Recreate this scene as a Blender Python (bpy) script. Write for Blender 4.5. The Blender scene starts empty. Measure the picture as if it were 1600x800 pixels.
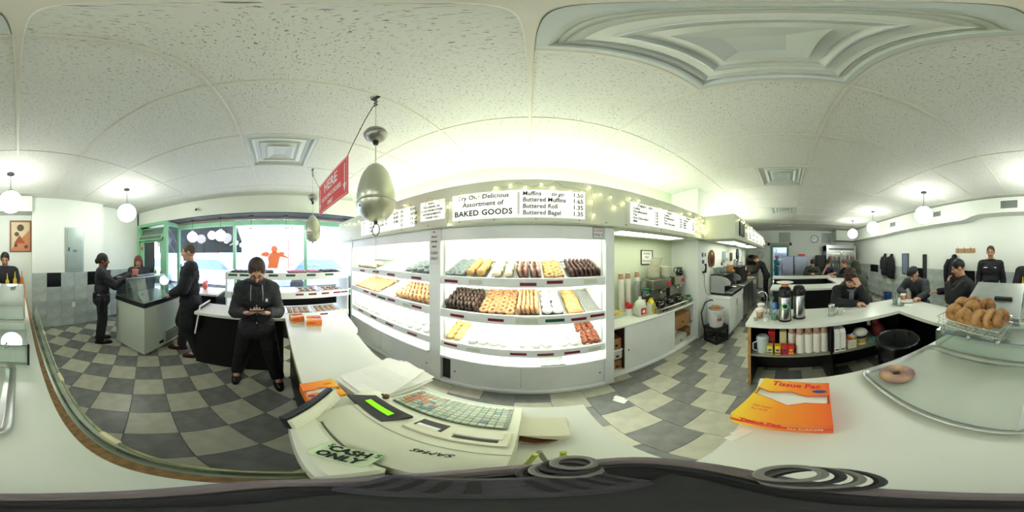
import bpy, bmesh, math, random
import numpy as np
from mathutils import Vector, Matrix, Euler

S = bpy.context.scene
C = S.collection
R = math.radians
PI = math.pi
HC = 1.58            # height of the lens above the floor
CEIL = 2.84
CT = 0.90            # counter tops

# ------------------------------------------------------------------ camera, sky, exposure
cam_data = bpy.data.cameras.new('panorama_camera')
cam_data.type = 'PANO'
cam_data.panorama_type = 'EQUIRECTANGULAR'
cam_data.clip_start = 0.02
cam = bpy.data.objects.new('panorama_camera', cam_data)
C.objects.link(cam)
cam.location = (0, 0, HC)
cam.rotation_euler = (PI / 2, 0, R(6.3))
S.camera = cam

world = bpy.data.worlds.new('overcast_sky')
S.world = world
world.use_nodes = True
bg = world.node_tree.nodes['Background']
bg.inputs[0].default_value = (0.86, 0.93, 1.0, 1)
bg.inputs[1].default_value = 7.0

S.view_settings.view_transform = 'Standard'
S.view_settings.look = 'None'
S.view_settings.gamma = 1
S.view_settings.use_curve_mapping = False
S.view_settings.exposure = 0.84
S.cycles.use_denoising = True
S.cycles.max_bounces = 8
S.cycles.diffuse_bounces = 5
S.cycles.transparent_max_bounces = 24
S.cycles.sample_clamp_indirect = 6.0
S.cycles.caustics_reflective = False
S.cycles.caustics_refractive = False

E_GLOBE = 15.0       # glow of the pendant globes
E_UPLIGHT = 25.0     # tubes on top of the soffit
E_CASE = 25.0        # tubes in the pastry cases
E_PANEL = 3.2        # light panels under the soffit

# ------------------------------------------------------------------ mesh helpers
def lin(h):
    if isinstance(h, str):
        h = h.lstrip('#')
        c = [int(h[i:i + 2], 16) / 255 for i in (0, 2, 4)]
    else:
        c = [x / 255 for x in h]
    return tuple((x / 12.92 if x <= .04045 else ((x + .055) / 1.055) ** 2.4) for x in c)


_mats = {}
def mat(name, col, rough=.5, metal=0., var=.06, vs=6., bump=0., bs=60., emit=0., spec=.5, trans=0., ior=1.45, alpha=1., coat=0., col2=None, det=3.):
    """procedural surface: colour with a slow noise variation, optional fine relief"""
    if name in _mats:
        return _mats[name]
    m = bpy.data.materials.new(name)
    m.use_nodes = True
    nt = m.node_tree
    b = nt.nodes['Principled BSDF']
    c = lin(col)
    tc = nt.nodes.new('ShaderNodeTexCoord')
    if var > 0 or col2:
        n = nt.nodes.new('ShaderNodeTexNoise')
        n.inputs['Scale'].default_value = vs
        n.inputs['Detail'].default_value = det
        nt.links.new(tc.outputs['Object'], n.inputs['Vector'])
        r = nt.nodes.new('ShaderNodeValToRGB')
        lo = lin(col2) if col2 else tuple(x * (1 - var) for x in c)
        hi = c if col2 else tuple(min(1, x * (1 + var)) for x in c)
        r.color_ramp.elements[0].position = .3
        r.color_ramp.elements[1].position = .7
        r.color_ramp.elements[0].color = (*lo, 1)
        r.color_ramp.elements[1].color = (*hi, 1)
        nt.links.new(n.outputs['Fac'], r.inputs['Fac'])
        nt.links.new(r.outputs['Color'], b.inputs['Base Color'])
    else:
        b.inputs['Base Color'].default_value = (*c, 1)
    if bump > 0:
        n2 = nt.nodes.new('ShaderNodeTexNoise')
        n2.inputs['Scale'].default_value = bs
        n2.inputs['Detail'].default_value = 4
        nt.links.new(tc.outputs['Object'], n2.inputs['Vector'])
        bp = nt.nodes.new('ShaderNodeBump')
        bp.inputs['Strength'].default_value = bump
        bp.inputs['Distance'].default_value = .01
        nt.links.new(n2.outputs['Fac'], bp.inputs['Height'])
        nt.links.new(bp.outputs['Normal'], b.inputs['Normal'])
    b.inputs['Roughness'].default_value = rough
    b.inputs['Metallic'].default_value = metal
    b.inputs['Specular IOR Level'].default_value = spec
    b.inputs['IOR'].default_value = ior
    b.inputs['Transmission Weight'].default_value = trans
    b.inputs['Coat Weight'].default_value = coat
    b.inputs['Alpha'].default_value = alpha
    if emit:
        b.inputs['Emission Color'].default_value = (*c, 1)
        b.inputs['Emission Strength'].default_value = emit
    _mats[name] = m
    return m


def glow(name, col, strength):
    if name in _mats:
        return _mats[name]
    m = bpy.data.materials.new(name)
    m.use_nodes = True
    nt = m.node_tree
    nt.nodes.clear()
    e = nt.nodes.new('ShaderNodeEmission')
    e.inputs[0].default_value = (*lin(col), 1)
    e.inputs[1].default_value = strength
    o = nt.nodes.new('ShaderNodeOutputMaterial')
    nt.links.new(e.outputs[0], o.inputs[0])
    _mats[name] = m
    return m


def pane(name, tint='f5faf7', refl=.08, haze=0.0, rough=.02, fres=.45):
    """thin sheet of clear glass: lets light straight through and mirrors a little"""
    if name in _mats:
        return _mats[name]
    m = bpy.data.materials.new(name)
    m.use_nodes = True
    nt = m.node_tree
    nt.nodes.clear()
    t = nt.nodes.new('ShaderNodeBsdfTransparent')
    t.inputs[0].default_value = (*lin(tint), 1)
    g = nt.nodes.new('ShaderNodeBsdfGlossy')
    g.inputs['Roughness'].default_value = rough
    lw = nt.nodes.new('ShaderNodeLayerWeight')
    lw.inputs[0].default_value = .25
    mth = nt.nodes.new('ShaderNodeMath')
    mth.operation = 'MULTIPLY_ADD'
    mth.inputs[1].default_value = fres
    mth.inputs[2].default_value = refl
    nt.links.new(lw.outputs['Fresnel'], mth.inputs[0])
    mx = nt.nodes.new('ShaderNodeMixShader')
    nt.links.new(mth.outputs[0], mx.inputs[0])
    nt.links.new(t.outputs[0], mx.inputs[1])
    nt.links.new(g.outputs[0], mx.inputs[2])
    out = mx
    if haze:
        d = nt.nodes.new('ShaderNodeBsdfDiffuse')
        d.inputs[0].default_value = (*lin(tint), 1)
        m2 = nt.nodes.new('ShaderNodeMixShader')
        m2.inputs[0].default_value = haze
        nt.links.new(mx.outputs[0], m2.inputs[1])
        nt.links.new(d.outputs[0], m2.inputs[2])
        out = m2
    o = nt.nodes.new('ShaderNodeOutputMaterial')
    nt.links.new(out.outputs[0], o.inputs[0])
    _mats[name] = m
    return m


class MB:
    """collects plain shapes into one mesh"""
    def __init__(self):
        self.v = []
        self.f = []
        self.mi = []
        self.m = 0

    def add(self, vs, fs, M=None):
        o = len(self.v)
        if M is not None:
            vs = [M @ Vector(p) for p in vs]
        self.v.extend([tuple(p) for p in vs])
        self.f.extend([tuple(i + o for i in f) for f in fs])
        self.mi.extend([self.m] * len(fs))
        return self

    def box(self, x0, y0, z0, x1, y1, z1, b=0., M=None):
        x0, x1 = min(x0, x1), max(x0, x1)
        y0, y1 = min(y0, y1), max(y0, y1)
        z0, z1 = min(z0, z1), max(z0, z1)
        b = min(b, (x1 - x0) * .45, (y1 - y0) * .45, (z1 - z0) * .45)
        if b <= 0:
            vs = [(x, y, z) for x in (x0, x1) for y in (y0, y1) for z in (z0, z1)]
            fs = [(0, 1, 3, 2), (4, 6, 7, 5), (0, 4, 5, 1), (2, 3, 7, 6), (0, 2, 6, 4), (1, 5, 7, 3)]
            return self.add(vs, fs, M)
        vs, ix = [], {}
        X, Y, Z = (x0, x1), (y0, y1), (z0, z1)
        for i in (0, 1):
            for j in (0, 1):
                for k in (0, 1):
                    sx, sy, sz = (1, -1)[i] * b, (1, -1)[j] * b, (1, -1)[k] * b
                    ix[i, j, k, 0] = len(vs); vs.append((X[i], Y[j] + sy, Z[k] + sz))
                    ix[i, j, k, 1] = len(vs); vs.append((X[i] + sx, Y[j], Z[k] + sz))
                    ix[i, j, k, 2] = len(vs); vs.append((X[i] + sx, Y[j] + sy, Z[k]))
        fs = []
        def q(l, flip):
            fs.append(tuple(l) if not flip else tuple(reversed(l)))
        for i in (0, 1):
            q([ix[i, 0, 0, 0], ix[i, 0, 1, 0], ix[i, 1, 1, 0], ix[i, 1, 0, 0]], i)
            q([ix[0, i, 0, 1], ix[1, i, 0, 1], ix[1, i, 1, 1], ix[0, i, 1, 1]], i)
            q([ix[0, 0, i, 2], ix[0, 1, i, 2], ix[1, 1, i, 2], ix[1, 0, i, 2]], i)
        for a in (0, 1):
            for c in (0, 1):
                q([ix[0, a, c, 1], ix[1, a, c, 1], ix[1, a, c, 2], ix[0, a, c, 2]], (a + c) % 2 == 0)
                q([ix[a, 0, c, 0], ix[a, 1, c, 0], ix[a, 1, c, 2], ix[a, 0, c, 2]], (a + c) % 2 == 1)
                q([ix[a, c, 0, 0], ix[a, c, 1, 0], ix[a, c, 1, 1], ix[a, c, 0, 1]], (a + c) % 2 == 0)
        for i in (0, 1):
            for j in (0, 1):
                for k in (0, 1):
                    q([ix[i, j, k, 0], ix[i, j, k, 1], ix[i, j, k, 2]], (i + j + k) % 2 == 1)
        return self.add(vs, fs, M)

    def cyl(self, p0, p1, r0, r1=None, n=12, caps=True):
        r1 = r0 if r1 is None else r1
        p0, p1 = Vector(p0), Vector(p1)
        d = (p1 - p0)
        if d.length < 1e-9:
            return self
        d.normalize()
        a = d.orthogonal().normalized()
        b = d.cross(a)
        vs = []
        for p, r in ((p0, r0), (p1, r1)):
            for i in range(n):
                t = 2 * PI * i / n
                vs.append(p + a * (r * math.cos(t)) + b * (r * math.sin(t)))
        fs = [(i, (i + 1) % n, n + (i + 1) % n, n + i) for i in range(n)]
        if caps:
            fs += [tuple(range(n - 1, -1, -1)), tuple(range(n, 2 * n))]
        return self.add(vs, fs)

    def tube(self, pts, r, n=8, close=False):
        P = [Vector(p) for p in pts]
        rs = r if isinstance(r, (list, tuple)) else [r] * len(P)
        vs, fs = [], []
        up = None
        L = len(P)
        for i, p in enumerate(P):
            if close:
                d = P[(i + 1) % L] - P[i - 1]
            else:
                d = P[min(i + 1, L - 1)] - P[max(i - 1, 0)]
            d.normalize()
            if up is None:
                up = d.orthogonal().normalized()
            up = (up - d * up.dot(d))
            if up.length < 1e-6:
                up = d.orthogonal()
            up.normalize()
            b = d.cross(up)
            for k in range(n):
                t = 2 * PI * k / n
                vs.append(p + up * (rs[i] * math.cos(t)) + b * (rs[i] * math.sin(t)))
        for i in range(L if close else L - 1):
            j = (i + 1) % L
            for k in range(n):
                fs.append((i * n + k, i * n + (k + 1) % n, j * n + (k + 1) % n, j * n + k))
        if not close:
            fs += [tuple(range(n - 1, -1, -1)), tuple(range((L - 1) * n, L * n))]
        return self.add(vs, fs)

    def lathe(self, prof, n=20, o=(0, 0, 0), M=None, close=False):
        vs, fs = [], []
        L = len(prof)
        for r, z in prof:
            for k in range(n):
                t = 2 * PI * k / n
                vs.append((o[0] + r * math.cos(t), o[1] + r * math.sin(t), o[2] + z))
        for i in range(L if close else L - 1):
            j = (i + 1) % L
            for k in range(n):
                fs.append((i * n + k, i * n + (k + 1) % n, j * n + (k + 1) % n, j * n + k))
        if not close:
            if prof[0][0] > 1e-5:
                fs.append(tuple(range(n - 1, -1, -1)))
            if prof[-1][0] > 1e-5:
                fs.append(tuple(range((L - 1) * n, L * n)))
        return self.add(vs, fs, M)

    def prism(self, poly, a0, a1, axis='z', M=None):
        n = len(poly)
        f = {'z': lambda p, h: (p[0], p[1], h), 'y': lambda p, h: (p[0], h, p[1]), 'x': lambda p, h: (h, p[0], p[1])}[axis]
        vs = [f(p, a0) for p in poly] + [f(p, a1) for p in poly]
        fs = [tuple(range(n - 1, -1, -1)), tuple(range(n, 2 * n))]
        fs += [(i, (i + 1) % n, n + (i + 1) % n, n + i) for i in range(n)]
        return self.add(vs, fs, M)

    def ball(self, c, r, n=14, k=9, M=None):
        if not isinstance(r, (tuple, list)):
            r = (r, r, r)
        vs = [(c[0], c[1], c[2] - r[2])]
        for i in range(1, k):
            a = -PI / 2 + PI * i / k
            for j in range(n):
                t = 2 * PI * j / n
                vs.append((c[0] + r[0] * math.cos(a) * math.cos(t), c[1] + r[1] * math.cos(a) * math.sin(t), c[2] + r[2] * math.sin(a)))
        vs.append((c[0], c[1], c[2] + r[2]))
        fs = []
        for j in range(n):
            fs.append((0, 1 + (j + 1) % n, 1 + j))
            e = 1 + (k - 2) * n
            fs.append((len(vs) - 1, e + j, e + (j + 1) % n))
        for i in range(k - 2):
            for j in range(n):
                a, b = 1 + i * n + j, 1 + i * n + (j + 1) % n
                fs.append((a, b, b + n, a + n))
        return self.add(vs, fs, M)

    def torus(self, c, Rm, r, n=18, k=8, M=None, sq=1., wob=None):
        vs, fs = [], []
        for i in range(n):
            t = 2 * PI * i / n
            w = wob(t) if wob else 1.
            for j in range(k):
                p = 2 * PI * j / k
                q = Rm + r * w * math.cos(p)
                vs.append((c[0] + q * math.cos(t), c[1] + q * math.sin(t), c[2] + r * w * sq * math.sin(p)))
        for i in range(n):
            for j in range(k):
                a, b = i * k + j, ((i + 1) % n) * k + j
                a2, b2 = i * k + (j + 1) % k, ((i + 1) % n) * k + (j + 1) % k
                fs.append((a, b, b2, a2))
        return self.add(vs, fs, M)

    def mesh(self, name, mats, smooth=True, angle=40):
        me = bpy.data.meshes.new(name)
        me.from_pydata(self.v, [], self.f)
        if not isinstance(mats, (list, tuple)):
            mats = [mats]
        for m in mats:
            me.materials.append(m)
        if len(mats) > 1:
            me.polygons.foreach_set('material_index', self.mi)
        bm = bmesh.new()
        bm.from_mesh(me)
        bmesh.ops.recalc_face_normals(bm, faces=bm.faces)
        bm.to_mesh(me)
        bm.free()
        if smooth:
            me.polygons.foreach_set('use_smooth', [True] * len(me.polygons))
            me.set_sharp_from_angle(angle=R(angle))
        me.update()
        return me


def root_matrix(o):
    while o.parent is not None:
        o = o.parent
    return Matrix.LocRotScale(o.location, o.rotation_euler, o.scale)


def tag(o, label=None, cat=None, group=None, kind=None):
    if label: o['label'] = label
    if cat: o['category'] = cat
    if group: o['group'] = group
    if kind: o['kind'] = kind
    return o


def link(name, me, parent=None):
    o = bpy.data.objects.new(name, me)
    C.objects.link(o)
    if parent is not None:
        o.parent = parent
    return o


def part(name, mb, m, parent, world=False, smooth=True, angle=40, label=None, kind=None):
    if world:
        inv = root_matrix(parent).inverted()
        mb.v = [tuple(inv @ Vector(p)) for p in mb.v]
    o = link(name, mb.mesh(name, m, smooth, angle), parent)
    if label: o['label'] = label
    if kind: o['kind'] = kind
    return o


def thing(name, label, cat, loc=(0, 0, 0), rz=0., group=None):
    o = bpy.data.objects.new(name, None)
    C.objects.link(o)
    o.empty_display_size = .05
    o.location = loc
    o.rotation_euler = (0, 0, rz)
    return tag(o, label, cat, group)


def solo(name, mb, m, label, cat, loc=(0, 0, 0), rz=0., group=None, rot=None, angle=40, smooth=True):
    """a thing that is one mesh"""
    o = link(name, mb.mesh(name, m, smooth, angle))
    o.location = loc
    o.rotation_euler = rot if rot is not None else (0, 0, rz)
    return tag(o, label, cat, group)


def struct(name, mb, m, parent=None, smooth=False, kind='structure'):
    o = link(name, mb.mesh(name, m, smooth), parent)
    if parent is None:
        o['kind'] = kind
    return o


def kids(o):
    return [c for c in list(C.objects) if c.parent == o]


_kids = {}
def dup(root, loc=None, rot=None, label=None, group=None):
    if root.name not in _kids:
        def tree(o):
            return [(c, tree(c)) for c in C.objects if c.parent == o]
        _kids[root.name] = tree(root)
    def cp(o, sub, par):
        c = o.copy()
        C.objects.link(c)
        c.parent = par
        for ch, s2 in sub:
            cp(ch, s2, c)
        return c
    r = cp(root, _kids[root.name], None)
    if loc is not None: r.location = loc
    if rot is not None: r.rotation_euler = rot if isinstance(rot, (tuple, list, Euler)) else (0, 0, rot)
    if label: r['label'] = label
    if group: r['group'] = group
    return r


def text(s, size, loc, rot, m, parent, name='lettering', shear=0., align='CENTER', width=1., world=True, ex=.0008, sp=1., bold=0.):
    cu = bpy.data.curves.new(name, 'FONT')
    cu.body = s
    cu.size = size
    cu.shear = shear
    cu.align_x = align
    cu.align_y = 'CENTER'
    cu.extrude = ex
    cu.offset = bold
    cu.resolution_u = 2
    cu.space_character = sp
    to = bpy.data.objects.new(name, cu)
    C.objects.link(to)
    dg = bpy.context.evaluated_depsgraph_get()
    me = bpy.data.meshes.new_from_object(to.evaluated_get(dg))
    bpy.data.objects.remove(to)
    bpy.data.curves.remove(cu)
    me.materials.clear()
    me.materials.append(m)
    Mx = Matrix.Translation(loc) @ Euler(rot).to_matrix().to_4x4() @ Matrix.Diagonal((width, 1, 1, 1))
    if world:
        Mx = root_matrix(parent).inverted() @ Mx
    me.transform(Mx)
    return link(name, me, parent)


def ray(px, py):
    a = R((px - 828) * .225)
    e = R((400 - py) * .225)
    return Vector((math.sin(a) * math.cos(e), math.cos(a) * math.cos(e), math.sin(e)))


def atz(px, py, z):
    d = ray(px, py)
    t = (z - HC) / d.z
    return Vector((d.x * t, d.y * t, z))


def aty(px, py, y):
    d = ray(px, py)
    t = y / d.y
    return Vector((d.x * t, y, HC + d.z * t))


def atx(px, py, x):
    d = ray(px, py)
    t = x / d.x
    return Vector((x, d.y * t, HC + d.z * t))


SOUTHFACE = (PI / 2, 0, 0)       # lettering on a board that faces -y
NORTHFACE = (PI / 2, 0, PI)
EASTFACE = (PI / 2, 0, PI / 2)
WESTFACE = (PI / 2, 0, -PI / 2)
rnd = random.Random(7)

# ------------------------------------------------------------------ shared surfaces
WALLW = mat('painted_wall', 'e6ebe2', .6, var=.02, vs=1.5, bump=.05, bs=90)
WALLG = mat('pale_green_wall', 'd5dfc4', .55, var=.03, vs=2)
LAMIN = mat('white_laminate', 'e0e4dc', .28, var=.02, vs=5)
WHITE = mat('white_paint', 'edf1ec', .35, var=.025, vs=7)
CASEW = mat('case_white', 'f5f9f5', .38, var=.03, vs=5)
SOFW = mat('soffit_paint', 'd9decb', .45, var=.03, vs=3)
BLACK = mat('black_laminate', '0f0f10', .42, var=.2, vs=9)
DARK = mat('black_plastic', '141416', .4, var=.2, vs=12)
STEEL = mat('brushed_steel', 'b9bcb8', .3, 1., var=.08, vs=30)
ALU = mat('sheet_aluminium', 'c2c6c4', .35, 1., var=.06, vs=14)
CHROME = mat('chrome', 'd8dad8', .1, 1., var=.03)
GREEN = mat('green_frame_paint', '8abf98', .4, var=.06, vs=5)
GLASS = pane('clear_glass')
CARD = mat('brown_cardboard', 'a67c4f', .8, var=.1, vs=10, bump=.08)
PAPER = mat('white_paper', 'f0f0ea', .7, var=.02, vs=12)
INK = mat('black_ink', '1d1f22', .6, var=.05)
REDP = mat('red_print', 'd2303a', .5, var=.05)
WHP = mat('white_print', 'f6f4f0', .5, var=.02)
MAROON = mat('maroon_tag', '7d1f3c', .4, var=.1, vs=30)
TAGG = mat('green_tag', '22584c', .4, var=.1, vs=30)
TAGW = mat('pale_tag', 'd9dcc9', .5, var=.05, vs=30)
# ------------------------------------------------------------------ large structure: floor
def floor_mat(name, a, b):
    m = mat(name, a, .34, var=0, col2=b, vs=9, det=8, bump=.04, bs=40)
    return m
T_LIGHT = floor_mat('light_floor_tile', 'b9b8a4', 'a3a392')
T_DARK = floor_mat('dark_floor_tile', '7d7f7b', '636563')
GROUT = mat('floor_grout', '54564f', .8, var=.1)
fl = MB().box(-3.9, -3.75, -.12, 9.5, 2.6, -.004)
floor = struct('floor', fl, GROUT)
SZ = .284
tm = MB().box(-SZ / 2 + .0015, -SZ / 2 + .0015, -.006, SZ / 2 - .0015, SZ / 2 - .0015, 0, .0012)
tile_l, tile_d = tm.mesh('tile', T_LIGHT, False), tm.mesh('tile', T_DARK, False)
tiles = []
q = math.sqrt(.5)
for i in range(-40, 40):
    for j in range(-40, 40):
        u = -.113 + (i + .5) * SZ
        v = -.82 + (j + .5) * SZ
        x, y = -q * u + q * v, q * u + q * v
        if -3.72 < x < -.02 and -3.45 < y < .30 or (x < 8.2 and -3.45 < y < -1.75):
            if x > -.02 and y > -1.8: continue
            tiles.append((x, y, PI / 4, (i + j) % 2 == 1))
for k in range(-16, 24):
    x = 1.30 + .284 * k + .142
    for j in range(-12, 12):
        y = (1.11 + .142 * k) % .568 + .284 * j + .142
        if -2.9 < x < 8.0 and -1.62 < y < 2.1:
            if x < .0 and y < .44: continue
            tiles.append((x, y, 0, j % 2 == 0))
tiles.sort(key=lambda t: t[0] ** 2 + t[1] ** 2)
rest = MB()
for n, (x, y, rz, light) in enumerate(tiles):
    if n < 290:
        t = link('tile', tile_l if light else tile_d, floor)
        t.location = (x, y, 0)
        t.rotation_euler = (0, 0, rz)
    else:
        rest.m = 0 if light else 1
        rest.box(-SZ / 2 + .0015, -SZ / 2 + .0015, -.006, SZ / 2 - .0015, SZ / 2 - .0015, 0, M=Matrix.Translation((x, y, 0)) @ Matrix.Rotation(rz, 4, 'Z'))
part('far_tiles', rest, [T_LIGHT, T_DARK], floor, smooth=False, kind='stuff')

# ------------------------------------------------------------------ ceiling
def ceiling_mat():
    m = bpy.data.materials.new('fissured_ceiling_tile')
    m.use_nodes = True
    nt = m.node_tree
    b = nt.nodes['Principled BSDF']
    b.inputs['Roughness'].default_value = .8
    b.inputs['Specular IOR Level'].default_value = .2
    g = nt.nodes.new('ShaderNodeNewGeometry')
    mp = nt.nodes.new('ShaderNodeMapping')
    mp.inputs['Scale'].default_value = (1.0, 2.6, 1.0)
    mp.inputs['Rotation'].default_value = (0, 0, .5)
    nt.links.new(g.outputs['Position'], mp.inputs[0])
    n = nt.nodes.new('ShaderNodeTexNoise')
    n.inputs['Scale'].default_value = 62
    n.inputs['Detail'].default_value = 2.5
    n.inputs['Roughness'].default_value = .55
    n.inputs['Distortion'].default_value = .6
    nt.links.new(mp.outputs[0], n.inputs['Vector'])
    r = nt.nodes.new('ShaderNodeValToRGB')
    r.color_ramp.elements[0].position = .33
    r.color_ramp.elements[0].color = (*lin('7b7e77'), 1)
    r.color_ramp.elements[1].position = .40
    r.color_ramp.elements[1].color = (*lin('d3d5cc'), 1)
    nt.links.new(n.outputs['Fac'], r.inputs['Fac'])
    nt.links.new(r.outputs['Color'], b.inputs['Base Color'])
    bp = nt.nodes.new('ShaderNodeBump')
    bp.inputs['Strength'].default_value = .5
    bp.inputs['Distance'].default_value = .004
    nt.links.new(r.outputs['Color'], bp.inputs['Height'])
    nt.links.new(bp.outputs['Normal'], b.inputs['Normal'])
    return m
CTILE = ceiling_mat()
CGRID = mat('ceiling_grid_paint', 'cfcdbf', .5, var=.05, vs=3)
ceiling = struct('ceiling', MB().box(-3.9, -3.75, CEIL + .02, 9.5, 2.6, CEIL + .1), WALLW)
XS = [round(-3.4 + .68 * i, 3) for i in range(18)]
YS = [-3.5, -3.06, -1.67, -.28, 1.11, 2.2]
DIFF = (-2.04, 0.0, 2.04, 4.08, 6.12)
ctm = {}
def ceil_tile(x0, x1, y0, y1):
    key = (round(x1 - x0, 3), round(y1 - y0, 3))
    if key not in ctm:
        w, h = key[0] / 2 - .003, key[1] / 2 - .003
        ctm[key] = MB().box(-w, -h, 0, w, h, .014, .003).mesh('ceiling_tile', CTILE, False)
    o = link('ceiling_tile', ctm[key], ceiling)
    o.location = ((x0 + x1) / 2, (y0 + y1) / 2, CEIL)
for i in range(len(XS) - 1):
    for j in range(len(YS) - 1):
        x0, x1, y0, y1 = XS[i], XS[i + 1], YS[j], YS[j + 1]
        if j == 3 and any(abs(x0 - d) < .01 for d in DIFF):
            ceil_tile(x0, x1, .40, y1)
        else:
            ceil_tile(x0, x1, y0, y1)
for x in XS:
    part('grid_bar', MB().box(x - .011, -3.5, CEIL - .006, x + .011, 2.2, CEIL + .02, .002), CGRID, ceiling, smooth=False)
for y in YS[1:-1]:
    part('grid_bar', MB().box(-3.4, y - .0105, CEIL - .0055, 8.16, y + .0105, CEIL + .02, .002), CGRID, ceiling, smooth=False)
for d in DIFF:
    part('grid_bar', MB().box(d + .011, .39, CEIL - .0055, d + .669, .412, CEIL + .02, .002), CGRID, ceiling, smooth=False)

def sqring(mb, a, za, b, zb):
    """sloping square band between half-size a at za and half-size b at zb, 2 mm thick"""
    vs = []
    for h, z in ((a, za), (b, zb), (b, zb + .004), (a, za + .004)):
        vs += [(-h, -h, z), (h, -h, z), (h, h, z), (-h, h, z)]
    fs = []
    for r in range(4):
        r2 = (r + 1) % 4
        for k in range(4):
            fs.append((r * 4 + k, r * 4 + (k + 1) % 4, r2 * 4 + (k + 1) % 4, r2 * 4 + k))
    mb.add(vs, fs)
DIFP = mat('diffuser_enamel', 'bcc3bd', .35, var=.05, vs=4)
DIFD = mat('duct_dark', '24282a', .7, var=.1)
def diffuser(x, label, closed):
    t = thing('air_diffuser', label, 'air vent', (x + .34, .06, CEIL), 0, 'square ceiling diffusers')
    m = MB(); sqring(m, .328, -.006, .300, -.010); sqring(m, .300, -.010, .268, .045)
    part('frame', m, DIFP, t, smooth=False)
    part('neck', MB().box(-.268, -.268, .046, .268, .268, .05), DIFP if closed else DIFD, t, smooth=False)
    m = MB(); sqring(m, .262, .006, .205, .040); sqring(m, .262, .006, .268, .012)
    part('vane', m, DIFP, t, smooth=False)
    m = MB(); sqring(m, .190, .000, .140, .036); sqring(m, .190, .0, .197, .006)
    part('vane', m, DIFP, t, smooth=False)
    m = MB(); sqring(m, .125, -.006, .06, .010)
    m.box(-.06, -.06, .010, .06, .06, .014)
    part('centre_plate', m, DIFP, t, smooth=False)
    part('hub', MB().cyl((0, 0, .0085), (0, 0, .0105), .022, n=16), DIFP, t)
    return t
diffuser(0, 'large looking square stepped diffuser directly over the front counter corner', True)
diffuser(-2.04, 'square stepped ceiling diffuser between the camera corner and the street windows', False)
diffuser(2.04, 'square ceiling diffuser over the staff aisle beside the coffee alcove', False)
diffuser(4.08, 'square ceiling diffuser in the middle of the dining room, second past the coffee alcove', False)
diffuser(6.12, 'square ceiling diffuser nearest the kitchen door wall', False)

# ------------------------------------------------------------------ walls
struct('wall_south', MB().box(-3.9, -3.62, 0, 9.5, -3.5, CEIL + .02), WALLW)
bump_w = struct('wall_south_projection', MB().box(-1.92, -3.5, 0, -.29, -3.335, CEIL), WALLW)
struct('wall_east', MB().box(7.95, -3.6, 0, 8.05, -.05, CEIL + .02).box(7.95, .65, 0, 8.05, 2.6, CEIL + .02).box(7.95, -.05, 2.02, 8.05, .65, CEIL + .02), WALLW)
struct('wall_north', MB().box(-3.9, 2.06, 0, 2.5, 2.2, CEIL + .02), WALLG)
struct('wall_north_recess', MB().box(5.56, 1.9, 0, 8.0, 2.0, CEIL + .02).box(5.46, 1.42, 0, 5.56, 2.0, CEIL + .02), WALLW)
struct('wall_north_panelled', MB().box(2.44, 1.46, 0, 5.46, 1.56, CEIL + .02).box(2.44, 1.56, 0, 2.52, 2.06, CEIL + .02), WALLW)
# marble wainscot, four courses of tiles
MARB = mat('grey_marble_tile', 'cbd3cd', .22, var=0, col2='a6b0ac', vs=5, det=9)
MARB2 = mat('grey_marble_tile_darker', 'bcc6c0', .22, var=0, col2='98a4a0', vs=4, det=9)
MARBK = mat('black_tile', '14161a', .2, var=.2)
TS = .306
wt = MB().box(-TS / 2 + .0012, 0, -TS / 2 + .0012, TS / 2 - .0012, .010, TS / 2 - .0012, .001)
wtm = [wt.mesh('tile', x, False) for x in (MARB, MARB2, MARBK)]
south = bpy.data.objects['wall_south']
def wainscot(x0, n, y, parent, black):
    for i in range(n):
        for r in range(4):
            k = 2 if (r == 3 and black(i)) else (rnd.random() < .45)
            o = link('tile', wtm[int(k)], parent)
            o.location = (x0 - (i + .5) * TS, y, TS * (r + .5) + .006)
wainscot(-.29, 5, -3.335, bump_w, lambda i: i in (1, 4))
wainscot(7.95, 26, -3.5, south, lambda i: i in (6, 7, 15, 20))
wainscot(-1.93, 4, -3.5, south, lambda i: i % 3 == 0)
part('edge_tile', MB().box(-1.92, -3.335, .006, -1.822, -3.325, 1.23, .001), MARB, bump_w, smooth=False)
# west front: soffit over the window bay, bulkhead
soffit_w = struct('soffit_west', MB().box(-3.9, -3.5, 2.47, -3.2, 2.06, CEIL + .02), WALLW)
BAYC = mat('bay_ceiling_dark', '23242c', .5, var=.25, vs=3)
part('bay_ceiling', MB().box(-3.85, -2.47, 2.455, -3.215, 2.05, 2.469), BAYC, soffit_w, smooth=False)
part('bay_trim', MB().box(-3.72, -2.45, 2.43, -3.64, 2.05, 2.455), mat('tan_strip', '9a8878', .6), soffit_w, smooth=False)
struct('wall_west', MB().box(-3.85, -2.5, 0, -3.72, 2.06, .62).box(-3.85, 2.0, 0, -3.72, 2.2, 2.46).box(-3.9, -3.62, 0, -3.15, -3.5, CEIL), BLACK)

struct('windowsill', MB().box(-3.80, -2.45, .60, -3.60, 1.99, .635, .005), WHITE)

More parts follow.
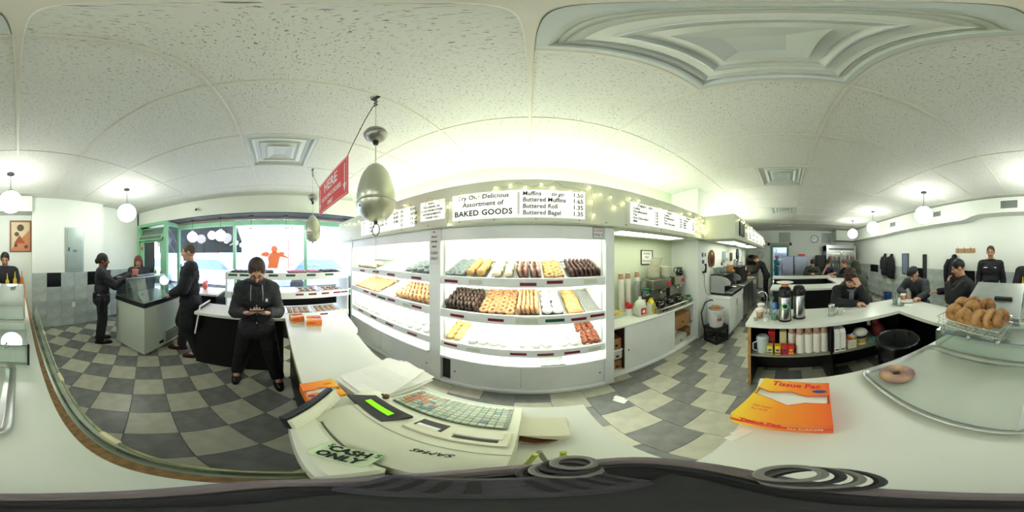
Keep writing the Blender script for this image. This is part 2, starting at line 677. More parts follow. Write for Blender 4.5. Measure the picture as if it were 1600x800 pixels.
# ------------------------------------------------------------------ street front: windows and door
def bar(mb, a, b, w, d):
    x0, x1 = sorted((a[0], b[0])); y0, y1 = sorted((a[1], b[1])); z0, z1 = sorted((a[2], b[2]))
    return mb.box(x0 - d, y0 - w, z0, x1 + d, y1 + w, z1, .004)
XW = -3.75
win = struct('window_1', MB().box(XW - .035, -2.49, 2.30, XW + .05, 2.0, 2.42, .006), GREEN)
for y in (-2.47, -.92, .73, 1.96):
    part('mullion', MB().box(XW - .035, y - .035, .62, XW + .04, y + .035, 2.30, .005), GREEN, win, smooth=False)
part('bottom_rail', MB().box(XW - .035, -2.47, .62, XW + .06, 1.98, .72, .006), GREEN, win, smooth=False)
WG = pane('shop_window_glass', 'f2f7fb', .05)
for y0, y1 in ((-2.435, -.955), (-.885, .695), (.765, 1.925)):
    part('pane', MB().box(XW - .004, y0, .72, XW + .004, y1, 2.30), WG, win, smooth=False)
side = struct('window_2', MB().box(-3.72, -2.515, 2.36, -3.235, -2.455, 2.46, .005).box(-3.72, -2.515, .02, -3.235, -2.455, .16, .005), GREEN)
part('post', MB().box(-3.235, -2.53, 0, -3.15, -2.44, 2.47, .006), GREEN, side, smooth=False)
part('pane', MB().box(-3.72, -2.489, .16, -3.235, -2.481, 2.36), WG, side, smooth=False)
for dy, z0 in ((0, 2.30), (.0, 1.95)):
    part('wire_stay', MB().cyl((-3.25, -2.46, z0), (-3.70, -2.46, z0 - .45), .004, n=6), STEEL, side)
XD = -3.2
fr = MB().box(XD - .05, -3.5, 0, XD + .05, -3.42, 2.47, .005).box(XD - .05, -3.42, 2.39, XD + .05, -2.53, 2.47, .005).box(XD - .05, -3.42, 2.08, XD + .05, -2.53, 2.14, .005)
door = struct('door_1', fr, GREEN)
lf = MB().box(XD - .02, -3.41, .01, XD + .02, -3.27, 2.07, .004).box(XD - .02, -2.66, .01, XD + .02, -2.54, 2.07, .004)
lf.box(XD - .02, -3.27, 1.95, XD + .02, -2.66, 2.07, .004).box(XD - .02, -3.27, .01, XD + .02, -2.66, .3, .004).box(XD - .02, -3.27, .98, XD + .02, -2.66, 1.06, .004)
leaf = part('leaf', lf, GREEN, door, smooth=False)
part('pane', MB().box(XD - .003, -3.27, .3, XD + .003, -2.66, 1.95), WG, leaf, smooth=False)
part('closer', MB().box(XD + .02, -3.2, 1.99, XD + .075, -2.98, 2.05, .006).cyl((XD + .06, -3.0, 2.05), (XD + .16, -2.85, 2.07), .008, n=6), mat('dark_bronze', '4a4a40', .4, .8), leaf)
part('pull_handle', MB().tube([(XD + .02, -2.62, .9), (XD + .07, -2.62, .9), (XD + .07, -2.62, 1.2), (XD + .02, -2.62, 1.2)], .01), STEEL, leaf)
stk = part('sticker', MB().box(XD + .02, -3.37, 1.74, XD + .023, -3.295, 1.83), mat('red_sticker', 'd0412e', .5), leaf, label='red square sticker on the green door')
part('notice', MB().box(XD + .004, -2.78, 1.82, XD + .006, -2.69, 1.92), PAPER, leaf, smooth=False)
tr = MB()
Mt = Matrix.Translation((XD + .02, -2.98, 2.17)) @ Matrix.Rotation(R(62), 4, 'Y')
for b in ((-.20, -.42, -.012, -.17, .42, .012), (.17, -.42, -.012, .20, .42, .012), (-.17, -.42, -.012, .17, -.39, .012), (-.17, .39, -.012, .17, .42, .012)):
    tr.box(*b, .003, M=Mt)
tro = part('transom', tr, GREEN, door, smooth=False)
part('pane', MB().box(-.17, -.39, -.003, .17, .39, .003, M=Mt), pane('dim_glass', 'c8d8cc', .06, .15), tro, smooth=False)
sec = thing('security_camera', 'small white dome security camera on the front soffit above the windows', 'camera', (-3.19, -1.62, 2.63))
part('bracket', MB().box(-.01, -.02, -.02, .03, .02, .05, .004), WHITE, sec)
part('lens_barrel', MB().cyl((.03, 0, .0), (.11, .02, -.04), .022, n=12), DARK, sec)

# north soffit over the pastry cases and the coffee alcove
sof = struct('soffit_north', MB().box(-3.2, 1.35, 1.86, 2.52, 1.41, 2.27, .004).box(-3.2, 1.41, 1.86, 2.44, 2.06, 1.90), SOFW)
part('top_ledge', MB().box(-3.2, 1.41, 2.10, 2.5, 2.06, 2.12), SOFW, sof, smooth=False)
part('edge_bead', MB().box(-3.2, 1.338, 1.862, 2.53, 1.352, 1.88, .003), SOFW, sof, smooth=False)
for x in (-2.6, -1.9, -1.35, -.97, -.62, -.30, .05, .42, .68, .9, 1.4, 1.9):
    part('screw', MB().cyl((x, 1.336, 1.892), (x, 1.352, 1.892), .004, n=8), DARK, sof)
se = struct('soffit_east', MB().box(2.52, .80, 1.86, 6.0, .85, 2.27, .004).box(2.46, .80, 1.86, 2.52, 1.42, 2.27, .004).box(2.52, .85, 1.86, 6.0, 1.46, 1.90).box(5.95, .85, 1.9, 6.0, 1.42, 2.27), SOFW)
part('top_ledge', MB().box(2.52, .85, 2.10, 5.95, 1.46, 2.12), SOFW, se, smooth=False)

# ------------------------------------------------------------------ light from the place itself
TUBE = glow('fluorescent_tube_glow', 'fcfff3', E_UPLIGHT)
def tube_lamp(name, x0, x1, y, z, m, label, r=.018, group=None):
    t = thing(name, label, 'lamp', ((x0 + x1) / 2, y, z), 0, group)
    L = (x1 - x0) / 2
    part('tube', MB().cyl((-L + .03, 0, 0), (L - .03, 0, 0), r, n=10), m, t)
    for s in (-1, 1):
        part('socket', MB().box(s * L - .03 if s > 0 else -L, -.02, -.035, s * L if s > 0 else -L + .03, .02, .022, .004), WHITE, t)
    part('batten', MB().box(-L, -.025, -.05, L, .025, -.033, .004), WHITE, t)
    return t
for i, x in enumerate((-2.9, -1.62, -.34, .94)):
    tube_lamp('uplight_tube', x, x + 1.22, 1.68, 2.172, TUBE, 'bare fluorescent tube on top of the soffit over %s' % ('the window end of the pastry cases', 'the pastry case pillar', 'the middle pastry case', 'the coffee alcove')[i])
for i, x in enumerate((2.7, 4.1)):
    tube_lamp('uplight_tube', x, x + 1.22, 1.14, 2.172, TUBE, 'bare fluorescent tube on top of the stepped out soffit %s' % ('beside the coffee alcove', 'towards the kitchen')[i])
PANEL = glow('light_panel_glow', 'f8fce2', E_PANEL)
FRM = mat('panel_frame', 'dfe3cf', .4, var=.03)
def light_panel(x0, y0, x1, y1, z, label):
    t = thing('light_panel', label, 'lamp', ((x0 + x1) / 2, (y0 + y1) / 2, z), 0, 'light panels set into the soffit underside')
    a, b = (x1 - x0) / 2, (y1 - y0) / 2
    part('diffuser', MB().box(-a, -b, -.006, a, b, -.002), PANEL, t, smooth=False)
    f = MB().box(-a - .03, -b - .03, -.01, -a, b + .03, 0).box(a, -b - .03, -.01, a + .03, b + .03, 0).box(-a, -b - .03, -.01, a, -b, 0).box(-a, b, -.01, a, b + .03, 0)
    part('frame', f, FRM, t, smooth=False)
light_panel(.92, 1.47, 2.05, 1.80, 1.86, 'glowing rectangular light panel over the coffee alcove counter')
light_panel(2.85, .93, 3.75, 1.3, 1.86, 'glowing light panel under the stepped out soffit, over the steam machine')
light_panel(4.1, .93, 5.2, 1.3, 1.86, 'glowing light panel under the stepped out soffit, towards the kitchen')
# ------------------------------------------------------------------ globe pendants
GLOW = glow('lit_opal_globe', 'fdfff6', E_GLOBE)
ROD = mat('pendant_rod', '5a5c5a', .4, .7)
def globe(name, r, drop, label, loc, group, m=GLOW):
    t = thing(name, label, 'pendant lamp', loc, 0, group)
    part('canopy', MB().lathe([(0, 0), (.05, -.002), (.055, -.018), (.02, -.03), (0, -.032)], 16), DARK, t)
    part('rod', MB().cyl((0, 0, -.03), (0, 0, -drop + r * .97), .005, n=8), ROD, t)
    part('fitter', MB().cyl((0, 0, -drop + r * .93), (0, 0, -drop + r + .03), .035, n=14), STEEL, t)
    part('globe', MB().ball((0, 0, -drop), r, 28, 16), m, t)
    return t
GY = -2.28
for x, lab in ((.10, 'round opal globe lamp hanging in front of the framed poster'), (-1.80, 'round opal globe lamp hanging near the street door and the glass topped case'),
               (2.02, 'large looking opal globe lamp hanging over the old man in the flat cap'), (3.86, 'opal globe lamp hanging over the hooded man in the dining room'), (5.25, 'smallest looking opal globe lamp, nearest the glass door fridge')):
    globe('globe_pendant', .165, .475, lab, (x, GY, CEIL), 'opal globe lamps along the south side')
GB = glow('lit_bay_globe', 'f4f2ff', 6.0)
for y, lab in ((-1.91, 'opal globe lamp hanging in the window bay above the man in the black overcoat'), (-1.19, 'opal globe lamp in the window bay, second from the street door'), (-.49, 'opal globe lamp in the window bay left of the orange cupid cutout'),
               (.26, 'opal globe lamp in the window bay right of the orange cupid cutout'), (.95, 'opal globe lamp in the window bay behind the small aluminium string holder'), (1.63, 'opal globe lamp in the window bay next to the left pastry case')):
    globe('bay_globe_pendant', .125, .41, lab, (-3.5, y, 2.455), 'opal globe lamps in the window bay', GB)

# ------------------------------------------------------------------ ventilation duct on the south wall
du = struct('duct_south', MB().prism([(-.28, 2.80), (-.28, 2.47), (1.27, 2.47), (1.45, 2.44), (1.60, 2.39), (1.73, 2.37), (4.0, 2.34), (4.5, 2.31), (7.95, 2.31), (7.95, 2.80)], -3.5, -3.15, 'y')
            .box(7.2, -3.15, 2.31, 7.95, -2.3, 2.80), mat('duct_paint', 'd9e0d6', .5, var=.02, vs=2))
GRL = mat('grille_grey', '9aa09c', .45, .3)
def grille(name, parent, x0, x1, z0, z1, y, n, m=GRL):
    g = part(name, MB().box(x0 - .015, y, z0 - .015, x1 + .015, y + .012, z0).box(x0 - .015, y, z1, x1 + .015, y + .012, z1 + .015).box(x0 - .015, y, z0, x0, y + .012, z1).box(x1, y, z0, x1 + .015, y + .012, z1), WHITE, parent, smooth=False)
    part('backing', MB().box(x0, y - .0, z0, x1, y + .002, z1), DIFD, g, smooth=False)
    for k in range(n):
        x = x0 + (k + .5) * (x1 - x0) / n
        part('slat', MB().box(x - (x1 - x0) / n * .28, y + .003, z0, x + (x1 - x0) / n * .28, y + .012, z1), m, g, smooth=False)
grille('vent_grille', du, .47, .82, 2.55, 2.72, -3.15, 10)
grille('vent_grille', du, 2.24, 2.48, 2.55, 2.68, -3.15, 8)
grille('vent_grille', du, 3.94, 4.24, 2.52, 2.66, -3.15, 8)

# ------------------------------------------------------------------ things on the south wall
ep = thing('electrical_panel', 'tall grey steel electrical panel on the white wall projection', 'electrical panel', (-1.2, -3.335, 1.245))
part('box', MB().box(-.21, 0, 0, .21, .03, .95, .006), mat('panel_grey', '9fada6', .4, .3, var=.04), ep)
dr = part('door', MB().box(-.165, .03, .05, .175, .042, .90, .004), mat('panel_door_grey', '94a39c', .35, .3, var=.04), ep)
part('latch', MB().box(.12, .042, .44, .15, .052, .52, .003), DARK, dr)
part('rating_label', MB().box(-.05, .042, .42, .04, .0432, .47), mat('label_grey', '6c736e', .5), dr)
ou = thing('power_outlet', 'white double power outlet on the marble tiles', 'outlet', (-1.18, -3.324, .44))
part('plate', MB().box(-.04, 0, 0, .04, .007, .12, .003), WHITE, ou)
for z in (.035, .085):
    part('socket', MB().cyl((0, .006, z), (0, .0085, z), .017, n=12), TAGW, ou)
# framed print: orange field with a pale and dark triangle pattern (plain geometry)
po = thing('framed_poster', 'brown framed orange print with triangles and discs on the recessed wall', 'picture', (-.055, -3.5, 1.69))
W_, H_ = .42, .64
fm = MB()
for b in ((-W_ / 2 - .02, 0, -.02, W_ / 2 + .02, .025, .0), (-W_ / 2 - .02, 0, H_, W_ / 2 + .02, .025, H_ + .02), (-W_ / 2 - .02, 0, 0, -W_ / 2, .025, H_), (W_ / 2, 0, 0, W_ / 2 + .02, .025, H_)):
    fm.box(*b, .003)
part('frame', fm, mat('brown_frame', '6a5a44', .4), po)
part('print', MB().box(-W_ / 2, 0, 0, W_ / 2, .008, H_), mat('poster_orange', 'c9825a', .6, var=.08), po, smooth=False)
part('pale_shape', MB().prism([(-.19, .45), (.19, .05), (.19, .62), (-.19, .62)], .008, .010, 'y'), mat('poster_cream', 'd8c8a4', .6), po, smooth=False)
for cx, cz, r in ((.0, .50, .075), (.08, .36, .05), (-.12, .09, .04), (.1, .12, .04)):
    part('disc', MB().cyl((cx, .010, cz), (cx, .012, cz), r, n=20), mat('poster_brown', '5d4636', .6), po)
part('triangle', MB().prism([(-.1, .16), (.14, .16), (.02, .34)], .010, .012, 'y'), mat('poster_rust', 'a04e2c', .6), po, smooth=False)

COATM = mat('black_coat_cloth', '16171c', .8, var=.3, vs=14, bump=.3, bs=25)
COATN = mat('navy_coat_cloth', '23252f', .8, var=.3, vs=14, bump=.3, bs=25)
def hung_coat(loc, w, h, m, label, group):
    rr = random.Random(int(w * 1000 + h * 100))
    prof = [(0, .012, .012), (-.06, .05, .05), (-.12, w * .62, .085), (-.3, w * .8, .10), (-.55 * h / .9, w * .9, .10), (-h * .85, w, .095), (-h, w * .96, .08)]
    vs, fs, n = [], [], 22
    for i, (z, a, b) in enumerate(prof):
        for k in range(n):
            t = 2 * PI * k / n
            f = 1 + (.16 * math.sin(5 * t + i * .7) + rr.uniform(-.05, .05)) * min(1, i / 3)
            vs.append((a / 2 * math.cos(t) * f, .02 + b * (1 + math.sin(t)) / 1.2 * f * .8, z + rr.uniform(-.012, .012)))
    for i in range(len(prof) - 1):
        for k in range(n):
            fs.append((i * n + k, i * n + (k + 1) % n, (i + 1) * n + (k + 1) % n, (i + 1) * n + k))
    fs += [tuple(range(n)), tuple(range((len(prof) - 1) * n, len(prof) * n))]
    t = thing('hanging_coat', label, 'coat', loc, 0, group)
    part('body', MB().add(vs, fs), m, t, angle=180)
    for s in (-1, 1):
        part('sleeve', MB().tube([(s * w * .30, .10, -.13), (s * w * .46, .12, -.3), (s * w * .50, .11, -.52), (s * w * .47, .10, -h * .74)], [.05, .06, .055, .045], 10), m, t, angle=180)
    part('collar', MB().tube([(-.06, .06, -.06), (-.03, .03, -.02), (.03, .03, -.02), (.06, .06, -.06)], .025, 8), m, t, angle=180)
hung_coat((4.55, -3.49, 1.66), .36, .86, COATM, 'black coat hanging on the marble wall, nearer the glass door fridge', None)
hung_coat((4.95, -3.49, 1.67), .30, .80, COATN, 'dark navy jacket hanging beside the black coat on the south wall', None)
hung_coat((2.05, -3.49, 1.62), .44, 1.02, COATM, 'long black coat hanging under the wooden hook rack', None)
solo('hanging_bag', MB().prism([(-.11, 0), (.11, 0), (.10, .36), (.03, .40), (-.03, .40), (-.10, .36)], 0, .05, 'y'), mat('cream_cloth', 'd8d4c6', .8, bump=.2), 'cream cloth bag hanging below the two dark coats', 'bag', (4.72, -3.49, .58))
hk = thing('coat_rack', 'light wooden coat rack with three dark hooks on the south wall', 'coat rack', (1.78, -3.5, 1.66))
part('board', MB().box(-.26, 0, 0, .26, .022, .10, .004), mat('light_oak', 'b08a5a', .5, var=.12, vs=12), hk)
for x in (-.17, 0, .17):
    part('hook', MB().tube([(x, .02, .085), (x, .05, .075), (x, .065, .10), (x, .06, .13)], .006, 8).tube([(x, .03, .06), (x, .05, .02), (x, .06, .04)], .005, 6), mat('dark_iron', '2b2724', .4, .6), hk)
for x0, x1, z0, z1, nm, lab in ((3.72, 4.02, 1.0, 1.66, 'slate_notice_board', 'slate blue notice board on the south wall behind the old man'), (2.98, 3.12, .75, 1.63, 'dark_mirror', 'tall narrow dark framed mirror on the south wall behind the old man')):
    b = thing(nm, lab, 'board' if 'notice' in nm else 'mirror', ((x0 + x1) / 2, -3.49, z0))
    a, h = (x1 - x0) / 2, z1 - z0
    part('frame', MB().box(-a, 0, 0, a, .02, .02).box(-a, 0, h - .02, a, .02, h).box(-a, 0, .02, -a + .02, .02, h - .02).box(a - .02, 0, .02, a, .02, h - .02), DARK, b, smooth=False)
    part('face', MB().box(-a + .02, 0, .02, a - .02, .012, h - .02), mat('slate_face', '6f7f96', .4, var=.1) if 'notice' in nm else mat('dark_mirror_face', '50565a', .15, .5), b, smooth=False)
bb = thing('blue_bucket', 'blue plastic bucket on the floor under the hanging coats', 'bucket', (4.55, -3.27, 0))
part('body', MB().lathe([(.11, 0), (.14, .30), (.15, .30), (.15, .31), (.135, .31), (.105, .012), (0, .012)], 20), mat('blue_plastic', '1f4f8f', .35), bb)
part('handle', MB().tube([(-.145, 0, .30), (-.12, .09, .27), (0, .15, .24), (.12, .09, .27), (.145, 0, .30)], .004, 6), STEEL, bb)

# ------------------------------------------------------------------ outside: street, facade, awning, cars
struct('street', MB().box(-30, -25, -.3, -3.88, 25, -.05), mat('asphalt', '8b8d92', .9, var=.1, bump=.2))
pv = struct('sidewalk', MB().box(-6.4, -25, -.05, -3.88, 25, -.01), mat('concrete_paving', 'd0d0ce', .8, var=.06))
struct('ground', MB().box(9.5, -8, -.3, 14, 8, -.13), mat('kitchen_ground', '8a8a86', .8))
BRICK = mat('pale_brick', 'e0d2cf', .8, var=.12, vs=20, bump=.2)
BRICKR = mat('red_brick', 'd4928e', .8, var=.12, vs=20, bump=.2)
def facade(y0, y1, h, m, label, cols, rows):
    t = thing('townhouse', label, 'building', (-14.5, (y0 + y1) / 2, -.05))
    L = (y1 - y0) / 2
    part('wall', MB().box(-1, -L, 0, 0, L, h), m, t, smooth=False)
    part('cornice', MB().box(0, -L, h - .4, .35, L, h, .05), WHITE, t, smooth=False)
    part('shop_front', MB().box(0, -L + .4, .2, .12, L - .4, 2.9, .03), mat('shop_front_blue', '9ab0da', .4), t, smooth=False)
    for r in range(rows):
        for c in range(cols):
            y = -L + (c + .5) * 2 * L / cols
            z = 4.1 + r * 3.1
            w = part('window', MB().box(0, y - .55, z, .08, y + .55, z + .1).box(0, y - .55, z + 1.8, .08, y + .55, z + 1.9).box(0, y - .55, z, .08, y - .47, z + 1.9).box(0, y + .47, z, .08, y + .55, z + 1.9), WHITE, t, smooth=False)
            part('pane', MB().box(.0, y - .47, z + .1, .03, y + .47, z + 1.8), mat('far_pane', '6a86bc', .1), w, smooth=False)
facade(-12, -5.2, 11, BRICKR, 'red brick townhouse across the street seen through the door', 4, 2)
facade(-5.1, 1.2, 12, BRICK, 'pale brick townhouse across the street behind the cupid cutout', 4, 3)
facade(1.3, 8, 11, BRICKR, 'red brick townhouse across the street seen past the small string holder', 4, 2)
facade(8.1, 14, 10, BRICK, 'pale townhouse across the street seen at the pastry case end', 3, 2)
aw = thing('shop_awning', 'dark canvas awning over the sidewalk outside the left window', 'awning', (-3.95, -2.4, 1.75))
AWN = mat('awning_canvas', '2c2d36', .8, var=.15, bump=.1)
part('canopy', MB().prism([(0, .85), (0, .82), (-1.15, .30), (-1.15, .33)], -1.9, 1.38, 'y'), AWN, aw, smooth=False)
part('valance', MB().box(-1.16, -1.9, -.06, -1.14, 1.38, .33), AWN, aw, smooth=False)
for y in (-1.85, 1.3):
    part('arm', MB().cyl((0, y, .1), (-1.13, y, .31), .012, n=8), STEEL, aw)
def car(loc, m, label):
    t = thing('parked_car', label, 'car', loc, 0, 'cars at the far kerb')
    part('body', MB().prism([(-2.2, .25), (2.2, .25), (2.25, .6), (2.1, .85), (1.1, .95), (-1.3, .95), (-2.1, .85), (-2.25, .55)], -.85, .85, 'x', M=None), m, t, smooth=False)
    part('cabin', MB().prism([(-1.5, .95), (1.0, .95), (.45, 1.45), (-1.0, 1.48)], -.72, .72, 'x'), mat('car_glass', '566a90', .1), t, smooth=False)
    part('roof', MB().prism([(-1.0, 1.47), (.45, 1.44), (.40, 1.50), (-.95, 1.53)], -.70, .70, 'x'), m, t, smooth=False)
    for y in (-1.35, 1.35):
        for x in (-.86, .66):
            part('wheel', MB().cyl((x, y, .32), (x + .2, y, .32), .32, n=20), DARK, t)
car((-8.2, -3.1, -.05), mat('car_white', 'dfe4ec', .25, .2, coat=.5), 'white parked car at the far side of the street, beyond the left window')
car((-8.2, 2.4, -.05), mat('car_blue', '86a0d4', .25, .3, coat=.5), 'blue parked car beyond the window with the small string holder')
car((-8.2, -7.9, -.05), mat('car_silver', 'b9c2cf', .25, .5, coat=.5), 'silver parked car seen through the glass of the street door')
cu = thing('cupid_cutout', 'orange paper cupid with bow stuck on the window above the display shelves', 'decoration', (-3.735, -.02, 1.30))
CUP = mat('orange_paper', 'f0804a', .7, var=.04)
body = [(-.13, 0), (.10, 0), (.13, .12), (.16, .26), (.26, .25), (.33, .22), (.345, .25), (.28, .29), (.17, .335), (.13, .36), (.07, .375), (-.02, .37), (-.07, .33), (-.12, .24), (-.10, .12)]
part('figure', MB().prism(body, 0, .004, 'x'), CUP, cu, smooth=False)
part('head', MB().prism([(.03 + .075 * math.cos(a) * (1 + .07 * math.cos(5 * a)), .435 + .082 * math.sin(a) * (1 + .05 * math.sin(4 * a))) for a in [i * PI / 10 for i in range(20)]], 0, .004, 'x'), CUP, cu, smooth=False)
part('wing', MB().prism([(-.07, .33), (-.14, .38), (-.24, .36), (-.29, .30), (-.22, .27), (-.12, .26)], 0, .004, 'x'), CUP, cu, smooth=False)
part('wing', MB().prism([(.10, .33), (.17, .38), (.24, .37), (.28, .32), (.20, .30), (.12, .29)], .004, .007, 'x'), CUP, cu, smooth=False)
part('bow', MB().tube([(.004, .35 + .05 * math.cos(a), .235 + .15 * math.sin(a)) for a in [-1.4 + i * .28 for i in range(11)]], .005, 6).cyl((.004, .24, .25), (.004, .44, .235), .003, n=6), CUP, cu)
# ------------------------------------------------------------------ pastry cases
CASET = glow('case_tube_glow', 'fbfff0', E_CASE)
TILT = R(17)
YF = 1.42
RAILS = [(1.385, 1.297), (1.035, .938), (.655, .558)]
struct('trim_1', MB().box(-.998, 1.40, 0, -.857, 1.47, 1.86, .006), CASEW)
struct('trim_2', MB().box(.702, 1.40, 0, .80, 1.47, 1.86, .006), CASEW)
struct('trim_3', MB().box(-2.76, 1.40, 0, -2.69, 1.47, 1.86, .006), CASEW)

def pastry_case(x0, x1, label, tags):
    t = thing('pastry_case', label, 'display case', ((x0 + x1) / 2, YF, 0), 0, 'lit white pastry cases')
    P = dict(world=True, smooth=False)
    part('back_panel', MB().box(x0, 2.02, .05, x1, 2.05, 1.85), CASEW, t, **P)
    part('side_panel', MB().box(x0, 1.47, .05, x0 + .02, 2.02, 1.85), CASEW, t, **P)
    part('side_panel', MB().box(x1 - .02, 1.47, .05, x1, 2.02, 1.85), CASEW, t, **P)
    part('header', MB().box(x0, 1.415, 1.737, x1, 1.44, 1.86, .004), CASEW, t, **P)
    part('light_tube', MB().cyl((x0 + .06, 1.50, 1.80), (x1 - .06, 1.50, 1.80), .016, n=10), CASET, t, world=True)
    for k, (zt, zb) in enumerate(RAILS):
        rail = part('price_rail', MB().box(x0, YF - .008, zb, x1, YF + .010, zt, .004), CASEW, t, **P)
        M = Matrix.Translation((0, YF + .012, zt - .03)) @ Matrix.Rotation(TILT, 4, 'X')
        part('shelf', MB().box(x0 + .02, 0, -.012, x1 - .02, .58, 0, .003, M=M), WHITE, t, **P)
        if k < 2:
            part('light_tube', MB().cyl((x0 + .06, YF + .05, zb - .004), (x1 - .06, YF + .05, zb - .004), .013, n=8), CASET, t, world=True)
        for px, kind in tags[k]:
            d = ray(px, 440)
            x = YF * d.x / d.y
            if x < x0 + .08 or x > x1 - .07:
                x = max(x0 + .08, min(x1 - .07, x))
            m, w, h = {'m': (MAROON, .072, .014), 'g': (TAGG, .085, .015), 'p': (TAGW, .065, .022), 'w': (TAGW, .10, .034)}[kind]
            zc = (zt + zb) / 2 + rnd.uniform(-.01, .01)
            tg = part('price_tag', MB().box(x - w, YF - .0125, zc - h, x + w, YF - .0085, zc + h, .001), m, rail, **P)
    part('light_tube', MB().cyl((x0 + .06, YF + .05, RAILS[2][1] - .02), (x1 - .06, YF + .05, RAILS[2][1] - .02), .010, n=8), CASET, t, world=True)
    part('ledge', MB().box(x0, YF - .045, .43, x1, 2.02, .465, .006), CASEW, t, **P)
    part('base', MB().box(x0, YF + .03, .05, x1, 2.02, .43), CASEW, t, **P)
    part('plinth', MB().box(x0, YF - .03, 0, x1, 2.0, .05, .006), CASEW, t, **P)
    xm = (x0 + x1) / 2
    o = .10 if x0 > -1 else .0
    for a, b, kx in ((x0 + o, xm - .002, x0 + o + .05), (xm + .002, x1 - .005, x1 - .05)):
        d = part('sliding_door', MB().box(a, YF + .004, .055, b, YF + .02, .425, .003), CASEW, t, **P)
        part('finger_hole', MB().cyl((kx, YF + .0025, .22), (kx, YF + .006, .22), .010, n=10), DARK, d, world=True)
    if o:
        part('dark_opening', MB().box(x0 + .005, YF + .022, .055, x0 + o, YF + .028, .425), DARK, t, **P)
    return t
Zc = lambda z: 680 + z / 3.078
pastry_case(-.857, .702, 'middle pastry case, with the chocolate rings, under the baked goods sign',
            [[(Zc(78), 'm'), (Zc(195), 'p'), (Zc(447), 'm'), (Zc(575), 'm'), (Zc(745), 'p')],
             [(Zc(107), 'm'), (Zc(292), 'm'), (Zc(440), 'w'), (Zc(575), 'g'), (Zc(690), 'm'), (Zc(778), 'm')],
             [(Zc(75), 'm'), (Zc(185), 'p'), (Zc(400), 'm'), (Zc(530), 'm'), (Zc(658), 'm'), (Zc(765), 'p')]])
Zl = lambda z: 540 + z / 3.33
pastry_case(-2.69, -.998, 'pastry case nearest the street windows, with the powdered rounds at the bottom',
            [[(Zl(90), 'm'), (Zl(160), 'm'), (Zl(238), 'm'), (Zl(370), 'm')],
             [(Zl(108), 'm'), (Zl(148), 'm'), (Zl(190), 'g'), (Zl(240), 'm'), (Zl(320), 'p'), (Zl(372), 'm')],
             [(Zl(80), 'm'), (Zl(148), 'm'), (Zl(230), 'm'), (Zl(348), 'm')]])

# pastries -----------------------------------------------------------
CHOC = mat('dark_chocolate', '3b2a22', .35, var=.2, vs=60, bump=.15, bs=120)
CHOC2 = mat('reddish_chocolate', '4a2f2c', .4, var=.25, vs=60, bump=.2, bs=120)
DOUGH = mat('fried_dough', 'bc8a58', .55, var=.15, vs=50, bump=.12, bs=120)
TANG = mat('glazed_dough', 'c99a6c', .3, var=.18, vs=45, bump=.1, coat=.3)
GOLD = mat('golden_crust', 'd8aa6c', .5, var=.15, vs=40, bump=.1)
ALMD = mat('almond_glaze', 'a67a52', .4, var=.3, vs=70, bump=.3, bs=150)
SUGAR = mat('powdered_sugar', 'f0efea', .8, var=.04, vs=60, bump=.12)
GREYS = mat('grey_sugared_crumb', '7d8788', .8, var=.3, vs=90, bump=.4, bs=160)
DRIZ = mat('drizzled_dough', 'd8b57a', .5, var=0, col2='7a5a30', vs=55, bump=.1)
PINKC = mat('rosy_glaze', 'b9897c', .4, var=.2, vs=60, bump=.2)
CREAM = mat('cream_icing', 'efe2c4', .4, var=.08, vs=50)
DANM = mat('danish_crust', 'c48c50', .4, var=.25, vs=40, bump=.2)
BACON = mat('cinnamon_twist', '7c3f26', .45, var=.35, vs=50, bump=.35, bs=90)

def ring_mesh(name, mt, mb_, Rm=.030, r=.0185, sq=.85, n=16, k=8, wob=None):
    m = MB().torus((0, 0, 0), Rm, r, n, k, sq=sq, wob=wob)
    for i, f in enumerate(m.f):
        z = sum(m.v[j][2] for j in f) / 4
        m.mi[i] = 0 if z > -.002 else 1
    return m.mesh(name, [mt, mb_], angle=180)

def bun_mesh(name, m, r=.045, h=.028, n=14):
    return MB().lathe([(0, -h * .8), (r * .8, -h * .75), (r, -h * .1), (r * .86, h * .55), (r * .5, h * .95), (0, h)], n).mesh(name, m, angle=180)

def sq_mesh(name, m, a=.055, b=.045, h=.03, top=None):
    M = MB().box(-a, -b, -h / 2, a, b, h * .2, .012)
    M.m = 1
    M.ball((0, 0, h * .1), (a * .7, b * .6, h * .55), 10, 6)
    return M.mesh(name, [m, top or m], angle=180)

def twist_mesh(name, m):
    M = MB()
    for s in (0, PI):
        M.tube([(.016 * math.cos(s + i * .9), -.085 + .017 * i, .012 * math.sin(s + i * .9)) for i in range(11)], .021, 8)
    return M.mesh(name, m, angle=180)

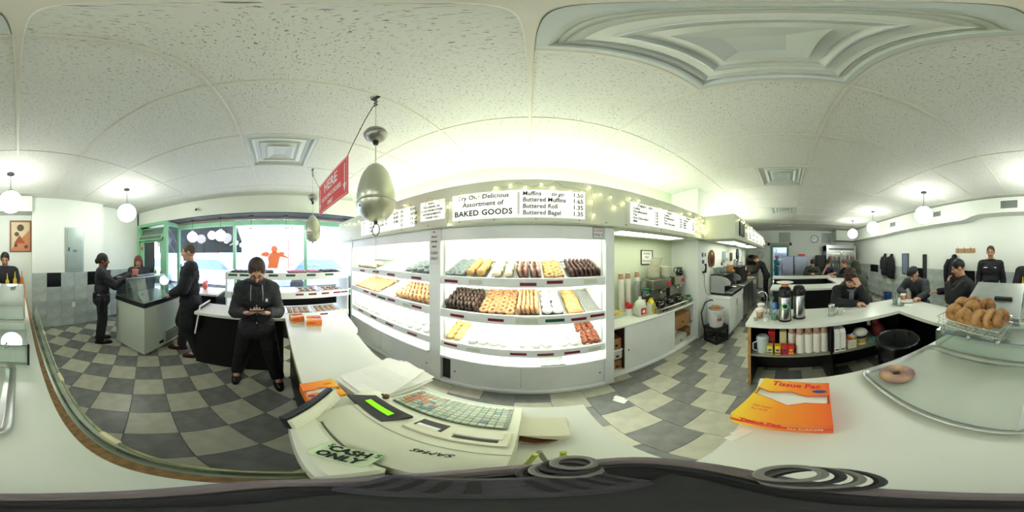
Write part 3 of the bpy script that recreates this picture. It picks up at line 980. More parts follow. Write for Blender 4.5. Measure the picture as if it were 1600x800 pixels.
MESH = {
    'choc': ('chocolate_donut', ring_mesh('chocolate_donut', CHOC, CHOC), 'donut'),
    'red': ('chocolate_cake_donut', ring_mesh('chocolate_cake_donut', CHOC2, CHOC2), 'donut'),
    'tan': ('glazed_donut', ring_mesh('glazed_donut', TANG, DOUGH), 'donut'),
    'grey': ('crumb_donut', ring_mesh('crumb_donut', GREYS, GREYS, .031, .022), 'donut'),
    'almond': ('almond_donut', ring_mesh('almond_donut', ALMD, TANG, .030, .020), 'donut'),
    'driz': ('drizzled_cruller', ring_mesh('drizzled_cruller', DRIZ, GOLD, .031, .02, 1., 24, 8, lambda t: 1 + .14 * math.cos(12 * t)), 'cruller'),
    'rosy': ('rosy_cruller', ring_mesh('rosy_cruller', PINKC, CHOC2, .030, .02, 1., 24, 8, lambda t: 1 + .14 * math.cos(12 * t)), 'cruller'),
    'gold': ('golden_bun', bun_mesh('golden_bun', GOLD, .043, .036), 'bun'),
    'sugar': ('powdered_bun', bun_mesh('powdered_bun', SUGAR, .052, .032), 'bun'),
    'muff': ('golden_round', bun_mesh('golden_round', GOLD, .048, .022), 'muffin'),
    'cream': ('cream_bun', bun_mesh('cream_bun', CREAM, .043, .034), 'bun'),
    'dan': ('danish_pastry', sq_mesh('danish_pastry', DANM, .075, .055, .04, GOLD), 'danish'),
    'twist': ('cinnamon_twist', twist_mesh('cinnamon_twist', BACON), 'pastry'),
}
def shelfM(k):
    return Matrix.Translation((0, YF + .012, RAILS[k][0] - .03)) @ Matrix.Rotation(TILT, 4, 'X')

def bake_tray(k, x0, x1, label, s0=.015, s1=.50, m=ALU, wire=False):
    t = thing('baking_tray', label, 'tray')
    Mx = shelfM(k) @ Matrix.Translation(((x0 + x1) / 2, s0, .002))
    t.location = Mx.to_translation(); t.rotation_euler = Mx.to_euler()
    a, L = (x1 - x0) / 2, s1 - s0
    part('pan', MB().box(-a, 0, 0, a, L, .002), m, t, smooth=False)
    r = MB().box(-a, 0, .002, -a + .003, L, .014).box(a - .003, 0, .002, a, L, .014).box(-a, 0, .002, a, .003, .010).box(-a, L - .003, .002, a, L, .016)
    part('rim', r, m, t, smooth=False)
    if wire:
        for i in range(4):
            part('wire', MB().cyl((-a, L * (i + .5) / 4, .012), (a, L * (i + .5) / 4, .012), .002, n=6), STEEL, t)
    return t

def nth(i):
    return ('first', 'second', 'third', 'fourth', 'fifth', 'sixth', 'seventh', 'eighth', 'ninth', 'tenth')[i] if i < 10 else '%dth' % (i + 1)

def fill(kind, k, x0, x1, s0, s1, nx, ns, desc, where, stand=False, jit=.004, hw=.03, lift=.006, heap=0.):
    nm, me, cat = MESH[kind]
    Mx = shelfM(k)
    for j in range(ns):
        for i in range(nx):
            x = x0 + (i + .5) * (x1 - x0) / nx + rnd.uniform(-jit, jit)
            s = s0 + (j + .5) * (s1 - s0) / ns + rnd.uniform(-jit, jit)
            if stand:
                w = .0485 + lift
                rot = Matrix.Rotation(R(90 - 17 + rnd.uniform(-4, 4)), 4, 'Y') @ Matrix.Rotation(rnd.uniform(0, 6), 4, 'Z')
            else:
                w = hw + lift + heap * math.sin(PI * (i + .5) / nx) + rnd.uniform(-.002, .002)
                rot = Matrix.Rotation(R(rnd.uniform(-6, 10)), 4, 'X') @ Matrix.Rotation(rnd.uniform(0, 6.28) if kind not in ('dan', 'twist') else rnd.uniform(-.15, .15), 4, 'Z')
            o = link(nm, me)
            M2 = Mx @ Matrix.Translation((x, s, w)) @ rot
            o.location = M2.to_translation(); o.rotation_euler = M2.to_euler()
            sc = rnd.uniform(.95, 1.05); o.scale = (sc, sc, sc)
            tag(o, '%s, %s from left in %s row of %s' % (desc, nth(i), nth(j) if ns > 1 else 'single', where), cat, '%s on %s' % (desc, where))

# middle case, top shelf
bake_tray(0, -.845, -.63, 'tray of grey crumb donuts, top shelf of the middle case')
fill('grey', 0, -.84, -.635, .03, .48, 2, 6, 'grey crumb donut', 'middle case top left tray', hw=.024)
bake_tray(0, -.62, -.40, 'tray of golden buns, top shelf of the middle case')
fill('gold', 0, -.615, -.405, .03, .42, 2, 5, 'golden bun', 'middle case top shelf', hw=.036, heap=.02)
bake_tray(0, -.36, -.14, 'tray of cream topped buns, top shelf of the middle case')
fill('cream', 0, -.355, -.145, .03, .42, 2, 4, 'cream topped bun', 'middle case top shelf', hw=.034)
bake_tray(0, -.13, .11, 'tray of rosy crullers, top shelf of the middle case')
fill('rosy', 0, -.125, .105, .03, .32, 4, 3, 'rosy standing cruller', 'middle case top shelf', stand=True)
bake_tray(0, .13, .32, 'tray of drizzled crullers, top shelf of the middle case')
fill('driz', 0, .135, .315, .03, .46, 2, 5, 'dark drizzled cruller', 'middle case top shelf', hw=.02)
bake_tray(0, .345, .685, 'wire bottomed tray of reddish chocolate donuts, top shelf of the middle case', wire=True)
fill('red', 0, .37, .68, .03, .38, 7, 4, 'reddish chocolate donut', 'top shelf right end', stand=True)
# middle case, middle shelf
bake_tray(1, -.845, -.49, 'tray of dark chocolate donuts, second shelf of the middle case')
fill('choc', 1, -.84, -.50, .03, .40, 8, 4, 'dark chocolate donut', 'second shelf left end', stand=True)
bake_tray(1, -.48, -.13, 'tray of almond topped donuts, second shelf of the middle case')
fill('almond', 1, -.475, -.135, .03, .48, 4, 6, 'almond topped donut', 'middle case second shelf', hw=.022)
bake_tray(1, -.12, .09, 'tray of glazed donuts in four lines, second shelf of the middle case')
fill('tan', 1, -.115, .085, .03, .44, 5, 5, 'tan standing donut', 'middle case second shelf', stand=True)
bake_tray(1, .105, .31, 'tray of powdered buns, second shelf of the middle case')
fill('sugar', 1, .11, .305, .03, .44, 2, 4, 'white powdered bun', 'middle case second shelf', hw=.028)
bake_tray(1, .325, .52, 'tray of danish pastries, second shelf of the middle case')
fill('dan', 1, .335, .515, .02, .46, 1, 5, 'glossy danish pastry', 'middle case second shelf', hw=.025)
bake_tray(1, .535, .69, 'empty wire bottomed tray at the right end of the second shelf', wire=True)
# middle case, bottom shelf
bake_tray(2, -.845, -.65, 'tray of golden rounds at the left end of the bottom shelf', m=PAPER)
fill('muff', 2, -.84, -.66, .04, .36, 2, 4, 'golden round', 'bottom shelf left end', hw=.03)
bake_tray(2, -.63, -.16, 'wide tray with powdered buns, bottom shelf of the middle case', m=PAPER)
fill('sugar', 2, -.61, -.18, .03, .14, 4, 1, 'powdered bun', 'the widest bottom tray', hw=.028)
bake_tray(2, -.14, .235, 'nearly bare tray in the middle of the bottom shelf', m=PAPER)
fill('sugar', 2, -.12, .22, .03, .14, 3, 1, 'powdered bun', 'the nearly bare bottom tray', hw=.028)
bake_tray(2, .25, .475, 'tray of powdered buns beside the cinnamon twists', m=PAPER)
fill('sugar', 2, .255, .47, .03, .33, 2, 3, 'powdered bun', 'tray beside cinnamon twists', hw=.028)
bake_tray(2, .49, .69, 'tray of cinnamon twists at the right end of the bottom shelf', m=PAPER)
fill('twist', 2, .495, .685, .02, .44, 3, 2, 'brown cinnamon twist', 'bottom shelf right end', hw=.022)
st = solo('steel_plate', MB().box(-.11, -.09, 0, .11, .09, .006, .002).box(-.11, -.09, .006, .11, -.084, .014, .001), STEEL, 'flat steel lid lying on the ledge under the bottom shelf', 'plate', (.20, 1.475, .4655))
# case by the windows
bake_tray(0, -2.62, -2.05, 'tray of pale rings on the top shelf of the case by the windows')
fill('cream', 0, -2.6, -2.07, .03, .26, 6, 2, 'pale iced bun', 'window case top shelf', hw=.034)
bake_tray(0, -1.45, -1.03, 'tray of grey crumb donuts on the top shelf of the case by the windows')
fill('grey', 0, -1.42, -1.04, .03, .38, 4, 3, 'grey crumb donut', 'window case top shelf', hw=.024, heap=.02)
bake_tray(1, -2.66, -1.95, 'wide tray of glazed donuts by the window end of the second shelf')
fill('tan', 1, -2.64, -1.97, .03, .46, 9, 5, 'tan glazed donut', 'window case left tray', hw=.02)
bake_tray(1, -1.60, -1.03, 'wide tray of glazed donuts beside the pillar with the cash sign')
fill('tan', 1, -1.59, -1.04, .03, .42, 9, 4, 'tan standing donut', 'window case pillar tray', stand=True)
for i, (a, b) in enumerate(((-2.66, -2.27), (-2.25, -1.86), (-1.84, -1.45), (-1.43, -1.03))):
    w = ('at the window end', 'second from the window end', 'second from the pillar', 'beside the pillar')[i]
    bake_tray(2, a, b, 'tray of powdered rounds %s of the bottom shelf' % w, m=PAPER)
    fill('sugar', 2, a + .01, b - .01, .03, .48, 3, 4, 'powdered round', 'bottom tray %s' % ('at window end', 'second from window', 'second from pillar', 'beside pillar')[i], hw=.028)

# ------------------------------------------------------------------ window display shelves
ds = thing('display_shelf', 'low three tiered white display shelf in front of the street windows', 'display shelf', (-2.8, .30, 0))
DX0, DX1, DY0, DY1 = -3.35, -2.80, -.86, 1.38
P = dict(world=True, smooth=False)
ACR = pane('shelf_glass', 'eef5f5', .06)
for y in (DY0, DY1 - .03):
    part('end_panel', MB().box(DX0, y, .06, DX1, y + .03, 1.30, .004), CASEW, ds, **P)
for k, (zb, zt) in enumerate(((1.165, 1.285), (.82, .94), (.42, .53))):
    part('shelf', MB().box(DX0, DY0 + .03, zt - .03, DX1, DY1 - .03, zt - .01, .003), WHITE, ds, **P)
    r = part('price_rail', MB().box(DX1, DY0, zb, DX1 + .016, DY1, zt, .004), CASEW, ds, **P)
    for px, kind in (((364, 'g'), (382, 'g'), (427, 'g'), (454, 'g'), (486, 'g'), (514, 'g')), ((368, 'p'), (468, 'm'), (488, 'm'), (508, 'm'), (526, 'm'), (541, 'm')), ((506, 'm'), (530, 'p')))[k]:
        d = ray(px, 430)
        y = min(max(DX1 * d.y / d.x, DY0 + .1), DY1 - .1)
        m, w, h = {'m': (MAROON, .07, .017), 'g': (TAGG, .08, .019), 'p': (TAGW, .08, .03)}[kind]
        part('price_tag', MB().box(DX1 + .0165, y - w, (zb + zt) / 2 - h + .02, DX1 + .02, y + w, (zb + zt) / 2 + h + .02, .001), m, r, **P)
part('base', MB().box(DX0 + .02, DY0, .0, DX1 - .12, DY1, .06), BLACK, ds, **P)
for y in (DY0 + .05, DY1 - .05):
    part('foot', MB().box(DX0, y - .02, .0, DX1 - .02, y + .02, .05, .004), DARK, ds, **P)
part('front_cover', MB().box(DX1 - .05, DY0, .06, DX1 - .03, DY1, .40), BLACK, ds, **P)
HEART = mat('red_icing', 'cc2f2c', .35, var=.2, vs=60, bump=.1)
DKB = mat('dark_pastry', '2c2222', .45, var=.25, vs=60, bump=.2)
def heart_mesh(name, m):
    pts = []
    for i in range(20):
        t = 2 * PI * i / 20
        pts.append((.0026 * 16 * math.sin(t) ** 3, .0026 * (13 * math.cos(t) - 5 * math.cos(2 * t) - 2 * math.cos(3 * t) - math.cos(4 * t))))
    M = MB().prism(pts, 0, .012)
    M.ball((0, .004, .012), (.03, .026, .012), 10, 5)
    return M.mesh(name, m, angle=60)
hm = {'r': heart_mesh('heart_cookie', HEART), 'd': ring_mesh('dark_donut', DKB, DKB), 'c': bun_mesh('plain_cookie', DRIZ, .05, .014)}
def flat_tray(x, y, z, wx, wy, label, m=ALU):
    t = thing('baking_tray', label, 'tray', (x, y, z))
    part('pan', MB().box(-wx, -wy, 0, wx, wy, .002), m, t, smooth=False)
    part('rim', MB().box(-wx, -wy, .002, -wx + .003, wy, .016).box(wx - .003, -wy, .002, wx, wy, .016).box(-wx, -wy, .002, wx, -wy + .003, .016).box(-wx, wy - .003, .002, wx, wy, .016), m, t, smooth=False)
def flat_fill(kind, x, y, z, wx, wy, nx, ny, label, cat, where='', dz=0):
    me = hm[kind]
    for i in range(nx):
        for j in range(ny):
            o = link(me.name, me)
            o.location = (x - wx + (i + .5) * 2 * wx / nx, y - wy + (j + .5) * 2 * wy / ny, z + {'r': .003, 'd': .019, 'c': .015}[kind] + dz)
            o.rotation_euler = (rnd.uniform(-.1, .1), rnd.uniform(-.1, .1), rnd.uniform(0, 6))
            tag(o, '%s, %s from left in %s row, %s' % (label.split(' on the')[0], nth(j), nth(nx - 1 - i), where), cat, '%s, %s' % (label.split(' on the')[0], where))
z0 = 1.276
TB = mat('black_tray', '1b1b1d', .4)
for tl_, y, k, lab, nx, ny in (('nearest the street door', -.62, 'd', 'dark chocolate donut on the window shelf, nearest the street door', 3, 4), ('behind the phone man', -.18, 'd', 'dark chocolate donut on the window shelf behind the man with the phone', 3, 4),
                      ('under the cupid bow', .42, 'r', 'red iced heart cookie on the window shelf under the cupid bow', 4, 5), ('behind small string holder', .74, 'r', 'red iced heart cookie on the window shelf behind the small string holder', 4, 3), ('at the pastry case end', 1.06, 'd', 'dark donut on the window shelf at the pastry case end', 3, 3)):
    w = .17 if y != .74 else .11
    flat_tray(-3.05, y, z0, .2, w, 'black tray on the window shelf ' + tl_, TB)
    flat_fill(k, -3.05, y, z0, .18, w - .015, nx, ny, lab, 'donut' if k == 'd' else 'cookie', 'tray ' + tl_)
for y, lab in ((.62, 'plain cookie on the second tier of the window shelf, under the red hearts'), (1.08, 'plain cookie on the second tier of the window shelf, at the pastry case end')):
    flat_tray(-3.05, y, .931, .2, .2, 'second tier tray with six plain cookies, ' + lab.split(', ')[1])
    flat_fill('c', -3.05, y, .931, .17, .17, 2, 3, lab, 'cookie', 'second tier, ' + ('left' if y < .8 else 'right'))
for y, lab in ((.45, 'plain cookie on the lowest tier of the window shelf, near the tissue boxes'), (.98, 'plain cookie on the lowest tier of the window shelf, far right tray')):
    flat_tray(-3.05, y, .521, .2, .24, 'lowest tier tray with twelve plain cookies, ' + lab.split(', ')[1])
    flat_fill('c', -3.05, y, .521, .17, .21, 3, 4, lab, 'cookie', 'lowest tier, ' + ('left' if y < .8 else 'right'))
# ------------------------------------------------------------------ sign boards on the soffit
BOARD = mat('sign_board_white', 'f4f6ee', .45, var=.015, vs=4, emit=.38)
def board(name, label, x0, x1, z0, z1, y=1.349, edge=.012, m=BOARD):
    t = thing(name, label, 'sign', ((x0 + x1) / 2, y, (z0 + z1) / 2))
    a, h = (x1 - x0) / 2, (z1 - z0) / 2
    part('panel', MB().box(-a, -edge, -h, a, 0, h, .002), m, t, smooth=False)
    return t
def line(t, s, x, z, size, y=1.349 - .0135, al='LEFT', sh=0., m=INK, w=1., sp=1., bold=.0007):
    return text(s, size, (x, y, z), SOUTHFACE, m, t, shear=sh, align=al, width=w, sp=sp, bold=bold)
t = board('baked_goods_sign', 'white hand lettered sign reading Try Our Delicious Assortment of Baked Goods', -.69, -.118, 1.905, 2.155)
line(t, 'Try Our Delicious', -.405, 2.112, .062, al='CENTER', sh=.08, sp=1.0)
line(t, 'Assortment of', -.405, 2.043, .062, al='CENTER', sh=.08)
line(t, 'BAKED GOODS', -.405, 1.960, .072, al='CENTER', sp=1.05, bold=.0016)
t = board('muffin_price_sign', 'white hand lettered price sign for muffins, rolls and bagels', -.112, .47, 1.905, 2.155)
part('divider_line', MB().box(-.100, 1.335, 1.93, -.096, 1.3365, 2.135).box(-.090, 1.335, 1.93, -.087, 1.3365, 2.135), INK, t, world=True, smooth=False)
for z, s, p in ((2.120, 'Muffins', '1.50'), (2.062, 'Buttered Muffins', '1.65'), (2.003, 'Buttered Roll', '1.35'), (1.945, 'Buttered Bagel', '1.35')):
    line(t, s, -.06, z, .056, sh=.05, w=.95)
    line(t, p, .455, z, .056, al='RIGHT')
line(t, 'to go', .175, 2.118, .05, sh=.35)
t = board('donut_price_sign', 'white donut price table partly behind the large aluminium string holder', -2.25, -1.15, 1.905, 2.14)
for r, row in enumerate((('N', '1.10', '4', '3.80', '7', '6.50', '10', '9.90'), ('1', '1.10', '5', '5.50', '8', '8.60', '10', '10.00'), ('2', '2.20', '6', '6.60', '9', '9.40', '11', '11.05'), ('3', '3.30', '', '', '', '', '12', '11.75'))):
    for c, s in enumerate(row):
        if s:
            line(t, s, -2.18 + c * .136 + (.02 if c % 2 else 0), 2.105 - r * .054, .046)
line(t, 'DONUTS', -2.2, 2.155 - .02, .03) if False else None
t = board('outside_food_notice', 'small white notice about food from other establishments on the soffit', -1.065, -.775, 1.945, 2.15)
for k, s in enumerate(('PLEASE', 'NO DRINKS OR', 'FOOD FROM OTHER', 'ESTABLISHMENTS', '- THANK YOU -')):
    line(t, s, -.92, 2.122 - k * .038, .027, al='CENTER')
t = board('drinks_price_sign', 'white hand lettered drinks price sign over the coffee alcove', .955, 2.14, 1.915, 2.15)
for cx, head, rows in ((1.0, 'Cappuccino', ('Coffee', 'Decaffeinated', 'Tea', 'Hot Chocolate', 'Milk')), (1.46, 'Iced', ('Coffee', 'Decaffeinated', 'Tea', 'Hot Chocolate')), (1.86, 'Fresh', ('Orange', 'Juice', 'Milk', 'Soda'))):
    line(t, head, cx + .04, 2.125, .044, sh=.2, bold=.001)
    for k, s in enumerate(rows):
        line(t, s, cx - .02, 2.085 - .035 * k, .034, sh=.1)
        line(t, ('1.25', '1.25', '1.10', '1.50', '1.00')[k], cx + .34 if cx < 1.8 else cx + .25, 2.085 - .035 * k, .032, al='RIGHT')
for x0, x1, lab in ((3.35, 4.15, 'white menu board on the stepped out soffit, nearer the coffee alcove'), (4.25, 5.6, 'white menu board on the stepped out soffit, nearer the kitchen')):
    t = board('menu_board', lab, x0, x1, 1.93, 2.22, y=.799)
    for c in range(2):
        for k in range(5):
            text(('Eggs any style', 'Pancakes', 'Omelette', 'Grilled cheese', 'Ham and egg')[(k + c) % 5], .042, (x0 + .06 + c * (x1 - x0) * .5, .785, 2.18 - .05 * k), SOUTHFACE, INK, t, align='LEFT')
t = board('framed_notice', 'small black framed notice at the start of the stepped out soffit', 2.72, 2.98, 1.96, 2.2, y=.799, m=mat('notice_grey', '7d7f78', .5))
part('frame', MB().box(2.70, .778, 1.94, 2.72, .80, 2.22).box(2.98, .778, 1.94, 3.0, .80, 2.22).box(2.72, .778, 2.2, 2.98, .80, 2.22).box(2.72, .778, 1.94, 2.98, .80, 1.96), DARK, t, world=True, smooth=False)
# pillar notice
t = thing('cash_only_notice', 'narrow paper notice about large bills and cash only on the pillar between cases', 'notice', (-.93, 1.399, 1.66))
part('sheet', MB().box(-.055, -.002, -.17, .055, 0, .19), PAPER, t, smooth=False)
for z, s, sz, m in ((1.828, 'No', .026, INK), (1.778, '$50 and', .024, INK), (1.728, '$100 bills', .024, INK), (1.678, 'please', .026, INK), (1.610, 'CASH', .042, TAGG), (1.552, 'ONLY', .042, TAGG)):
    text(s, sz, (-.93, 1.3965, z), SOUTHFACE, m, t, width=.82, bold=.0008)
t = thing('cash_only_card', 'small framed cash only card at the top right of the middle pastry case', 'notice', (.628, 1.414, 1.80))
part('card', MB().box(-.052, -.003, -.048, .052, 0, .048), PAPER, t, smooth=False)
part('border', MB().box(-.056, -.004, -.052, -.050, 0, .052).box(.050, -.004, -.052, .056, 0, .052).box(-.05, -.004, .046, .05, 0, .052).box(-.05, -.004, -.052, .05, 0, -.046), mat('card_grey', '8a8f92', .5), t, smooth=False)
text('CASH', .036, (.628, 1.4105, 1.822), SOUTHFACE, REDP, t)
text('ONLY', .036, (.628, 1.4105, 1.780), SOUTHFACE, mat('card_blue', '566878', .5), t)

# ------------------------------------------------------------------ fairy lights along the soffit
BULB = glow('fairy_bulb', 'fff3b0', 11.0)
WIRE = mat('clear_green_wire', '9fae8a', .5, var=.05)
bulb_me = MB().ball((0, 0, 0), (.007, .007, .011), 8, 6).mesh('bulb', BULB)
def fairy(label, pts, lights):
    t = thing('fairy_lights', label, 'string lights', pts[0])
    o = Vector(pts[0])
    part('wire', MB().tube([Vector(p) - o for p in pts], .0022, 5), WIRE, t)
    for p in lights:
        b = link('bulb', bulb_me, t)
        b.location = Vector(p) - o
        b.rotation_euler = (rnd.uniform(-1, 1), rnd.uniform(-1, 1), 0)
def fstring(label, P_, y, n, seed, droop=.03, yj=0):
    rr = random.Random(seed)
    pts = []
    for (xa, za), (xb, zb) in zip(P_[:-1], P_[1:]):
        m = max(3, int(abs(xb - xa) / .06) + int(abs(zb - za) / .1))
        for i in range(m):
            f = i / m
            pts.append((xa + (xb - xa) * f, y - .002 - rr.uniform(0, .006), za + (zb - za) * f - droop * math.sin(PI * f) + rr.uniform(-.006, .006)))
    pts.append((P_[-1][0], y - .004, P_[-1][1]))
    L = []
    for i in range(n):
        p = pts[int((i + .5) / n * (len(pts) - 1))]
        L.append((p[0] + rr.uniform(-.02, .02), y - .014, p[2] + rr.uniform(-.035, .012)))
    fairy(label, pts, L)
fstring('fairy lights looping over the donut price table and the food notice', [(-2.9, 2.22), (-2.3, 2.16), (-1.75, 2.2), (-1.2, 2.17), (-1.10, 2.0), (-.95, 2.2), (-.72, 2.12), (-.75, 1.98)], 1.334, 14, 1)
fstring('fairy lights looping over the baked goods sign', [(-.74, 1.84), (-.72, 2.1), (-.60, 2.19), (-.45, 2.12), (-.28, 2.2), (-.1, 2.23), (.08, 2.2), (.22, 2.235), (.38, 2.19), (.52, 2.2), (.55, 2.06), (.50, 1.88)], 1.332, 15, 2)
fstring('fairy lights trailing from the muffin sign to the drinks sign', [(.53, 2.22), (.62, 2.15), (.70, 2.18), (.78, 2.06), (.88, 2.2), (.98, 2.17), (1.3, 2.2), (1.6, 2.17), (2.0, 2.2), (2.3, 2.21)], 1.334, 14, 3)
fstring('dense fairy lights bunched at the inner corner of the soffit', [(2.0, 2.1), (2.1, 2.2), (2.2, 2.05), (2.28, 2.22), (2.34, 2.02), (2.4, 2.2), (2.44, 1.96), (2.1, 1.93)], 1.336, 20, 4)
fstring('fairy lights along the stepped out soffit above the menu boards', [(2.62, 2.2), (3.0, 2.24), (3.3, 2.1), (3.6, 2.22), (3.9, 2.0), (4.2, 2.2), (4.5, 2.02), (4.9, 2.2), (5.2, 1.96), (5.5, 2.18), (5.9, 2.0)], .782, 36, 5)

# ------------------------------------------------------------------ hanging string holders and the red sign
ALW = mat('spun_aluminium', 'c9cbb8', .35, .75, var=.05, vs=3)
def string_holder(label, loc, k=1.):
    t = thing('string_holder', label, 'string holder', loc)
    part('ceiling_clip', MB().box(-.03, -.012, -.012, .03, .012, 0, .003), DARK, t)
    for i in range(5):
        M = Matrix.Translation((0, 0, -.03 - .022 * i)) @ Matrix.Rotation(PI / 2 * (i % 2), 4, 'Z') @ Matrix.Rotation(PI / 2, 4, 'X')
        part('chain_link', MB().torus((0, 0, 0), .011, .003, 10, 5, M=M), DARK, t)
    part('cord', MB().cyl((0, 0, -.13), (0, 0, -.76), .003, n=6), mat('string_white', 'c8c8b8', .8), t)
    b = part('ball_weight', MB().ball((0, 0, -.465), .064, 22, 14), mat('weight_steel', '9d9d98', .3, .9), t)
    part('seam', MB().torus((0, 0, -.462), .0645, .0025, 22, 5), STEEL, b)
    part('plug', MB().lathe([(.0, -.56), (.014, -.555), (.018, -.535), (.014, -.522), (0, -.522)], 12), DARK, b)
    z = -1.075
    prof = [(0, z), (.03, z + .002), (.062, z + .016), (.088, z + .046), (.101, z + .082), (.1045, z + .10)]
    part('lower_cup', MB().lathe(prof + [(.1045, z + .112), (.10, z + .114), (0, z + .114)], 32), ALW, t)
    dome = [(.1005, z + .114), (.1035, z + .122), (.102, z + .155), (.096, z + .195), (.085, z + .245), (.068, z + .295), (.046, z + .333), (.022, z + .357), (0, z + .364)]
    part('dome', MB().lathe([(0, z + .1145)] + dome, 32), ALW, t)
    part('rim_band', MB().torus((0, 0, z + .108), .1045, .004, 32, 6), ALW, t)
    part('screw', MB().ball((0, -.098, z + .075), .005, 8, 5), DARK, t)
    part('eyelet', MB().cyl((0, 0, z + .004), (0, 0, z - .014), .010, n=10), DARK, t)
    part('pull_ring', MB().torus((0, 0, z - .046), .032, .0025, 24, 6, M=Matrix.Translation((0, 0, z - .046)) @ Matrix.Rotation(PI / 2, 4, 'X') @ Matrix.Translation((0, 0, -(z - .046)))), DARK, t)
    part('hanging_string', MB().cyl((0, 0, z - .078), (0, 0, z - .38), .0015, n=5), mat('string_white', 'c8c8b8', .8), t)
    return t
string_holder('large looking egg shaped aluminium string holder hanging beside the red sign', (-.70, .505, CEIL))
string_holder('smaller looking aluminium string holder hanging in front of the street windows', (-2.08, .505, CEIL))
RED = mat('red_sign_plastic', 'e63c44', .35, var=.03)
sg = thing('hanging_sign', 'red hanging sign with white arrows reading Here Outgoing Orders Only', 'sign', (-1.40, .505, 2.055))
X0, X1, Z0, Z1 = -1.77, -1.03, 2.045, 2.40
part('panel', MB().box(X0, .5025, Z0, X1, .5075, Z1, .001), RED, sg, world=True, smooth=False)
b = MB()
for a in ((X0 + .012, Z0 + .012, X1 - .012, Z0 + .016), (X0 + .012, Z1 - .016, X1 - .012, Z1 - .012), (X0 + .012, Z0 + .016, X0 + .016, Z1 - .016), (X1 - .016, Z0 + .016, X1 - .012, Z1 - .016)):
    b.box(a[0], .5012, a[1], a[2], .5024, a[3])
part('border', b, WHP, sg, world=True, smooth=False)
for x in (X0 + .055, X1 - .055):
    part('arrow', MB().prism([(x - .006, Z1 - .05), (x + .006, Z1 - .05), (x + .006, Z0 + .11), (x + .024, Z0 + .11), (x, Z0 + .035), (x - .024, Z0 + .11), (x - .006, Z0 + .11)], .5012, .5024, 'y'), WHP, sg, world=True, smooth=False)
text('HERE', .15, (-1.40, .5012, 2.295), SOUTHFACE, WHP, sg, bold=.002)
text('OUTGOING ORDERS', .062, (-1.40, .5012, 2.175), SOUTHFACE, WHP, sg, width=.86, bold=.001)
text('ONLY', .062, (-1.40, .5012, 2.10), SOUTHFACE, WHP, sg, width=.9, bold=.001)
for xa, xb in ((X1 - .01, -.712), (X0 + .01, -2.068)):
    part('chain', MB().tube([(xa, .505, 2.395), ((xa + xb) / 2, .505, 2.545), (xb, .505, 2.742)], .003, 6), mat('dark_chain', '5b5a52', .5, .6), sg, world=True)
# ------------------------------------------------------------------ counters
PBOARD = mat('raw_particle_board', '8a6a48', .85, var=.3, vs=60, bump=.3, bs=120)
EDGEB = mat('counter_edge', 'cfd2c4', .4, var=.04)
t = thing('front_counter', 'white topped counter around the staff aisle, under the camera, with tray and tissue box', 'counter', (.3, -.8, 0))
top = [(-.115, .115), (.72, .115), (.72, -1.25), (1.5, -1.25), (1.5, .38), (2.0, .38), (2.0, -1.75), (.30, -1.75), (.30, -2.6), (-.115, -2.6)]
part('worktop', MB().prism(top, .862, CT), LAMIN, t, world=True, smooth=False)
part('edge_strip', MB().box(-.142, -2.6, .862, -.115, .115, .8985), PBOARD, t, world=True, smooth=False, label='raw particle board edge of the counter')
P = dict(world=True, smooth=False)
part('base', MB().box(-.10, -2.58, 0, .28, -1.74, .862).box(-.05, -1.74, 0, .62, .06, .862), BLACK, t, **P)
part('back_panel', MB().box(1.93, -1.72, 0, 1.96, .36, .862).box(.62, -1.70, 0, 1.93, -1.67, .862), BLACK, t, **P)
for y0, y1 in ((.335, .362), (-.455, -.43), (-1.27, -1.245)):
    part('divider', MB().box(1.53, y0, 0, 1.93, y1, .862), BLACK, t, **P)
part('wood_edge', MB().box(1.527, .334, 0, 1.532, .363, .862), mat('worn_wood_edge', '9a7440', .7, var=.25, vs=30), t, **P)
part('shelf', MB().box(1.535, -1.245, .478, 1.93, .335, .50), mat('shelf_laminate', '8d8c80', .5, var=.08), t, **P)
part('toe_board', MB().box(1.85, -1.245, .10, 1.87, .335, .478), BLACK, t, **P)

t = thing('sneeze_guard', 'clear glass sheet standing along the raw edge of the front counter', 'glass panel', (-.155, -.5, .86))
gp = MB().add([(-.146, .10, .88), (-.146, -1.7, .88), (-.19, -1.7, 1.04), (-.148, .10, .96), (-.150, .10, .88), (-.150, -1.7, .88), (-.194, -1.7, 1.04), (-.152, .10, .96)],
              [(0, 1, 2, 3), (7, 6, 5, 4), (0, 4, 5, 1), (1, 5, 6, 2), (2, 6, 7, 3), (3, 7, 4, 0)])
part('pane', gp, pane('guard_glass', 'dfeee4', .05), t, world=True, smooth=False)
part('top_edge', MB().tube([(-.150, .10, .96), (-.172, -.8, 1.0), (-.192, -1.7, 1.04)], .0035, 6), mat('yellowed_edge', '8e9068', .4, var=.4, vs=30), t, world=True)
for y in (-.25, -.62, -1.1):
    f = (.10 - y) / 1.8
    part('tape', MB().box(-.156 - .042 * f, y - .03, .945 + .08 * f, -.143 - .042 * f, y + .03, .966 + .08 * f, .002), mat('old_tape', 'c4c09a', .5), t, **P)
part('channel', MB().box(-.156, -1.7, .862, -.142, .10, .882), ALU, t, **P)

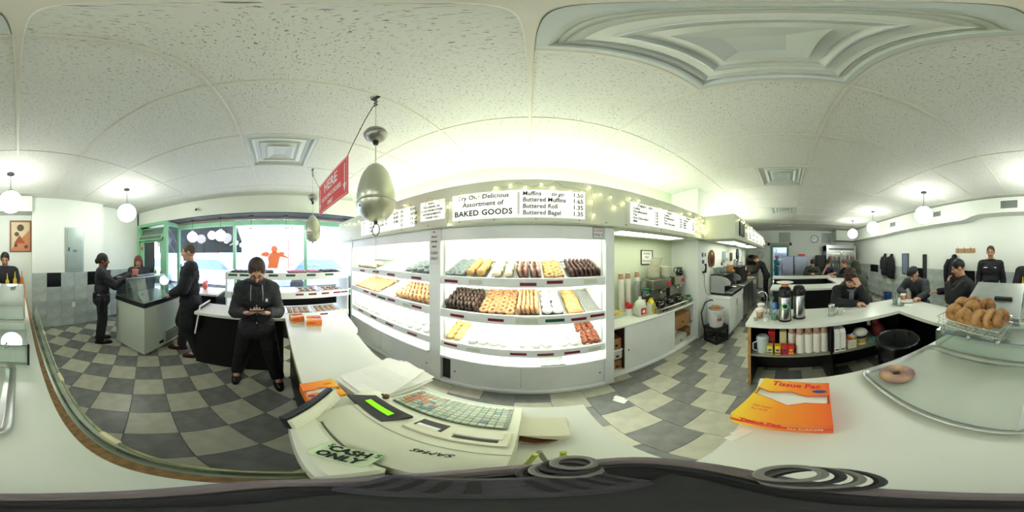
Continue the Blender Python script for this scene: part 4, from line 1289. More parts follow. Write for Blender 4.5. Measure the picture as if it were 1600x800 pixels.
t = thing('register_counter', 'white topped counter carrying the cash register, boxes and paper bags', 'counter', (-.8, .35, 0))
part('worktop', MB().prism([(-1.76, .118), (.17, .118), (.17, .50), (-.40, .53), (-.80, .57), (-1.19, .645), (-1.24, .70), (-1.70, .80)], .862, CT), LAMIN, t, **P)
part('base', MB().box(-1.70, .17, 0, .10, .42, .862), BLACK, t, **P)
part('edge_band', MB().box(-1.74, .114, .864, .17, .118, .898), mat('tan_edge_band', 'a89878', .5), t, **P)
t = thing('window_counter', 'white topped counter with a black front behind the man with the phone', 'counter', (-1.88, -.4, 0))
part('worktop', MB().box(-2.10, -.90, .866, -1.685, .112, .902, .003), LAMIN, t, **P)
part('front_panel', MB().box(-1.89, -.97, 0, -1.87, .11, .866), BLACK, t, **P)
part('body', MB().box(-2.06, -.88, 0, -1.89, .10, .866), BLACK, t, **P)
t = thing('side_table', 'small white topped table with a black base by the window, beside the display shelves', 'table', (-2.95, -1.22, 0))
part('top', MB().box(-.32, -.26, .86, .32, .26, .895, .004), LAMIN, t, smooth=False)
part('base', MB().box(-.26, -.22, 0, .26, .22, .86), BLACK, t, smooth=False)
mb_ = thing('menu_stand', 'black board with a white edge leaning on the window counter end', 'board', (-2.06, -.93, .55))
part('face', MB().box(-.02, -.012, 0, .28, 0, .40, M=Matrix.Rotation(R(-10), 4, 'X')), BLACK, mb_, smooth=False)
part('edge', MB().box(-.028, -.014, .40, .288, .002, .412, M=Matrix.Rotation(R(-10), 4, 'X')).box(.28, -.014, 0, .292, .002, .41, M=Matrix.Rotation(R(-10), 4, 'X')), WHP, mb_, smooth=False)

t = thing('dining_counter', 'far white topped horseshoe counter with black fronts in the dining room', 'counter', (4.4, -.7, 0))
part('worktop', MB().prism([(3.3, .32), (3.85, .32), (3.85, -1.25), (5.02, -1.25), (5.02, .42), (5.6, .42), (5.6, -1.75), (3.3, -1.75)], .862, CT), LAMIN, t, **P)
part('base', MB().box(3.42, -1.68, 0, 3.78, .28, .862).box(5.1, -1.68, 0, 5.5, .38, .862).box(3.78, -1.68, 0, 5.1, -1.34, .862), BLACK, t, **P)

# ------------------------------------------------------------------ cash register
REG = mat('register_plastic', 'd6d8c4', .42, var=.02, vs=6)
REGD = mat('register_dark', '23252a', .35, var=.1)
t = thing('cash_register', 'big cream cash register with a green lit display and covered keyboard', 'cash register', (-.2, .27, CT))
prof = [(.092, .90), (.088, .985), (.10, 1.035), (.125, 1.05), (.19, 1.048), (.29, 1.016), (.31, 1.006), (.455, .955), (.47, .94), (.472, .90)]
hb = bmesh.new()
body = MB().prism(prof, -.365, -.022, 'x')
part('housing', body, REG, t, world=True, angle=35)
part('display_wing', MB().prism([(.13, .90), (.125, 1.0), (.15, 1.02), (.285, 1.012), (.33, .98), (.34, .90)], -.44, -.364, 'x'), REG, t, world=True, angle=35)
slope = math.atan2(.955 - 1.006, .455 - .31)
K = Matrix.Translation((0, .31, 1.0065)) @ Matrix.Rotation(slope, 4, 'X')
part('keyboard_tray', MB().box(-.350, .002, 0, -.045, .150, .003, .001, M=K), mat('keyboard_base', '6d776c', .5), t, **P)
KEYM = [mat('key_pale', 'cfd6c8', .45), mat('key_grey', 'b4bdb4', .45), mat('key_orange', 'd9855e', .45), mat('key_blue', '66809a', .45), mat('key_green', '9cc0a4', .45), mat('key_lilac', 'c3b6cc', .45)]
KEYME = [MB().box(-.0083, -.0076, 0, .0083, .0076, .006, .0018).mesh('key', k, False) for k in KEYM]
inv = root_matrix(t).inverted()
for i in range(16):
    for j in range(8):
        x = -.342 + .0185 * i
        s = .013 + .0173 * j
        c = 0 if rnd.random() < .6 else 1
        if i < 6 and j > 0: c = rnd.choice((2, 2, 1, 3)) if i < 3 else rnd.choice((2, 3, 1, 0))
        elif i > 11 and rnd.random() < .4: c = rnd.choice((3, 4, 5))
        o = link('key', KEYME[c], t)
        Mx = inv @ K @ Matrix.Translation((x + .003, s, .003))
        o.location = Mx.to_translation(); o.rotation_euler = Mx.to_euler()
part('key_cover', MB().box(-.352, .0, .010, -.043, .152, .0115, M=K).box(-.352, .0, .0, -.350, .152, .010, M=K).box(-.045, 0, 0, -.043, .152, .01, M=K), pane('key_cover_plastic', 'f4f7f2', .01, 0, .25, .07), t, **P)
DM = Matrix.Translation((0, .205, 1.0335)) @ Matrix.Rotation(R(-8), 4, 'X')
bz = part('display_bezel', MB().prism([(-.425, .0), (-.262, -.004), (-.238, .068), (-.385, .072)], .0, .012, 'z', M=DM), REGD, t, **P)
part('lcd', MB().box(-.372, .026, .0121, -.276, .045, .0135, M=DM), glow('lcd_green', '8fe62a', .75), bz, **P)
part('lcd_recess', MB().box(-.378, .020, .0115, -.262, .058, .0123, M=DM), DARK, bz, **P)
part('key_lock', MB().cyl((-.372, .305, 1.012), (-.372, .305, 1.024), .011, n=12).box(-.388, .298, 1.020, -.358, .306, 1.028, .002), mat('dark_brass', '5d4a30', .4, .6), t, world=True)
PR = Matrix.Translation((0, .19, 1.0495)) @ Matrix.Rotation(math.atan2(-.032, .10), 4, 'X')
pc = part('printer_cover', MB().box(-.225, .034, 0, -.03, .108, .006, .003, M=PR), mat('register_cream', 'd9d8bd', .4), t, **P)
part('paper_slot', MB().box(-.215, .058, .0055, -.150, .098, .0068, M=PR), REGD, pc, **P)
part('receipt_roll', MB().cyl((-.208, .252, 1.029), (-.158, .252, 1.029), .011, n=12), PAPER, pc, world=True)
part('paper_slot', MB().box(-.125, .048, .0055, -.048, .060, .0068, M=PR), REGD, pc, **P)
part('slot_lip', MB().box(-.130, .062, .005, -.042, .098, .010, .002, M=PR), REG, pc, **P)
part('seam', MB().box(-.366, .190, 1.0476, -.0215, .192, 1.0490), mat('seam_grey', '9a9c8c', .6), t, **P)
part('customer_display', MB().box(-.115, -.006, 0, .075, .006, .055, .004, M=Matrix.Translation((-.345, .095, 1.03)) @ Matrix.Rotation(R(-49), 4, 'Z') @ Matrix.Rotation(R(20), 4, 'X')), REG, t, **P)
part('customer_screen', MB().box(-.117, -.026, .004, .077, -.006, .066, .004, M=Matrix.Translation((-.345, .095, 1.03)) @ Matrix.Rotation(R(-49), 4, 'Z') @ Matrix.Rotation(R(20), 4, 'X')), REGD, t, **P)
part('display_post', MB().cyl((-.345, .12, .93), (-.345, .10, 1.04), .022, n=12), REG, t, world=True)
part('drawer_base', MB().box(-.43, .10, .90, -.36, .36, .93, .004), REG, t, **P)
text('SAM4S', .017, (-.112, .165, 1.0502), (0, 0, PI + .12), INK, t, shear=.25, width=1.2)
text('SAM4S', .022, (-.125, .0885, .998), (PI / 2 + .1, 0, 0), INK, t, shear=.2, width=1.15)
part('rear_cover', MB().box(-.345, .030, .925, -.105, .0945, 1.043, .010), mat('clouded_cover', 'd9dccb', .3, var=.03), t, **P)
nt_ = thing('cash_only_note', 'pale green handwritten cash only card taped at the back of the cash register', 'note', (-.178, .080, 1.0475))
part('card', MB().box(-.044, -.024, 0, .044, .024, .0015, M=Matrix.Rotation(R(28), 4, 'Z') @ Matrix.Rotation(R(6), 4, 'X')), mat('green_card', 'cfe3bd', .6, var=.05), nt_, smooth=False)
text('CASH', .024, (-.182, .090, 1.0515), (R(6), 0, R(28)), INK, nt_, bold=.001)
text('ONLY', .024, (-.172, .070, 1.0505), (R(6), 0, R(28)), INK, nt_, bold=.001)
for px_, py_ in ((-.215, .080), (-.150, .112)):
    text('$', .017, (px_, py_, 1.0522), (0, 0, R(28)), mat('green_ink', '3b7a4a', .5), nt_)

# ------------------------------------------------------------------ paper goods on the register counter
for k, (lx, ly, rz) in enumerate(((-.545, .43, .05), (-.52, .445, -.16), (-.535, .42, .12))):
    bt = thing('paper_bag', ('white flat paper bags at the bottom of the pile behind the register', 'white flat paper bags in the middle of the pile behind the register', 'white flat paper bags on top of the pile behind the register')[k], 'paper bag', (lx, ly, CT + .001 + .019 * k), rz, 'piled paper bags')
    for j in range(4):
        a = .115 - .006 * j
        sh = MB()
        nn = 6
        vs = []
        for iy in range(nn + 1):
            for ix in range(2):
                vs.append(((ix * 2 - 1) * a, -.15 + .30 * iy / nn, .0042 * j + .003 * math.sin(iy * 1.3 + j) + .002))
        vs += [(x, y, z + .002) for x, y, z in vs]
        n0 = 2 * (nn + 1)
        fs = []
        for iy in range(nn):
            b0 = iy * 2
            fs += [(b0, b0 + 1, b0 + 3, b0 + 2), (n0 + b0 + 2, n0 + b0 + 3, n0 + b0 + 1, n0 + b0), (b0, b0 + 2, n0 + b0 + 2, n0 + b0), (b0 + 3, b0 + 1, n0 + b0 + 1, n0 + b0 + 3)]
        sh.add(vs, fs, Matrix.Translation((rnd.uniform(-.012, .012), rnd.uniform(-.02, .02), 0)) @ Matrix.Rotation(rnd.uniform(-.05, .05), 4, 'Z'))
        part('bag', sh, PAPER, bt, smooth=False)

def orange_mat():
    m = bpy.data.materials.new('orange_yellow_print')
    m.use_nodes = True
    nt = m.node_tree
    b = nt.nodes['Principled BSDF']
    tc = nt.nodes.new('ShaderNodeTexCoord')
    sp = nt.nodes.new('ShaderNodeSeparateXYZ')
    nt.links.new(tc.outputs['Object'], sp.inputs[0])
    r = nt.nodes.new('ShaderNodeValToRGB')
    mr = nt.nodes.new('ShaderNodeMapRange')
    mr.inputs[1].default_value = -.13
    mr.inputs[2].default_value = .13
    nt.links.new(sp.outputs['X'], mr.inputs[0])
    nt.links.new(mr.outputs[0], r.inputs[0])
    e = r.color_ramp.elements
    e[0].color = (*lin('f2cf33'), 1)
    e[1].color = (*lin('e8622a'), 1)
    k = e.new(.45)
    k.color = (*lin('f0932a'), 1)
    nt.links.new(r.outputs[0], b.inputs['Base Color'])
    b.inputs['Roughness'].default_value = .4
    return m
ORNG = orange_mat()
OREDM = mat('orange_red_print', 'e2462a', .45)
PBLUE = mat('navy_print', '27408c', .5)
def tissue_box(label, loc, rz, w, d, h, big=True):
    """carton of deli tissue; local x runs along the lettering, y away from the reader"""
    t = thing('tissue_box', label, 'box', loc, rz, None)
    f = w / .26
    m = MB()
    wy0, wy1 = -d * .02, d * .20
    m.box(-w / 2, -d / 2, 0, w / 2, d / 2, h * .6)
    m.box(-w / 2, -d / 2, h * .6, -w / 2 + .004, d / 2, h - .001).box(w / 2 - .004, -d / 2, h * .6, w / 2, d / 2, h - .001)
    m.box(-w / 2, -d / 2, h * .6, w / 2, -d / 2 + .004, h - .001).box(-w / 2, d / 2 - .004, h * .6, w / 2, d / 2, h - .001)
    part('carton', m, ORNG, t, smooth=False)
    lo = [(-w / 2, -d / 2), (w / 2, -d / 2), (w / 2, -d * .04), (w * .2, -d * .03), (0, -d * .12), (-w * .22, -d * .02), (-w / 2, d * .06)]
    hi = [(-w / 2, d / 2), (-w / 2, d * .22), (-w * .30, d * .15), (-w * .02, d * .22), (w * .2, d * .13), (w / 2, d * .16), (w / 2, d / 2)]
    for pl in (lo, hi):
        part('lid', MB().prism(pl, h - .001, h + .001), ORNG, t, smooth=False)
    tr_ = [(p[0], p[1], h + .001) for p in lo[2:]]
    part('window_edge', MB().tube(tr_, .0016 * f, 4).tube([(p[0], p[1], h + .001) for p in hi[1:6]], .0016 * f, 4), OREDM, t)
    part('tissue', MB().box(-w / 2 + .006, -d * .16, h * .6, w / 2 - .006, d * .26, h * .86, .004), PAPER, t, smooth=False)
    part('stripe', MB().box(-w / 2, -d / 2 - .0006, h * .34, w / 2, -d / 2, h * .60), OREDM, t, smooth=False)
    ww = lambda *a: None
    text('Tissue Pac', .044 * f, (.005 * f, d * .39, h + .0012), (0, 0, 0), REDP, t, world=False, bold=.0012 * f)
    text('1000 Sheets', .013 * f, (-w * .27, -d * .22, h + .0012), (0, 0, 0), OREDM, t, world=False)
    text('8 x 10.75', .013 * f, (-w * .27, -d * .29, h + .0012), (0, 0, 0), OREDM, t, world=False)
    text('Tissue Pac', .026 * f, (-w * .18, -d / 2 - .0008, h * .72), (PI / 2, 0, 0), REDP, t, world=False, bold=.0008)
    text('ALL PURPOSE', .014 * f, (w * .25, -d / 2 - .0012, h * .47), (PI / 2, 0, 0), WHP, t, world=False)
    part('emblem', MB().prism([(w * .36 + .026 * f * math.cos(a), d * .26 + .010 * f * math.sin(a)) for a in [i * PI / 8 for i in range(16)]], h + .001, h + .0018), PBLUE, t, smooth=False)
    return t
tissue_box('large orange tissue box with a torn window by the sheet tray', (.497, -.010, CT), R(-103), .25, .26, .070)
tissue_box('orange tissue box on the counter beside the paper bags, further from the camera', (-.565, .170, CT), R(-86), .135, .125, .05)
tissue_box('orange tissue box tucked behind the register customer display', (-.462, .160, CT), R(-88), .125, .07, .045)
tissue_box('orange tissue box at the far counter end, by the phone man', (-1.62, .225, CT), R(95), .13, .12, .06)
tissue_box('orange tissue box at the far end of the register counter, nearer the pastry cases', (-1.50, .375, CT), R(80), .14, .13, .062)

nd = thing('napkin_stack', 'stack of cream napkins lying on a brown dish right of the register', 'napkins', (.012, .372, CT))
part('dish', MB().lathe([(0, 0), (.045, 0), (.062, .022), (.056, .022), (.04, .006), (0, .006)], 20, o=(0, -.022, 0)), mat('brown_dish', '7a5a3a', .6), nd)
for k in range(4):
    part('napkin', MB().box(-.075, -.05, .024 + .004 * k, .075, .05, .027 + .004 * k, .001, M=Matrix.Rotation(R(-18 + 4 * k), 4, 'Z')), mat('cream_napkin', 'e4e2cc', .8, var=.03), nd, smooth=False)
for k, (x, y, lx, c) in enumerate(((-.005, .195, .012, 'b9c23c'), (.022, .205, -.010, '8a8f80'), (.036, .20, .008, 'c2c94a'), (.046, .20, -.004, 'b3bb40'))):
    pn = thing('pen', ('yellow green pen leaning on the right side of the register', 'grey pen standing right of the register', 'yellow green pen standing beside the grey pen', 'yellow green pen farthest right of the register')[k], 'pen', (x, y, CT), 0, None)
    part('barrel', MB().cyl((0, 0, .012), (lx, .006, .135), .0045, n=8), mat('pen_' + c, c, .35), pn)
    part('tip', MB().cyl((0, 0, 0), (0, 0, .012), .0012, .0045, n=8), DARK, pn)


# ------------------------------------------------------------------ sheet tray, bagel, glass case, wire basket
TRAYM = mat('worn_sheet_pan', 'b4b8b6', .38, .9, var=.12, vs=9, bump=.04)
t = thing('sheet_tray', 'large aluminium sheet tray lined with parchment, holding one bagel', 'tray', (.355, -.595, CT), R(0))
A, B = .335, .255
def pan(mb, a, b, h, r=.05, n=5):
    def rr(e, z):
        pts = []
        for cx, cy, a0 in ((a - r, b - r, 0), (-a + r, b - r, 90), (-a + r, -b + r, 180), (a - r, -b + r, 270)):
            for i in range(n):
                an = R(a0 + 90 * i / (n - 1))
                pts.append((cx + (r + e) * math.cos(an), cy + (r + e) * math.sin(an), z))
        return pts
    L = [rr(-.02, .002), rr(-.004, h - .003), rr(.006, h), rr(.010, h - .004), rr(.006, h - .006), rr(-.006, h - .007), rr(-.022, .0)]
    vs = [p for l in L for p in l]
    m = len(L[0])
    fs = []
    for i in range(len(L) - 1):
        for k in range(m):
            fs.append((i * m + k, i * m + (k + 1) % m, (i + 1) * m + (k + 1) % m, (i + 1) * m + k))
    fs += [tuple(range(m)), tuple(range((len(L) - 1) * m, len(L) * m))]
    return mb.add(vs, fs)
part('pan', pan(MB(), A, B, .026), TRAYM, t, angle=50)
part('parchment', MB().box(-.295, -.215, .0028, .322, .232, .0042), mat('parchment', 'bac2b8', .55, var=.04, vs=4, bump=.06, bs=12), t, smooth=False)
BAGEL = mat('bagel_crust', 'c39a66', .5, var=0, col2='94602f', vs=16, det=6, bump=.35, bs=45)
BERRY = mat('berry_bagel_crust', 'c4a478', .55, var=0, col2='7a5468', vs=12, det=2, bump=.2, bs=30)
EVERY = mat('bagel_deep_crust', 'b58650', .5, var=0, col2='6e4424', vs=22, det=6, bump=.35, bs=40)
def bagel_mesh(m, seed, Rm=.037, r=.031):
    rr = random.Random(seed)
    a, b = rr.uniform(0, 6), rr.uniform(0, 6)
    return MB().torus((0, 0, 0), Rm, r, 30, 14, sq=.80, wob=lambda t: 1 + .09 * math.sin(2 * t + a) + .06 * math.sin(3 * t + b) + .03 * math.sin(9 * t)).mesh('bagel', m, angle=180)
bg_ = link('bagel', bagel_mesh(BERRY, 3, .050, .030))
bg_.location = (.575, -.465, CT + .030); bg_.rotation_euler = (.03, .02, .4)
tag(bg_, 'twisted blueberry bagel lying alone on the parchment of the sheet tray', 'bagel')

t = thing('glass_case', 'low glass food case with a steel lid standing on the front counter', 'display case', (.30, -1.25, CT))
gx0, gx1 = -.055, .655
part('front_pane', MB().box(gx0, -.863, .90, gx1, -.857, 1.05), GLASS, t, **P)
part('side_pane', MB().prism([(-.86, .90), (-.86, 1.05), (-1.18, 1.088), (-1.60, 1.30), (-1.60, .90)], gx0, gx0 + .005, 'x'), GLASS, t, **P)
part('side_pane', MB().prism([(-.86, .90), (-.86, 1.05), (-1.18, 1.088), (-1.60, 1.30), (-1.60, .90)], gx1 - .005, gx1, 'x'), GLASS, t, **P)
sl = math.atan2(-.212, .42)
s1 = math.atan2(-.038, .32)
G1 = Matrix.Translation((0, -.86, 1.05)) @ Matrix.Rotation(s1, 4, 'X')
G = Matrix.Translation((0, -1.18, 1.088)) @ Matrix.Rotation(sl, 4, 'X')
part('top_pane', MB().box(gx0, -.322, -.002, gx1, 0, .003, M=G1), GLASS, t, **P)
part('top_pane', MB().box(gx0, -.47, -.002, .16, 0, .003, M=G), GLASS, t, **P)
lid = part('steel_lid', MB().box(.165, -.47, -.004, gx1, 0, .008, .003, M=G), mat('dull_steel', 'a9b0ad', .32, .7, var=.08, vs=8), t, **P)
part('lid_handle', MB().box(.25, -.235, .008, .41, -.205, .034, .006, M=G), REGD, lid, **P)
part('front_edge', MB().tube([(gx0, -.862, 1.052), (gx1, -.862, 1.052)], .004, 6), mat('blue_glass_edge', '5a6f8c', .2), t, world=True)
for x in (.06, .24, .42, .60):
    part('clip', MB().box(x - .012, -.872, 1.036, x + .012, -.852, 1.062, .003).cyl((x, -.862, 1.06), (x, -.862, 1.076), .005, n=8), CHROME, t, world=True)
part('post', MB().box(gx0 - .006, -.868, .90, gx0 + .006, -.854, 1.06, .002), DARK, t, **P)
part('floor_panel', MB().box(gx0 + .01, -1.60, .902, gx1 - .01, -.88, .91), WHITE, t, **P)
part('inner_shelf', MB().box(gx0 + .01, -1.60, 1.06, gx1 - .01, -1.16, 1.07), WHITE, t, **P)
part('back_panel', MB().box(gx0, -1.625, .90, gx1, -1.615, 1.30), ALU, t, **P)
seeds = MB()
rr = random.Random(5)
for i in range(420):
    x, y = rr.uniform(-.04, .15), rr.uniform(-1.22, -1.17)
    seeds.box(x - .004, y - .003, 1.07, x + .004, y + .003, 1.07 + rr.uniform(.004, .014), M=None)
sd = solo('granola_crumbs', seeds, mat('granola', '8a6a4c', .8, var=.4, vs=90), 'brown granola crumbs along the inner shelf of the glass case', 'crumbs', (0, 0, 0), smooth=False)
sd['kind'] = 'stuff'

# wire basket with bagels
t = thing('wire_basket', 'chrome wire basket heaped with bagels on the corner of the glass case', 'basket', (.435, -.985, 1.10))
BM = Matrix.Rotation(R(-9), 4, 'Z') @ Matrix.Rotation(s1, 4, 'X')
def bw(p): return BM @ Vector(p)
bx, by, bh = .23, .11, .055
for z, rr_ in ((0.005, .0025), (bh, .0035)):
    part('rim_wire', MB().tube([bw((-bx, -by, z)), bw((bx, -by, z)), bw((bx, by, z)), bw((-bx, by, z))], rr_, 6, close=True), CHROME, t)
for i in range(12):
    x = -bx + 2 * bx * (i + .5) / 12
    part('wire', MB().tube([bw((x, -by, bh)), bw((x, -by, .005)), bw((x, by, .005)), bw((x, by, bh))], .0016, 5), CHROME, t)
for j in range(5):
    y = -by + 2 * by * (j + .5) / 5
    part('wire', MB().tube([bw((-bx, y, bh)), bw((-bx, y, .004)), bw((bx, y, .004)), bw((bx, y, bh))], .0016, 5), CHROME, t)
for x in (-.19, .19):
    for y in (-.09, .09):
        part('foot', MB().cyl(bw((x, y, .005)), bw((x, y, -.03)), .004, n=6), CHROME, t)
BG = [bagel_mesh(BAGEL, s) for s in (1, 2)] + [bagel_mesh(EVERY, 4)]
base = Matrix.Translation((.435, -.985, 1.10)) @ BM
spots = [(.138, .030, .078, 66, 8, 'front left bagel standing on edge in the wire basket'), (.128, -.045, .105, 58, 12, 'bagel behind the front left one in the wire basket'), (.050, -.075, .12, 55, -6, 'bagel at the back middle of the wire basket'),
         (.030, .060, .078, 60, -4, 'large golden bagel leaning at the front middle of the wire basket'), (.018, -.008, .110, 56, 5, 'bagel propped behind the front middle bagel'), (-.070, -.060, .125, 58, -10, 'topmost bagel of the heap in the wire basket'),
         (-.078, .040, .080, 80, 62, 'bagel turned edge on towards the lid handle'), (-.138, .015, .080, 82, 70, 'second edge on bagel beside the lid handle'), (-.195, -.01, .082, 80, 74, 'outermost edge on bagel by the steel lid')]
for k, (x, y, z, tl, sp_, lab) in enumerate(spots):
    o = link('bagel', BG[k % 3])
    M2 = base @ Matrix.Translation((x, y, z)) @ Matrix.Rotation(R(sp_), 4, 'Z') @ Matrix.Rotation(R(-tl), 4, 'X')
    o.location = M2.to_translation(); o.rotation_euler = M2.to_euler()
    tag(o, lab, 'bagel', 'bagels in the wire basket')

# bottles standing behind the glass case, seen over the steel lid
def squeeze(label, loc, c, h=.17, cap='e8d03a'):
    t = thing('squeeze_bottle', label, 'bottle', loc)
    part('body', MB().lathe([(0, 0), (.03, 0), (.033, .01), (.033, h * .66), (.024, h * .76), (.018, h * .78), (0, h * .78)], 16), mat('bottle_' + c, c, .35), t)
    part('nozzle', MB().lathe([(.019, h * .78), (.019, h * .84), (.007, h * .88), (.003, h), (0, h)], 12), mat('cap_' + cap, cap, .4), t)
squeeze('yellow mustard bottle behind the glass case, first of the condiments', (.03, -1.68, CT + .39 - .39), 'd8b22a', .52)
squeeze('yellow squeeze bottle beside the mustard behind the glass case', (.11, -1.69, CT), 'dcc04a', .50)
squeeze('orange squeeze bottle behind the glass case, next to the yellow ones', (-.04, -1.69, CT), 'd9803a', .53, 'd9803a')
squeeze('pale yellow squeeze bottle at the far side of the condiments', (.20, -1.70, CT), 'cfc07a', .46)

# ------------------------------------------------------------------ bag and cables under the camera
BAGC = mat('black_nylon', '232227', .75, var=.3, vs=30, bump=.25, bs=160)
PIPE = mat('grey_mauve_webbing', '6d6468', .7, var=.12, vs=20, bump=.2, bs=120)
t = thing('camera_bag', 'black nylon bag with grey webbing rim lying on the counter corner', 'bag', (.02, .05, CT))
ol = [(-.10, -.01), (-.085, .07), (-.06, .115), (-.015, .150), (.06, .160), (.115, .145), (.140, .09), (.130, .035), (.085, -.015), (.03, -.045), (-.04, -.045)]
ol = [(x * .70, y * .70) for x, y in ol]
for _ in range(2):
    nl = []
    for a_, b_ in zip(ol, ol[1:] + ol[:1]):
        nl += [(a_[0] * .75 + b_[0] * .25, a_[1] * .75 + b_[1] * .25), (a_[0] * .25 + b_[0] * .75, a_[1] * .25 + b_[1] * .75)]
    ol = nl
def grow(pl, k):
    cx = sum(p[0] for p in pl) / len(pl); cy = sum(p[1] for p in pl) / len(pl)
    return [(cx + (p[0] - cx) * k, cy + (p[1] - cy) * k) for p in pl]
vs, fs = [], []
LV = [(.902, .90), (.92, .99), (1.02, 1.0), (1.15, 1.0), (1.18, .97), (1.195, .88), (1.192, .60)]
for z, k in LV:
    vs += [(x, y, z) for x, y in grow(ol, k)]
n = len(ol)
for i in range(len(LV) - 1):
    fs += [(i * n + k, i * n + (k + 1) % n, (i + 1) * n + (k + 1) % n, (i + 1) * n + k) for k in range(n)]
fs += [tuple(range(n)), tuple(range((len(LV) - 1) * n, len(LV) * n))]
part('body', MB().add(vs, fs), BAGC, t, world=True, angle=60)
part('rim', MB().tube([(x, y, 1.182) for x, y in grow(ol, 1.03)], .012, 8, close=True), PIPE, t, world=True)
PADM = Matrix.Translation((-.008, .055, 1.199)) @ Matrix.Rotation(R(18), 4, 'Z')
pad = part('shoulder_pad', MB().box(-.055, -.024, -.004, .055, .024, .010, .006, M=PADM), mat('pad_black', '3a3840', .8, bump=.3, bs=150), t, **P)
for k in range(9):
    if k in (4,): continue
    part('slot', MB().box(-.048 + .0115 * k, -.014, .010, -.043 + .0115 * k, .014, .0112, M=PADM), DARK, pad, **P)
m_ = len(ol)
part('flap', MB().prism(grow(ol, .66)[m_ // 2:] + grow(ol, .66)[:2], 1.192, 1.202), mat('flap_black', '222225', .6, bump=.2), t, **P)
part('side_strap', MB().tube([(x, y, 1.08) for x, y in grow(ol, 1.015)], .006, 6, close=True), mat('strap_black', '2c2a30', .7), t, world=True)
part('zipper', MB().tube([(x, y, 1.196) for x, y in grow(ol, .82)[4:m_ // 2 + 8]], .002, 6), REGD, t, world=True)
CBL = mat('dark_cable', '2f2d30', .5, var=.15)
CBG = mat('grey_cable', '77766f', .5, var=.1)
def coil(label, c, r, z0):
    t = thing('coiled_cable', label, 'cable', (c[0], c[1], z0))
    for k in range(4):
        part('loop', MB().torus((.004 * (k - 1), .005 * (k - 1.5), .006 + .008 * k), r - .003 * k, .0034, 30, 7), CBG if k % 2 else CBL, t)
coil('loops of dark and grey cable beside the bag, near the napkins', (.022, .100), .023, CT + .294)
bpy.context.view_layer.update()
coil('loops of dark and grey cable beside the bag, near the orange tissue box', (.078, -.010), .026, CT + .294)
# ------------------------------------------------------------------ coffee alcove
P = dict(world=True, smooth=False)
MARI = mat('dark_red_interior', '4a2a28', .6, var=.1)
t = thing('coffee_cabinet', 'white cabinet with a sliding door and open ends in the coffee alcove', 'cabinet', (1.62, 1.5, 0))
part('worktop', MB().box(.80, 1.50, .735, 2.44, 2.06, .76, .004), LAMIN, t, **P)
part('end_panel', MB().box(.80, 1.53, .06, .82, 2.04, .735), CASEW, t, **P)
part('end_panel', MB().box(2.41, 1.53, .06, 2.44, 2.04, .735), CASEW, t, **P)
part('divider', MB().box(1.86, 1.54, .06, 1.875, 2.04, .735), MARI, t, **P)
part('divider', MB().box(1.0, 1.56, .06, 1.015, 2.04, .735), MARI, t, **P)
part('back_panel', MB().box(.82, 2.03, .06, 2.41, 2.05, .735), MARI, t, **P)
part('shelf', MB().box(.82, 1.56, .38, 1.0, 2.03, .395), CASEW, t, **P)
part('shelf', MB().box(1.875, 1.56, .36, 2.41, 2.03, .375), CARD, t, **P)
part('bottom', MB().box(.80, 1.53, .04, 2.44, 2.04, .06), CASEW, t, **P)
part('plinth', MB().box(.80, 1.48, 0, 2.44, 2.04, .04, .006), CASEW, t, **P)
d = part('sliding_door', MB().box(1.0, 1.515, .062, 1.87, 1.53, .732, .003), CASEW, t, **P)
part('finger_hole', MB().cyl((1.05, 1.5135, .38), (1.05, 1.517, .38), .011, n=10), DARK, d, world=True)
def carton_box(label, x0, y0, z0, x1, y1, z1, m=CARD, open_=False, mark=True):
    t = thing('cardboard_box', label, 'box', ((x0 + x1) / 2, (y0 + y1) / 2, z0))
    a, b, h = (x1 - x0) / 2, (y1 - y0) / 2, z1 - z0
    w = .004
    mb = MB().box(-a, -b, 0, a, b, w).box(-a, -b, w, -a + w, b, h).box(a - w, -b, w, a, b, h).box(-a + w, -b, w, a - w, -b + w, h).box(-a + w, b - w, w, a - w, b, h)
    part('walls', mb, m, t, smooth=False)
    if not open_:
        part('flap', MB().box(-a, -b, h, a, -.001, h + .003).box(-a, .001, h, a, b, h + .003), m, t, smooth=False)
    if mark:
        part('printed_mark', MB().cyl((.02, -b - .0006, h * .35), (.02, -b, h * .35), min(.02, h * .18), n=12), INK, t, smooth=False)
    return t
carton_box('brown cardboard box on the upper right cubby of the coffee cabinet', 1.885, 1.56, .376, 2.33, 1.9, .60)
carton_box('white topped carton in the lower right cubby of the coffee cabinet', 1.885, 1.55, .062, 2.22, 1.85, .20, mat('white_carton', 'd0cec4', .7))
carton_box('brown carton at the back of the lower right cubby', 2.235, 1.60, .062, 2.40, 1.95, .25)
solo('tied_bag', MB().ball((0, 0, .05), (.09, .07, .05), 14, 8).cyl((.0, 0, .09), (.02, 0, .125), .02, .03, n=8), mat('clear_bag', 'b9b7ac', .3, bump=.4, bs=20), 'crumpled pale bag on the white topped carton', 'bag', (2.03, 1.70, .205))
carton_box('brown carton at the top of the left cubby of the coffee cabinet', .83, 1.58, .396, .99, 1.9, .56, open_=True)
carton_box('white carton under the top of the left cubby', .83, 1.56, .25, .99, 1.9, .375, mat('white_carton', 'd0cec4', .7))
carton_box('brown carton at the bottom of the left cubby', .83, 1.57, .062, .99, 1.95, .20)

